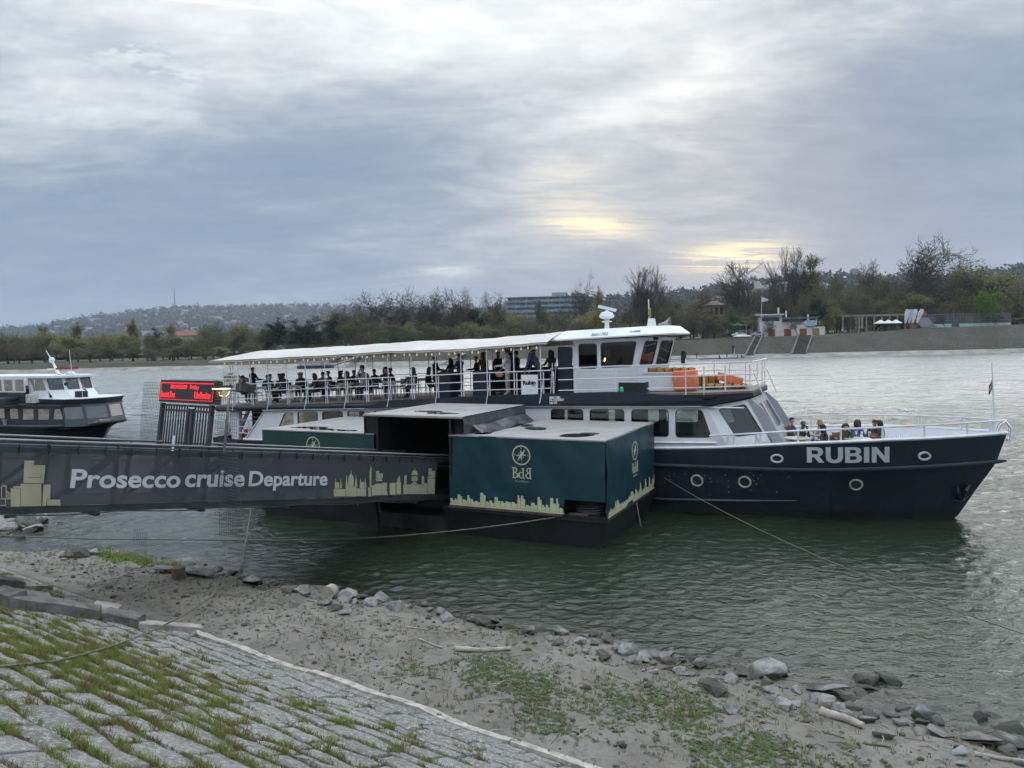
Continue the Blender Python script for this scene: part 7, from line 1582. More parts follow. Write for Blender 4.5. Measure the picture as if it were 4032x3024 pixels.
bow('dark haired woman in an olive coat touching her ear at the right bow table', 1195, 355, -60, 'sit_chin', 'olive', 'black', 'long', 'brown')
bow('person in a light blue denim jacket turned away at the right bow table', 1345, 310, 60, 'sit_table', 'denim', 'jeans', 'long', 'brown')
bow('man in a brown puffer jacket facing us at the right bow table', 1560, 312, -80, 'sit_table', 'brown', 'jeans', 'short', 'black')
bow('dark haired person half hidden behind the man in the brown puffer jacket', 1625, 318, 170, 'sit', 'dbrown', 'black', 'long', 'black')
# upper deck
jr = random.Random(6)
def deck(label, k, hx, y, face, pose, *a, **kw):
    x = bpx(k, hx, 470 if k == '2' else 350, y); kw['scale'] = kw.get('scale', 1)*jr.uniform(.95, 1.04); return person(label, x, y+jr.uniform(-.12, .12), zd(x), face+jr.uniform(-28, 28), pose, *a, **kw)
D = deck
D('person in a red shirt with their back to us at the stern rail', '2', 283, -1.6, 90, 'sit', 'red', 'grey', 'short', 'black')
D('waiter in black standing at the aft end of the canopy', '2', 405, -1.0, 0, 'reach', 'black', 'black', 'bun', 'black', scale=1.0)
D('dark haired guest low behind the first aft table', '2', 485, .6, 0, 'sit', 'black', 'black', 'short', 'black')
D('young man in black sitting beside the first aft table', '2', 512, -1.5, 0, 'sit_table', 'black', 'jeans', 'short', 'brown')
D('guest in a dark hood with back turned at the second aft table', '2', 628, -1.6, 180, 'sit_table', 'dgrey', 'black', 'hood', 'black')
D('guest in brown facing left beside the dark hooded one', '2', 662, .2, 180, 'sit', 'brown', 'black', 'short', 'red', 1)
D('guest in a beige bucket hat and black coat', '2', 745, -1.6, 0, 'sit_table', 'black', 'jeans', 'cap', 'beige')
D('guest in navy right behind the beige hat', '2', 782, -.2, 180, 'sit', 'navy', 'black', 'short', 'black')
D('guest with auburn hair and grey scarf', '2', 895, -1.5, 180, 'sit_table', 'grey', 'jeans', 'long', 'red')
D('short haired guest next to the auburn haired one', '2', 945, .3, 0, 'sit', 'cream', 'black', 'short', 'brown')
D('guest in a mustard hoodie', '2', 1020, .4, 180, 'sit_table', 'mustard', 'black', 'short', 'black')
D('guest in a dark hood right of the mustard hoodie', '2', 1080, .8, 0, 'sit', 'black', 'black', 'hood', 'black')
D('woman with brown hair and black coat facing us at midship', '2', 1120, -1.2, -60, 'sit_table', 'black', 'black', 'long', 'red')
D('short haired man facing right beside the midship woman', '2', 1178, .3, -30, 'sit', 'olive', 'black', 'short', 'brown')
D('man in a pale pink shirt holding a hand to his face', '2', 1262, -1.9, 180, 'sit_chin', 'pinkish', 'jeans', 'short', 'brown', scale=1.12)
D('guest in dark grey with curly hair right of the pink shirt', '2', 1370, .0, 180, 'sit_table', 'dgrey', 'black', 'short', 'black')
D('woman with auburn hair and a dark coat facing us', '2', 1455, -1.4, -70, 'sit_table', 'black', 'black', 'long', 'red', scale=1.05)
D('guest in black at the right end of the seated row', '2', 1520, -1.2, 200, 'sit', 'black', 'jeans', 'short', 'black')
D('guest bent low under a dark hood at the last table', '2', 1690, -1.6, 180, 'sit_table', 'dgrey', 'black', 'hood', 'black')
D('guest in black slumped beside the dark booth', '2', 1775, -.8, 0, 'sit', 'black', 'black', 'long', 'black')
D('woman in black standing at the first dark booth holding a glass', '2', 1848, .2, 0, 'reach', 'black', 'black', 'bun', 'brown', scale=.96)
D('woman with long dark hair standing between the booths', '2', 1970, -.3, 150, 'reach', 'black', 'black', 'long', 'black', scale=.95)
D('man in a bright blue shirt reaching over the booth', '2', 2040, -1.0, 180, 'reach', 'blue', 'jeans', 'short', 'black', scale=.99)
D('dark haired guest low behind the patterned jacket', '3', 380, .5, 180, 'reach', 'black', 'black', 'short', 'black', scale=.93)
D('large person in a brown patterned jacket seen from behind', '3', 430, -.4, 60, 'stand', 'camo', 'black', 'hood', 'brown', 1, scale=1.06)
D('person in a black jacket right of the patterned jacket', '3', 537, .4, 0, 'stand', 'black', 'black', 'short', 'black', scale=1.02)
D('woman in a white top and beige trousers standing at the rail with a pink bag', '3', 622, -2.0, 180, 'reach', 'white', 'cream', 'bun', 'black', scale=.99)
D('person in a dark hood behind the woman in white', '3', 662, .0, 0, 'stand', 'black', 'black', 'hood', 'black', scale=1.02)
D('man with dark hair facing left beside the hooded person', '3', 706, -.6, 180, 'reach', 'black', 'black', 'short', 'brown', scale=.97)
D('person in black bowed over a glass', '3', 790, -.3, 0, 'lean', 'black', 'black', 'short', 'black', scale=1.0)
D('bearded man in navy leaning on the rail over the white board', '3', 905, -2.05, 190, 'lean', 'navy', 'jeans', 'short', 'red', scale=1.07)
D('woman with dark curly hair at the wheelhouse ladder', '3', 1000, -.9, 180, 'reach', 'olive', 'black', 'long', 'black', scale=.95)
# far bank people
def far_person(label, px, py, Y, pose, top, bottom, scale=1.0, z=None):
    q = gy(px, py, Y); person(label, 0, 0, q[2] if z is None else z, random.uniform(0, 360), pose, top, bottom, 'short', 'black', 1, scale, root=(q[0], Y, 0))
for lab, px, Y, z, pose, c in (('rower standing at the left end of the far jetty', 2743, 219, .4, 'stand', 'black'), ('rower sitting left of the jetty post', 2831, 215, .05, 'sit', 'black'), ('rower standing over the shell beside the jetty post', 2862, 219, .4, 'reach', 'grey'), ('rower sitting right of the jetty post', 2907, 215, .05, 'sit', 'black'), ('rower at the right end of the shell', 2920, 215, .05, 'sit', 'dgrey')): far_person(lab, px, 1400, Y, pose, c, 'black', 1.1, z)
for lab, px, c, b in (('walker in pale clothes beside the wheelhouse roof on the far bank', 2724, 'white', 'white'), ('walker in black on the path before the cafe terrace', 2864, 'black', 'black'), ('jogger in white on the far lawn right of the clubhouse', 3317, 'white', 'grey'), ('walker in black on the far lawn before the pergola', 3388, 'black', 'black')):
    q = gy(px, 1330, CLY-4); far_person(lab, px, 1330, CLY-4, 'stand', c, b, 1.05, lawn_z(q[0])-.05)
for lab, px, dz in (('upper of two people sitting on the narrow bank stairs', 2966, 3.0), ('lower of two people sitting on the narrow bank stairs', 2958, 2.2)): far_person(lab, px, 1370, BANKY+3.6+1.55*(dz-.4), 'sit', 'plum' if dz > 2.5 else 'dgrey', 'grey', 1.0, dz-.1)

# ---------------------------------------------------------------- tables and chairs
ALU = mat('light aluminium', (.45, .47, .49), .35, metal=.5, var=.08); WICK = mat('grey wicker', (.06, .062, .066), .8, var=.3, vs=20, bump=.5, bs=60); TTOP = mat('grey table top', (.30, .31, .32), .4, var=.1)
def make_chair(bow_=False):
    o = thing('chair', 'x', 'chair'); fm = ALU; sm = WICK if not bow_ else mat('brown chair slats', (.17, .07, .035), .6, var=.2, vs=6)
    part('seat', MB().prism(rrect(-.22, .22, -.22, .22, .05), lambda p, q, t: (p, q, .43+t), 0, .035), sm, o); part('backrest', MB().loft([[(-.20-.08*t, y, .47+.34*t) for y in np.linspace(-.21, .21, 5)]+[(-.225-.08*t, y, .47+.34*t) for y in np.linspace(.21, -.21, 5)] for t in (0, .5, 1)]), sm, o)
    for sx in (-1, 1):
        for sy in (-1, 1): part('leg', MB().tube([(sx*.21, sy*.21, .45), (sx*.25, sy*.23, 0)], .016, 5), fm, o)
    for sy in (-1, 1): part('armrest', MB().tube([(.22, sy*.23, .45), (.22, sy*.24, .64), (-.2, sy*.24, .66), (-.30, sy*.23, .86)], .016, 5), fm, o)
    return o
def make_table(w=.7, d=.7, round_=False):
    o = thing('table', 'x', 'table')
    top = rrect(-w/2, w/2, -d/2, d/2, .02) if not round_ else [(w/2*math.cos(a), w/2*math.sin(a)) for a in np.linspace(0, 2*PI, 25)[:-1]]
    part('table_top', MB().prism(top, lambda p, q, t: (p, q, .72+t), 0, .035), TTOP if not round_ else mat('wood table top', (.42, .34, .27), .4, var=.15, vs=5), o)
    if round_: part('pedestal', MB().tube([(0, 0, .72), (0, 0, .03)], .03, 8).lathe([(.24, 0), (.24, .03), (.05, .06)], 14), ALU, o)
    else:
        part('apron', MB().box(-w/2+.03, w/2-.03, -d/2+.03, -d/2+.05, .66, .718).box(-w/2+.03, w/2-.03, d/2-.05, d/2-.03, .66, .718), ALU, o)
        for sx in (-1, 1):
            for sy in (-1, 1): part('leg', MB().box(sx*(w/2-.05)-.022, sx*(w/2-.05)+.022, sy*(d/2-.05)-.022, sy*(d/2-.05)+.022, 0, .66), ALU, o)
    return o
CH0, TB0, CHB, TBR = make_chair(), make_table(), make_chair(True), make_table(.85, .85, True); used = set()
def place(src, x, y, z, rz, label, group):
    o = src if id(src) not in used else copy_tree(src); used.add(id(src)); p = np.array(BO)+BU*x+BV*y; o.location = (p[0], p[1], z); o.rotation_euler = (0, 0, rad(rz)-ANG); tag(o, label, o['category'], group)
tabs = [-26.7, -24.9, -22.2, -19.85]; 
nm_ = ['first', 'second', 'third', 'fourth']
for i, k in enumerate((500, 770, 1160, 1510)):
    x = bpx('2', k, 560, -1.75); place(TB0, x, -1.75, zd(x), 0, nm_[i]+' grey table from the stern along the near upper deck rail', 'upper deck tables')
    for s, w in ((-1, 'aft'), (1, 'forward')): place(CH0, x+s*.72, -1.72, zd(x), 0 if s < 0 else 180, 'wicker chair on the '+w+' side of the '+nm_[i]+' near upper deck table', 'upper deck chairs')
    x2 = x+.2; place(TB0, x2, .6, zd(x2), 0, nm_[i]+' grey table from the stern in the far upper deck row', 'upper deck tables')
    for s, w in ((-1, 'aft'), (1, 'forward')): place(CH0, x2+s*.75, .6, zd(x2), 0 if s < 0 else 180, 'wicker chair on the '+w+' side of the '+nm_[i]+' far upper deck table', 'upper deck chairs')
for i, (a, b, y) in enumerate(((1845, 1960, -1.9), (2140, 2260, -1.9))):
    x0, x1 = bpx('2', a, 560, y), bpx('2', b, 560, y); o = on_boat('booth', ['left dark panelled standing booth on the upper deck', 'right dark panelled standing booth on the upper deck'][i], 'booth'); zz = zd(x0); part('panel', MB().box(x0, x1, y-.04, y+.6, zz, zz+.98), NAVY2, o); part('top', MB().box(x0-.06, x1+.06, y-.1, y+.66, zz+.985, zz+1.02), DARKIN, o)
o = on_boat('bar_counter', 'long dark bar counter behind the standing guests', 'counter'); part('panel', MB().prism([(-17.2, zd(-17.2)), (-13.4, zd(-13.4)), (-13.4, zd(-13.4)+.95), (-17.2, zd(-17.2)+.95)], lambda p, q, t: (p, t, q), .8, 1.2), NAVY2, o); part('top', MB().prism([(-17.25, zd(-17.2)+.955), (-13.35, zd(-13.4)+.955), (-13.35, zd(-13.4)+1.0), (-17.25, zd(-17.2)+1.0)], lambda p, q, t: (p, t, q), .72, 1.28), DARKIN, o)
bag = on_boat('handbag', 'pink handbag held by the woman in white at the rail', 'bag'); xb, zb_ = bside('3', 560, 470, -2.15); part('pouch', MB().blob((xb, -2.15, zb_-.02), .17, .07, .11, 10, 7), mat('pink leather', (.50, .20, .20), .6), bag, smooth=60); part('strap', MB().tube([(xb-.1, -2.15, zb_+.05), (xb+.2, -2.1, zb_+.28)], .012, 4), mat('pink leather', (.5, .2, .2), .6), bag)
ld = on_boat('deck_ladder', 'short white ladder beside the wheelhouse door', 'ladder')
for y in (-1.9, -1.55): part('stile', MB().tube([(-13.45, y, zd(-13.4)), (-13.35, y, 5.2)], .02, 5), RAILW, ld)
for k in range(4): part('rung', MB().tube([(-13.43, -1.9, zd(-13.4)+.22+.25*k), (-13.43, -1.55, zd(-13.4)+.22+.25*k)], .016, 5), RAILW, ld)
# bow tables and chairs
def bpt(hx, hy, z): q = gz(2950+hx/3.16, 1550+hy/3.16, z)-np.array(BO); return float(q@BU), float(q@BV)
for (hx, hy), lab in (((600, 552), 'pale table of the left bow group near the rail'), ((1350, 560), 'wooden round table of the right bow group'), ((800, 447), 'round table at the back of the left bow group')):
    x, y = bpt(hx, hy, ZB+.745); place(TBR, x, y, ZB, 0, lab, 'bow tables')
for (hx, hy), rz, lab in (((525, 470), -20, 'chair under the man in the dark green jacket'), ((690, 520), -30, 'chair under the man with the green cap'), ((930, 560), 165, 'chair under the black haired woman on the bow'), ((1150, 545), -60, 'chair under the woman in the olive coat'), ((1600, 560), -80, 'chair under the man in the brown puffer jacket'), ((200, 590), 10, 'empty brown slatted chair by the cabin front')):
    x, y = bpt(hx, hy, ZB+.66); place(CHB, x, y, ZB, rz, lab, 'bow chairs')
# stacked white folding chairs and a red bundle
for k in range(9):
    x0, _y = bpt(1740+52*k, 520, ZB+.75); o = on_boat('folded_chair', ('leftmost' if k == 0 else ['', 'second', 'third', 'fourth', 'fifth', 'sixth', 'seventh', 'eighth', 'ninth'][k])+' white folded chair leaning at the bow', 'chair', 'folded chairs at the bow')
    for dx in (0, .055): part('bar', MB().bar((x0+dx+.06, -.95, ZB+.32), (x0+dx-.04, -.80, ZB+.92), .03, .03), RAILW, o)
    part('cross_piece', MB().bar((x0+.05, -.94, ZB+.36), (x0+.11, -.94, ZB+.36), .02, .03), RAILW, o)
rb2 = on_boat('red_bundle', 'red life jackets bundled behind the folded chairs', 'life jackets'); x, y = bpt(2000, 470, ZB+.7); part('heap', MB().blob((x, y+.2, ZB+.55), .38, .25, .28, 12, 8, .12), mat('red life jacket', (.50, .04, .03), .7, var=.25, vs=6), rb2, smooth=60); part('orange_jacket', MB().blob((x+.02, y+.2, ZB+.85), .25, .14, .08, 10, 6, .15), mat('orange life jacket', (.75, .24, .03), .7), rb2, smooth=60)
gl_ = mat('wine glass', (.75, .77, .78), .1, var=.05, spec=.8)
for hx, hy, lab in ((1330, 540, 'left wine glass on the right bow table'), (1400, 542, 'right wine glass on the right bow table'), (715, 525, 'wine glass on the left bow table')):
    x, y = bpt(hx, hy, ZB+.76); p = np.array(BO)+BU*x+BV*y; o = thing('wine_glass', lab, 'glass', (p[0], p[1], ZB+.757)); part('bowl', MB().lathe([(.008, .09), (.03, .12), (.036, .16), (.03, .20), (.028, .20), (.033, .16), (.008, .1)], 10), gl_, o, smooth=60); part('stem', MB().lathe([(.03, 0), (.03, .004), (.005, .01), (.005, .09)], 8), gl_, o, smooth=60)
# ---------------------------------------------------------------- rocks along the water's edge
def rock_material(name, a, b, wet=True):
    m = bpy.data.materials.new(name); m.use_nodes = True; g = NT(m.node_tree)
    geo = g.n('ShaderNodeNewGeometry').outputs['Position']; sep = g.n('ShaderNodeSeparateXYZ'); g.put(sep.inputs[0], geo); oi = g.n('ShaderNodeObjectInfo').outputs['Random']
    n1 = g.noise(geo, 5, 7, .68); n2 = g.noise(geo, 30, 8, .75)
    col = g.mix(oi, a, b); col = g.mix(g.math('MULTIPLY', g.rng(n1, .42, .62), .7), col, tuple(c*.5 for c in a)); col = g.mix(g.math('MULTIPLY', g.rng(n2, .55, .7), .45), col, tuple(min(1, c*1.35) for c in b))
    w = g.rng(g.math('ADD', sep.outputs[2], g.math('MULTIPLY', g.math('SUBTRACT', n1, .5), .10)), .11, .06)
    col = g.mix(g.math('MULTIPLY', w, .82), col, (.035, .032, .024))
    p = g.n('ShaderNodeBsdfPrincipled'); g.put(p.inputs['Base Color'], col); g.put(p.inputs['Roughness'], g.math('SUBTRACT', .88, g.math('MULTIPLY', w, .5)))
    bp = g.n('ShaderNodeBump'); bp.inputs['Strength'].default_value = .9; bp.inputs['Distance'].default_value = .06; g.put(bp.inputs['Height'], g.math('ADD', n1, n2)); g.put(p.inputs['Normal'], bp.outputs[0])
    g.put(g.n('ShaderNodeOutputMaterial').inputs[0], p.outputs[0]); return m
ROCK = rock_material('grey limestone', (.235, .23, .213), (.39, .385, .365)); ROCKD = rock_material('dark wet rock', (.10, .092, .075), (.17, .155, .13))
rk = random.Random(17)
def rock_mesh(seed, flat_=.7):
    r = random.Random(seed); bm = bmesh.new()
    for i in range(15):
        v = Vector((r.gauss(0, 1), r.gauss(0, 1), r.gauss(0, 1))).normalized()*r.uniform(.78, 1.12); bm.verts.new((v.x, v.y*r.uniform(.75, 1), max(v.z, -.55)*flat_))
    bmesh.ops.convex_hull(bm, input=bm.verts); 
    for v in [v for v in bm.verts if not v.link_faces]: bm.verts.remove(v)
    bmesh.ops.bevel(bm, geom=list(bm.edges), offset=.018, segments=1, affect='EDGES', profile=.6)
    bmesh.ops.recalc_face_normals(bm, faces=bm.faces); me = bpy.data.meshes.new('rock'); bm.to_mesh(me); bm.free(); me.materials.append(ROCK); return me
RM = [rock_mesh(k, [.7, .6, .85, .5][k % 4]) for k in range(14)]
def ground_hit(px, py):
    z = .3
    for i in range(12):
        p = gz(px, py, z); s, w = to_sw(p); z = lerp(z, max(float(ground_z(s, w)), -.05), .7)
    return gz(px, py, z)
def rlabel(label, group, px, wpx, dark):
    if label not in (globals().get('l6'), globals().get('l7'), globals().get('l8'), globals().get('lh_')): return label
    pl = next(t for x, t in ((60, 'in the left part of the heap under the gangway'), (330, 'in the heap under the gangway' if group.endswith('gangway') else 'beside the bright weed patch'), (620, 'beside the bright weed patch'), (800, 'right of the cut stump'), (1050, 'where the dark rope meets the shore'), (1280, 'left of the sawn log round'), (1480, 'right of the sawn log round'), (1800, 'above the driftwood log'), (2130, 'left of the pale upright rock'), (2350, 'around the pale upright rock'), (2600, 'around the two toned rock'), (2860, 'left of the large tilted slab'), (3080, 'below the large tilted slab'), (3320, 'around the submerged slab'), (3520, 'below the pair of dark boulders'), (3720, 'left of the white smooth rock'), (9999, 'near the lower right corner')) if px < x)
    return ('dark ' if dark else 'grey ')+('small stone ' if wpx < 45 else 'rock ' if wpx < 75 else 'big rock ')+pl
def rock(px, py, wpx, label, group, dark=False, flat_=1.0, long=1.0):
    label = rlabel(label, group, px, wpx, dark)
    p = ground_hit(px, py+wpx*.10); d = math.hypot(p[0], p[1]); R = wpx*d/F/2*1.2
    o = link('rock', rk.choice(RM)); tag(o, label, 'rock', 'shore rocks: '+label); o.location = (p[0], p[1], p[2]+R*.2); o.rotation_euler = (rk.uniform(-.25, .25), rk.uniform(-.25, .25), rk.uniform(0, 6.28) if long == 1 else rk.uniform(-.5, .1)); o.scale = (R*long, R*rk.uniform(.75, 1), R*rk.uniform(.75, 1.05)*flat_)
    if dark: o.material_slots[0].link = 'OBJECT'; o.material_slots[0].material = ROCKD
    return o
big7 = {(1440, 460, 115): 'pale upright rock at the water edge in the middle of the shore', (1850, 570, 145): 'two toned brown and white rock on the middle shore', (720, 370, 105): 'single white rock left of the driftwood log', (1020, 410, 110): 'single low dark rock in the shallows', (1700, 500, 130): 'split dark rock beside the pale upright rock', (2110, 620, 135): 'broad pale rock right of the two toned one', (330, 250, 170): 'long flat pale rock by the water left of centre', (250, 285, 130): None, (1560, 510, 110): None}
g7 = 'rocks along the middle of the shore'; l7 = 'grey angular stone among the rocks along the middle shore'
for (x, y, w), lab in big7.items(): rock(1300+x/1.58, 2200+y/1.58, w/1.58, lab or l7, g7, 'dark' in (lab or ''), .55 if 'flat' in (lab or '') else 1)
for x, y, w in [(95, 245, 130), (60, 262, 80), (155, 272, 70), (410, 302, 110), (490, 296, 60), (890, 385, 60), (1250, 466, 50), (1350, 500, 80), (1640, 530, 60), (1762, 470, 80), (1700, 590, 110), (1720, 632, 100), (1420, 522, 90), (1585, 572, 60), (1900, 640, 100), (1962, 640, 80), (2015, 655, 60), (2010, 700, 70), (2175, 702, 110)]: rock(1300+x/1.58, 2200+y/1.58, w/1.58, l7, g7, rk.random() < .18)
big8 = [(640, 680, 240, 'large tilted slab with a shaded hollow beneath it on the right shore', False, .6), (1250, 740, 155, 'dark round boulder standing in the water, left of a pair', True, .9), (1392, 742, 155, 'dark round boulder standing in the water, right of a pair', True, .8), (1600, 945, 155, 'tall rock half pale and half dark at the right waterline', False, 1.1), (1955, 972, 115, 'brown mottled rock at the right waterline', True, 1.1), (2140, 1035, 160, 'big dark rock at the right edge of the picture', True, .8), (1950, 1105, 200, 'wide grey slab near the lower right corner', False, .5), (1715, 1040, 175, 'white smooth rock on the mud at the lower right', False, .55), (1000, 785, 235, 'flat grey slab lying under shallow water', False, .22), (410, 900, 145, 'lone pale rock on the mud below the tilted slab', False, .8)]
g8 = 'rocks along the right shore'; l8 = 'grey angular stone among the rocks along the right shore'
for x, y, w, lab, dk_, fl in big8: rock(2600+x/1.5447, 2200+y/1.5447, w/1.5447, lab, g8, dk_, fl)
for x, y, w in [(70, 605, 130), (190, 600, 90), (120, 690, 120), (470, 600, 80), (440, 628, 80), (480, 680, 90), (500, 715, 80), (280, 735, 110), (340, 790, 170), (430, 740, 100), (680, 800, 120), (690, 835, 60), (755, 885, 130), (830, 800, 100), (1100, 790, 70), (1240, 785, 90), (1220, 832, 95), (1130, 850, 110), (1160, 905, 125), (1020, 868, 150), (1080, 918, 110), (1390, 790, 50), (1390, 845, 90), (1390, 885, 80), (1490, 827, 80), (1480, 917, 110), (1280, 950, 110), (1270, 990, 120), (1400, 955, 90), (1470, 992, 120), (1600, 1003, 90), (1580, 1055, 90), (1360, 1085, 150), (2030, 962, 95), (2040, 1042, 70), (2110, 1115, 160), (2130, 1185, 130), (1820, 1175, 100), (1780, 1218, 80), (1840, 1250, 60), (2200, 1130, 90)]: rock(2600+x/1.5447, 2200+y/1.5447, w/1.5447, l8, g8, rk.random() < .2, rk.uniform(.6, 1))
g6 = 'rocks along the left shore'; l6 = 'grey stone among the rocks along the left shore'
for x, y, w in [(600, 120, 95), (500, 130, 110), (410, 142, 80), (700, 128, 70), (1250, 248, 190), (1160, 185, 120), (1340, 228, 80), (1440, 252, 80), (1570, 292, 130), (1690, 322, 70), (1760, 347, 60), (1880, 342, 80), (1910, 372, 80), (2160, 388, 130), (2030, 432, 110), (2090, 466, 100), (2150, 490, 90), (1940, 412, 80), (1020, 545, 45), (1200, 630, 62), (1500, 270, 60), (1620, 305, 50)]: rock(x/1.58, 2100+y/1.58, w/1.58, l6, g6, rk.random() < .15, .75)
rock(1060/1.58, 2100+228/1.58, 190/1.58, 'long pale slab beside the cut stump on the left shore', g6, False, .4, 1.0); rock(1828/1.58, 2100+452/1.58, 72/1.58, 'single white pointed stone on the mud before the stump end', g6, False, 1.2)
gh = 'rock heap under the gangway'; lh_ = 'grey boulder in the rock heap under the left end of the gangway'
for x, y, w in [(110, 1350, 130), (200, 1388, 140), (250, 1412, 120), (275, 1432, 130), (320, 1365, 115), (325, 1388, 90), (240, 1310, 65), (60, 1400, 130), (60, 1440, 130), (150, 1432, 110), (150, 1502, 95), (30, 1362, 110), (15, 1425, 110), (180, 1336, 55), (90, 1332, 90), (270, 1342, 100), (220, 1452, 115), (30, 1482, 80), (-40, 1400, 140), (-50, 1450, 120), (100, 1470, 90)]: 
    o = rock(x/1.952, 1350+y/1.952, w/1.952, lh_, gh, rk.random() < .25); o.location.z += max(0, (1420-y)*.0016)
rock(470/1.952, 1350+1382/1.952, 62/1.952, 'small flat rock awash right of the rock heap', gh, True, .5)
fr_ = random.Random(31)
for k in range(120):
    s = fr_.uniform(-19.5, .5); w = interp(s, SH_S, SH_W)+fr_.gauss(-.15, .28); p = gpt(s, w); R = fr_.choice([.05, .07, .09, .12, .16])*fr_.uniform(.8, 1.25)
    o = link('rock', fr_.choice(RM)); a = s > -4.5; b = s < -13; q_ = RN.T@(np.array(p)-C0); dk2 = fr_.random() < .15; gq = g8 if a else g6 if b else g7; tag(o, rlabel(l7, gq, CX+F*q_[0]/-q_[2], 20 if R < .1 else 60, dk2), 'rock', None); o['group'] = 'shore rocks: '+o['label']; o.location = (p.x, p.y, max(p.z, -.04)+R*.25); o.rotation_euler = (fr_.uniform(-.4, .4), fr_.uniform(-.4, .4), fr_.uniform(0, 6.28)); o.scale = (R, R*fr_.uniform(.7, 1), R*fr_.uniform(.6, 1))
    if dk2: o.material_slots[0].link = 'OBJECT'; o.material_slots[0].material = ROCKD
# ---------------------------------------------------------------- driftwood, stump, kerb stones
DRIFT = mat('bleached driftwood', (.36, .32, .27), .85, var=.2, vs=4, bump=.5, bs=16, vscale3=(1, 1, 1)); DRIFTD = mat('old brown wood', (.15, .115, .085), .9, var=.3, vs=4, bump=.5, bs=16)
def log(name, label, P, r, m=DRIFT, cat='driftwood'):
    pts = [Vector(ground_hit(*p)) for p in P]; pts = [p+Vector((0, 0, r*.75)) for p in pts]; full = []
    for i in range(len(pts)-1):
        for k in range(5): full.append(pts[i].lerp(pts[i+1], k/5)+Vector((rk.gauss(0, r*.06), rk.gauss(0, r*.06), rk.gauss(0, r*.05))))
    full.append(pts[-1]); n = len(full); o = thing(name, label, cat); part('trunk', MB().tube(full, [r*lerp(1, .7, i/(n-1))*rk.uniform(.92, 1.08) for i in range(n)], 8), m, o, smooth=50); return o
q7 = lambda x, y: (1300+x/1.58, 2200+y/1.58); q8 = lambda x, y: (2600+x/1.5447, 2200+y/1.5447); q6 = lambda x, y: (x/1.58, 2100+y/1.58)
log('driftwood_log', 'smooth bleached driftwood log lying on the mud in the middle', [q7(778, 572), q7(950, 582), q7(1122, 572)], .055)
log('driftwood_log', 'stout bleached log end between the right rocks', [q8(978, 950), q8(1110, 990), q8(1236, 1035)], .075)
log('driftwood_branch', 'long straight pale stick at the lower right corner', [q8(1905, 1195), q8(2050, 1222), q8(2260, 1248)], .035)
log('driftwood_branch', 'thin crooked branch left of the driftwood log', [q7(560, 505), q7(640, 540), q7(700, 560)], .022); log('driftwood_branch', 'thin pale stick above the crooked branch', [q7(460, 425), q7(600, 445)], .018)
log('driftwood_branch', 'forked twig below the driftwood log', [q7(1030, 620), q7(1060, 640), q7(1130, 660)], .014); log('driftwood_branch', 'bent stick leaning against the right rocks', [q7(2060, 690), q7(2150, 670), q7(2205, 630)], .022, DRIFTD)
log('driftwood_branch', 'thin dark branch in the right mud', [q8(1255, 1130), q8(1400, 1150)], .018, DRIFTD); log('driftwood_branch', 'short brown stick near the stout log end', [q8(1000, 1065), q8(1120, 1095)], .02, DRIFTD)
st = ground_hit(*q6(1112, 275)); sp_ = thing('cut_stump', 'short dark cut stump standing by the long pale slab', 'stump', st); part('trunk', MB().lathe([(.20, -.1), (.17, .05), (.165, .26), (.15, .27)], 14), DRIFTD, sp_, smooth=40)
st = ground_hit(*q6(2035, 410)); lr = thing('log_round', 'sawn log round lying on its side at the left shore', 'log', st); part('trunk', MB().prism([(.17*math.cos(a), .17*math.sin(a)) for a in np.linspace(0, 2*PI, 21)[:-1]], lambda p, q, t: (p*.9+t*.3, t, .13+q), 0, .22), DRIFT, lr, smooth=40)
KERB = mat('dark kerb concrete', (.155, .148, .135), .9, var=.3, vs=3, bump=1, bs=20, dirt=.6, dirt_rgb=(.07, .065, .055)); KERBL = mat('pale kerb concrete', (.34, .31, .285), .9, var=.25, vs=3, bump=1, bs=18)
def kerb(label, a, b, w, h, m, dz=0.0):
    A, B = Vector(ground_hit(*q6(*a))), Vector(ground_hit(*q6(*b))); A.z += dz; B.z += dz; o = thing('kerb_stone', label, 'kerb', (0, 0, 0), 0, 'displaced kerb stones at the left'); d = (B-A); n = 7; e = Vector((-d.y, d.x, 0)).normalized()
    if e.y < 0: e = -e
    rings = []
    for k in range(n): c = A.lerp(B, k/(n-1)); j = lambda: rk.uniform(-.012, .012); rings.append([c+Vector((j(), j(), -.15)), c+Vector((j(), j(), h-.02+j())), c+e*.03+Vector((j(), j(), h+j())), c+e*(w-.03)+Vector((j(), j(), h+j())), c+e*w+Vector((j(), j(), h-.03+j())), c+e*w+Vector((0, 0, -.15))])
    part('block', MB().loft(rings), m, o, smooth=30)
kerb('leftmost short stub of the dark kerb row', (-60, 430), (66, 470), .30, .24, KERB); kerb('longest dark kerb stone at the foot of the stone slope', (74, 470), (622, 545), .30, .22, KERB); kerb('second dark kerb stone right of the longest one', (632, 545), (856, 592), .28, .18, KERB); kerb('pale end kerb stone tilting into the mud', (864, 592), (1270, 622), .26, .12, KERBL)
kerb('dark kerb stone behind the row at the left edge', (-60, 330), (152, 352), .4, .18, KERB); kerb('pale kerb stone sunk in mud behind the row', (160, 352), (330, 348), .45, .10, KERBL); kerb('thin pale slab tilted on the mud behind the kerb row', (560, 480), (716, 505), .5, .05, KERBL); kerb('pale broken paving strip between the two kerb rows', (-60, 385), (330, 428), .55, .07, KERBL)

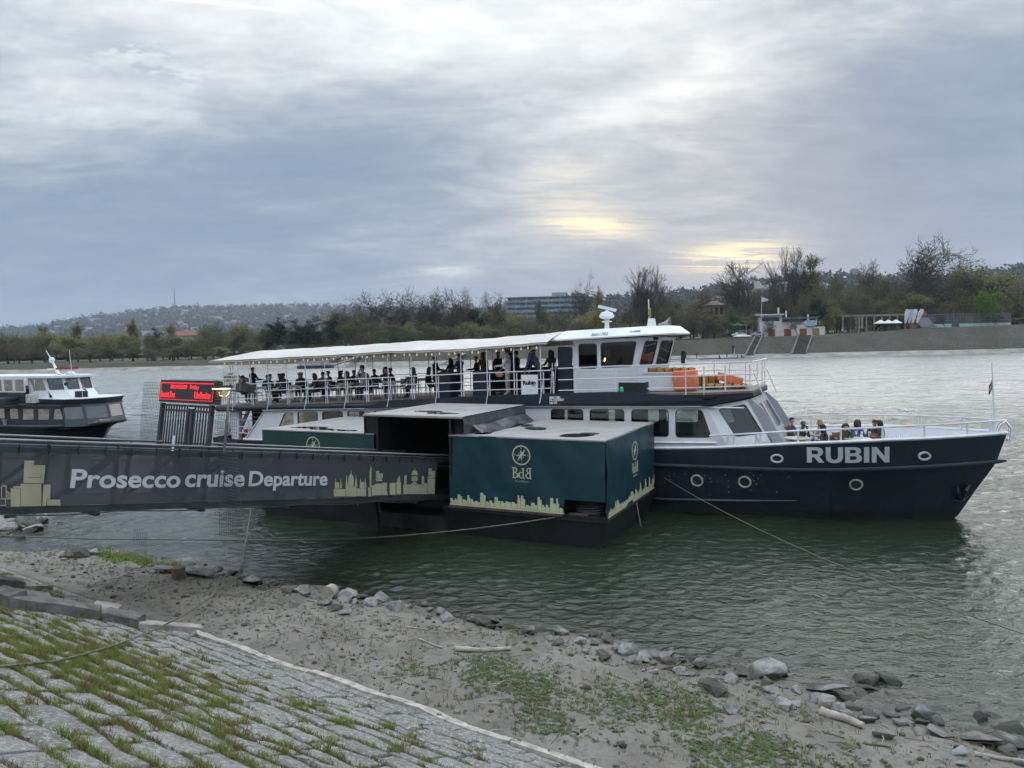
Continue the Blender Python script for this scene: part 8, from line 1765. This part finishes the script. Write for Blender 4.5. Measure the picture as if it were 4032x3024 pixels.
# ---------------------------------------------------------------- grass in the joints, weeds on the mud, litter
def blade_mesh(name, P, H, W, lean, mats, mi):
    n = len(P); r = np.random.default_rng(5); th = r.uniform(0, 2*PI, n); ux, uy = np.cos(th), np.sin(th); ph = r.uniform(0, 2*PI, n); lx, ly = np.cos(ph)*lean*H, np.sin(ph)*lean*H
    V = np.zeros((n, 5, 3)); side = np.stack([ux, uy, 0*ux], -1)*W[:, None]/2
    mid = P+np.stack([lx*.35, ly*.35, H*.55], -1); tip = P+np.stack([lx, ly, H*.95], -1)
    V[:, 0] = P-side; V[:, 1] = P+side; V[:, 2] = mid-side*.75; V[:, 3] = mid+side*.75; V[:, 4] = tip
    b = np.arange(n)[:, None]*5; T = np.concatenate([b+[0, 1, 3], b+[0, 3, 2], b+[2, 3, 4]], 1).reshape(-1, 3)
    return np_mesh(name, V.reshape(-1, 3), T, mats, False, np.repeat(mi, 3))
def blade_mat(name, a, b):
    m = bpy.data.materials.new(name); m.use_nodes = True; g = NT(m.node_tree); geo = g.n('ShaderNodeNewGeometry').outputs['Position']; n = g.noise(geo, 5, 4, .6); n2 = g.noise(geo, 60, 2, .5)
    col = g.mix(g.rng(g.math('ADD', g.math('MULTIPLY', n, .6), g.math('MULTIPLY', n2, .4)), .35, .65), a, b)
    p = g.n('ShaderNodeBsdfPrincipled'); g.put(p.inputs['Base Color'], col); p.inputs['Roughness'].default_value = .6; p.inputs['Specular IOR Level'].default_value = .3
    t = g.n('ShaderNodeBsdfTranslucent'); g.put(t.inputs[0], col); mx = g.n('ShaderNodeMixShader'); mx.inputs[0].default_value = .35; g.put(mx.inputs[1], p.outputs[0]); g.put(mx.inputs[2], t.outputs[0])
    g.put(g.n('ShaderNodeOutputMaterial').inputs[0], mx.outputs[0]); return m
GR = [blade_mat('fresh grass', (.20, .27, .045), (.15, .22, .035)), blade_mat('olive grass', (.26, .25, .075), (.19, .19, .06)), blade_mat('dry brown grass', (.20, .135, .07), (.15, .10, .055))]
rg = np.random.default_rng(23); P, H, MI = [], [], []
for (s0, w0, s1, w1) in JOINTS:
    sm, wm = (s0+s1)/2, (w0+w1)/2; L = math.hypot(s1-s0, w1-w0)
    dens = np.clip((7.9-wm)/3.6, 0, 1)*np.clip((-sm-3.5)/6, .12, 1); dens *= .35+1.3*max(0, float(fbm2(sm*.9, wm*1.7, 77, 3)+.45))
    if -14 < sm and wm > 6.6: dens *= .5
    for c in range(rg.poisson(dens*L*21)):
        t = rg.uniform(0, 1); cs, cw = lerp(s0, s1, t)+rg.normal(0, .012), lerp(w0, w1, t)+rg.normal(0, .015); hh = rg.gamma(4, .016)*(1+.7*(rg.random() < .15)); kind = rg.choice(3, p=[.42, .38, .20]); k = int(rg.uniform(16, 44)); sd = rg.uniform(.02, .055)
        for b in range(k):
            a, w = cs+rg.normal(0, sd*1.6), cw+rg.normal(0, sd*.7); p = slope_pt(a, w, -.01); P.append(p); H.append(.025+hh*rg.uniform(.4, 1.0)); MI.append(kind if rg.random() < .75 else rg.integers(0, 3))
P = np.array(P); H = np.array(H); tag(link('slope_grass', blade_mesh('slope_grass', P, H, np.full(len(P), .0075), .55, GR, np.array(MI))), 'tufts of grass growing in the stone joints', 'grass', kind='stuff')
P, H = [], []
for (s0, w0, s1, w1) in JOINTS:
    L = math.hypot(s1-s0, w1-w0); wm = (w0+w1)/2; d_ = np.clip((8.4-wm)/3, .15, 1)*max(.2, .7+.6*float(fbm2(s0*1.3, w0*1.3, 91, 2)))
    for b in range(int(L*95*d_)): t = rg.uniform(0, 1); P.append(slope_pt(lerp(s0, s1, t)+rg.normal(0, .02), lerp(w0, w1, t)+rg.normal(0, .02), -.015)); H.append(rg.uniform(.012, .04))
P = np.array(P); tag(link('joint_moss', blade_mesh('joint_moss', P, np.array(H), np.full(len(P), .016), .6, [blade_mat('moss', (.15, .15, .05), (.11, .10, .045)), GR[2]], rg.integers(0, 2, len(P)))), 'mossy growth filling the stone joints', 'moss', kind='stuff')
# weeds on the mud
def leafy(name, label, spots, mats, size, seed, nleaf=9):
    r = np.random.default_rng(seed); V, T, mi = [], [], []
    for (s, w, sc_) in spots:
        z = float(ground_z(s, w)); p = BB*s+NB*w; m = r.integers(0, len(mats))
        for k in range(int(nleaf*r.uniform(.6, 1.4))):
            a = r.uniform(0, 2*PI); L = size*sc_*r.uniform(.5, 1.2); el = r.uniform(.15, 1.0); d = np.array([math.cos(a)*math.cos(el), math.sin(a)*math.cos(el), math.sin(el)]); sd = np.array([-math.sin(a), math.cos(a), 0])*L*r.uniform(.16, .28); b = np.array([p[0], p[1], z])+np.array([math.cos(a), math.sin(a), 0])*.01; q = len(V)
            V += [b-sd*.3, b+sd*.3, b+d*L*.55+sd, b+d*L*.55-sd, b+d*L*.95-np.array([0, 0, .25*L])]; T += [(q, q+1, q+2), (q, q+2, q+3), (q+3, q+2, q+4)]; mi += [m]*3
    tag(link(name, np_mesh(name, np.array(V), T, mats, False, mi)), label, 'weeds', kind='stuff')
def patch_spots(n, fn, seed):
    r = np.random.default_rng(seed); out = []
    while len(out) < n:
        s, w = r.uniform(-26, 1.5), r.uniform(TOE+.1, 13.0)
        if w > np.interp(s, SH_S, SH_W)-.3: continue
        if r.random() < fn(s, w): out.append((s, w, r.uniform(.6, 1.3)))
    return out
def sw_of(px, py): return to_sw(ground_hit(px, py))
c1, c2, c3 = sw_of(*q7(1000, 720)), sw_of(*q7(1900, 1000)), sw_of(*q8(250, 1100))
gss = lambda s, w, c, a, b: math.exp(-((s-c[0])/a)**2-((w-c[1])/b)**2)
dens1 = lambda s, w: min(1, .03+1.0*gss(s, w, c1, 1.4, .75)+.9*gss(s, w, c2, 2.0, 1.2)+.85*gss(s, w, c3, 1.8, 1.3))*max(0.05, min(1, .55+.9*float(fbm2(s*2.1, w*2.1, 55, 3))))
WEED = [blade_mat('weed green', (.115, .175, .055), (.08, .135, .045)), blade_mat('weed dull green', (.14, .16, .075), (.10, .125, .06))]
leafy('mud_weeds', 'low green weeds spreading over the mud', patch_spots(3000, dens1, 61), WEED, .055, 62)
r6 = sw_of(*q6(740, 165)); LIME = [blade_mat('lime weed', (.14, .25, .028), (.11, .21, .03))]
leafy('bright_weeds', 'bright green weed patch at the tip of the left mud', [(r6[0]+rg.normal(0, .75), r6[1]+rg.normal(0, .16), rg.uniform(.8, 1.5)) for k in range(170)], LIME, .10, 64)
leafy('edge_weeds', 'little weeds rooted along the pale edging', [(s, TOE-.1+rg.normal(0, .08), 1.2) for s in rg.uniform(-12, -3, 26)], WEED, .08, 66, 7)
sp_xy = patch_spots(1500, lambda s, w: min(1, .16+.5*dens1(s, w)+.35*gss(s, w, (r6[0]+1.0, r6[1]), 3.0, .35)), 67)
P = np.array([(*(BB*s+NB*w), float(ground_z(s, w))) for s, w, _ in sp_xy for k in range(5)])+np.concatenate([rg.normal(0, .02, (len(sp_xy)*5, 2)), np.zeros((len(sp_xy)*5, 1))], 1)
tag(link('mud_sprouts', blade_mesh('mud_sprouts', P, rg.gamma(4, .02, len(P)), np.full(len(P), .009), .4, GR, rg.choice(3, len(P), p=[.35, .3, .35]))), 'thin upright sprouts scattered over the mud', 'sprouts', kind='stuff')
# reeds at the tip
P = np.array([(*(BB*s+NB*w), float(ground_z(s, w))) for s, w in zip(r6[0]+rg.uniform(-1.2, 3.2, 420), r6[1]+rg.normal(.12, .12, 420))]); tag(link('reed_tuft', blade_mesh('reed_tuft', P, rg.uniform(.12, .42, len(P)), np.full(len(P), .011), .35, GR[:2], rg.integers(0, 2, len(P)))), 'thin reeds behind the bright weeds at the water', 'reeds', kind='stuff')
# pebbles and twigs strewn on mud
def strew(name, label, n, fn, m, seed):
    r = np.random.default_rng(seed); mb = MB()
    for i in range(n):
        s = r.uniform(-24, 1); w = r.uniform(TOE+.1, 13.2)
        if w > np.interp(s, SH_S, SH_W)+.2: continue
        fn(mb, gpt(s, w), r)
    tag(part(name, mb, m), label, 'debris', kind='stuff')
def peb(mb, p, r):
    R = r.gamma(2, .011)+.006; bm_v = [(math.cos(a)*R*r.uniform(.7, 1.2), math.sin(a)*R*r.uniform(.6, 1)) for a in np.linspace(0, 5.2, 6)]; mb.loft([[(p.x+a, p.y+b, p.z-.01) for a, b in bm_v], [(p.x+a*.9, p.y+b*.9, p.z+R*.5) for a, b in bm_v], [(p.x+a*.4, p.y+b*.4, p.z+R*.75) for a, b in bm_v]])
def twg(mb, p, r):
    a = r.uniform(0, 2*PI); L = r.gamma(2, .07)+.05; mb.tube([p+Vector((0, 0, .008)), p+Vector((math.cos(a)*L*.5, math.sin(a)*L*.5, .02+r.uniform(0, .02))), p+Vector((math.cos(a+.2)*L, math.sin(a+.2)*L, .01))], [.006, .007, .004], 4)
strew('pebbles', 'small pale pebbles strewn over the mud', 900, peb, ROCK, 71); strew('clods', 'dark clods and scraps strewn over the mud', 600, peb, mat('dark clod', (.075, .062, .045), .95, var=.3, vs=6), 74); strew('twigs', 'brown twigs strewn over the mud', 900, twg, DRIFTD, 72); strew('pale_twigs', 'bleached twigs strewn over the mud', 170, twg, DRIFT, 73)

# ---------------------------------------------------------------- haze: even air over the whole place
hzm = bpy.data.materials.new('haze air'); hzm.use_nodes = True; g = NT(hzm.node_tree); pv = g.n('ShaderNodeVolumePrincipled'); pv.inputs['Color'].default_value = (.74, .84, 1.0, 1); pv.inputs['Density'].default_value = HAZE_D; pv.inputs['Anisotropy'].default_value = .2
g.put(g.n('ShaderNodeOutputMaterial').inputs['Volume'], pv.outputs[0])
tag(part('haze', MB().box(-4600, 4600, -400, 4800, -8, 330), hzm), 'thin even haze over the river and hills', 'haze', kind='stuff')

# every thing's Empty sits at the base of its own parts
def descend(o, M, out):
    for c in o.children:
        mc = M @ c.matrix_parent_inverse @ c.matrix_basis
        if c.type == 'MESH' and len(c.data.vertices): out += [mc @ Vector(b) for b in c.bound_box]
        descend(c, mc, out)
for o in [o for o in COL.objects if o.type == 'EMPTY' and o.parent is None and o.children and 'tree' not in o.name and o.get('category') not in ('person', 'bush')]:
    pts = []; descend(o, Matrix.Identity(4), pts)
    if not pts: continue
    lo = [min(p[i] for p in pts) for i in range(3)]; hi = [max(p[i] for p in pts) for i in range(3)]; d = Vector(((lo[0]+hi[0])/2, (lo[1]+hi[1])/2, lo[2]))
    mb_ = o.matrix_basis.copy(); o.location = mb_ @ d
    for c in o.children: c.matrix_basis = Matrix.Translation(-d) @ c.matrix_basis
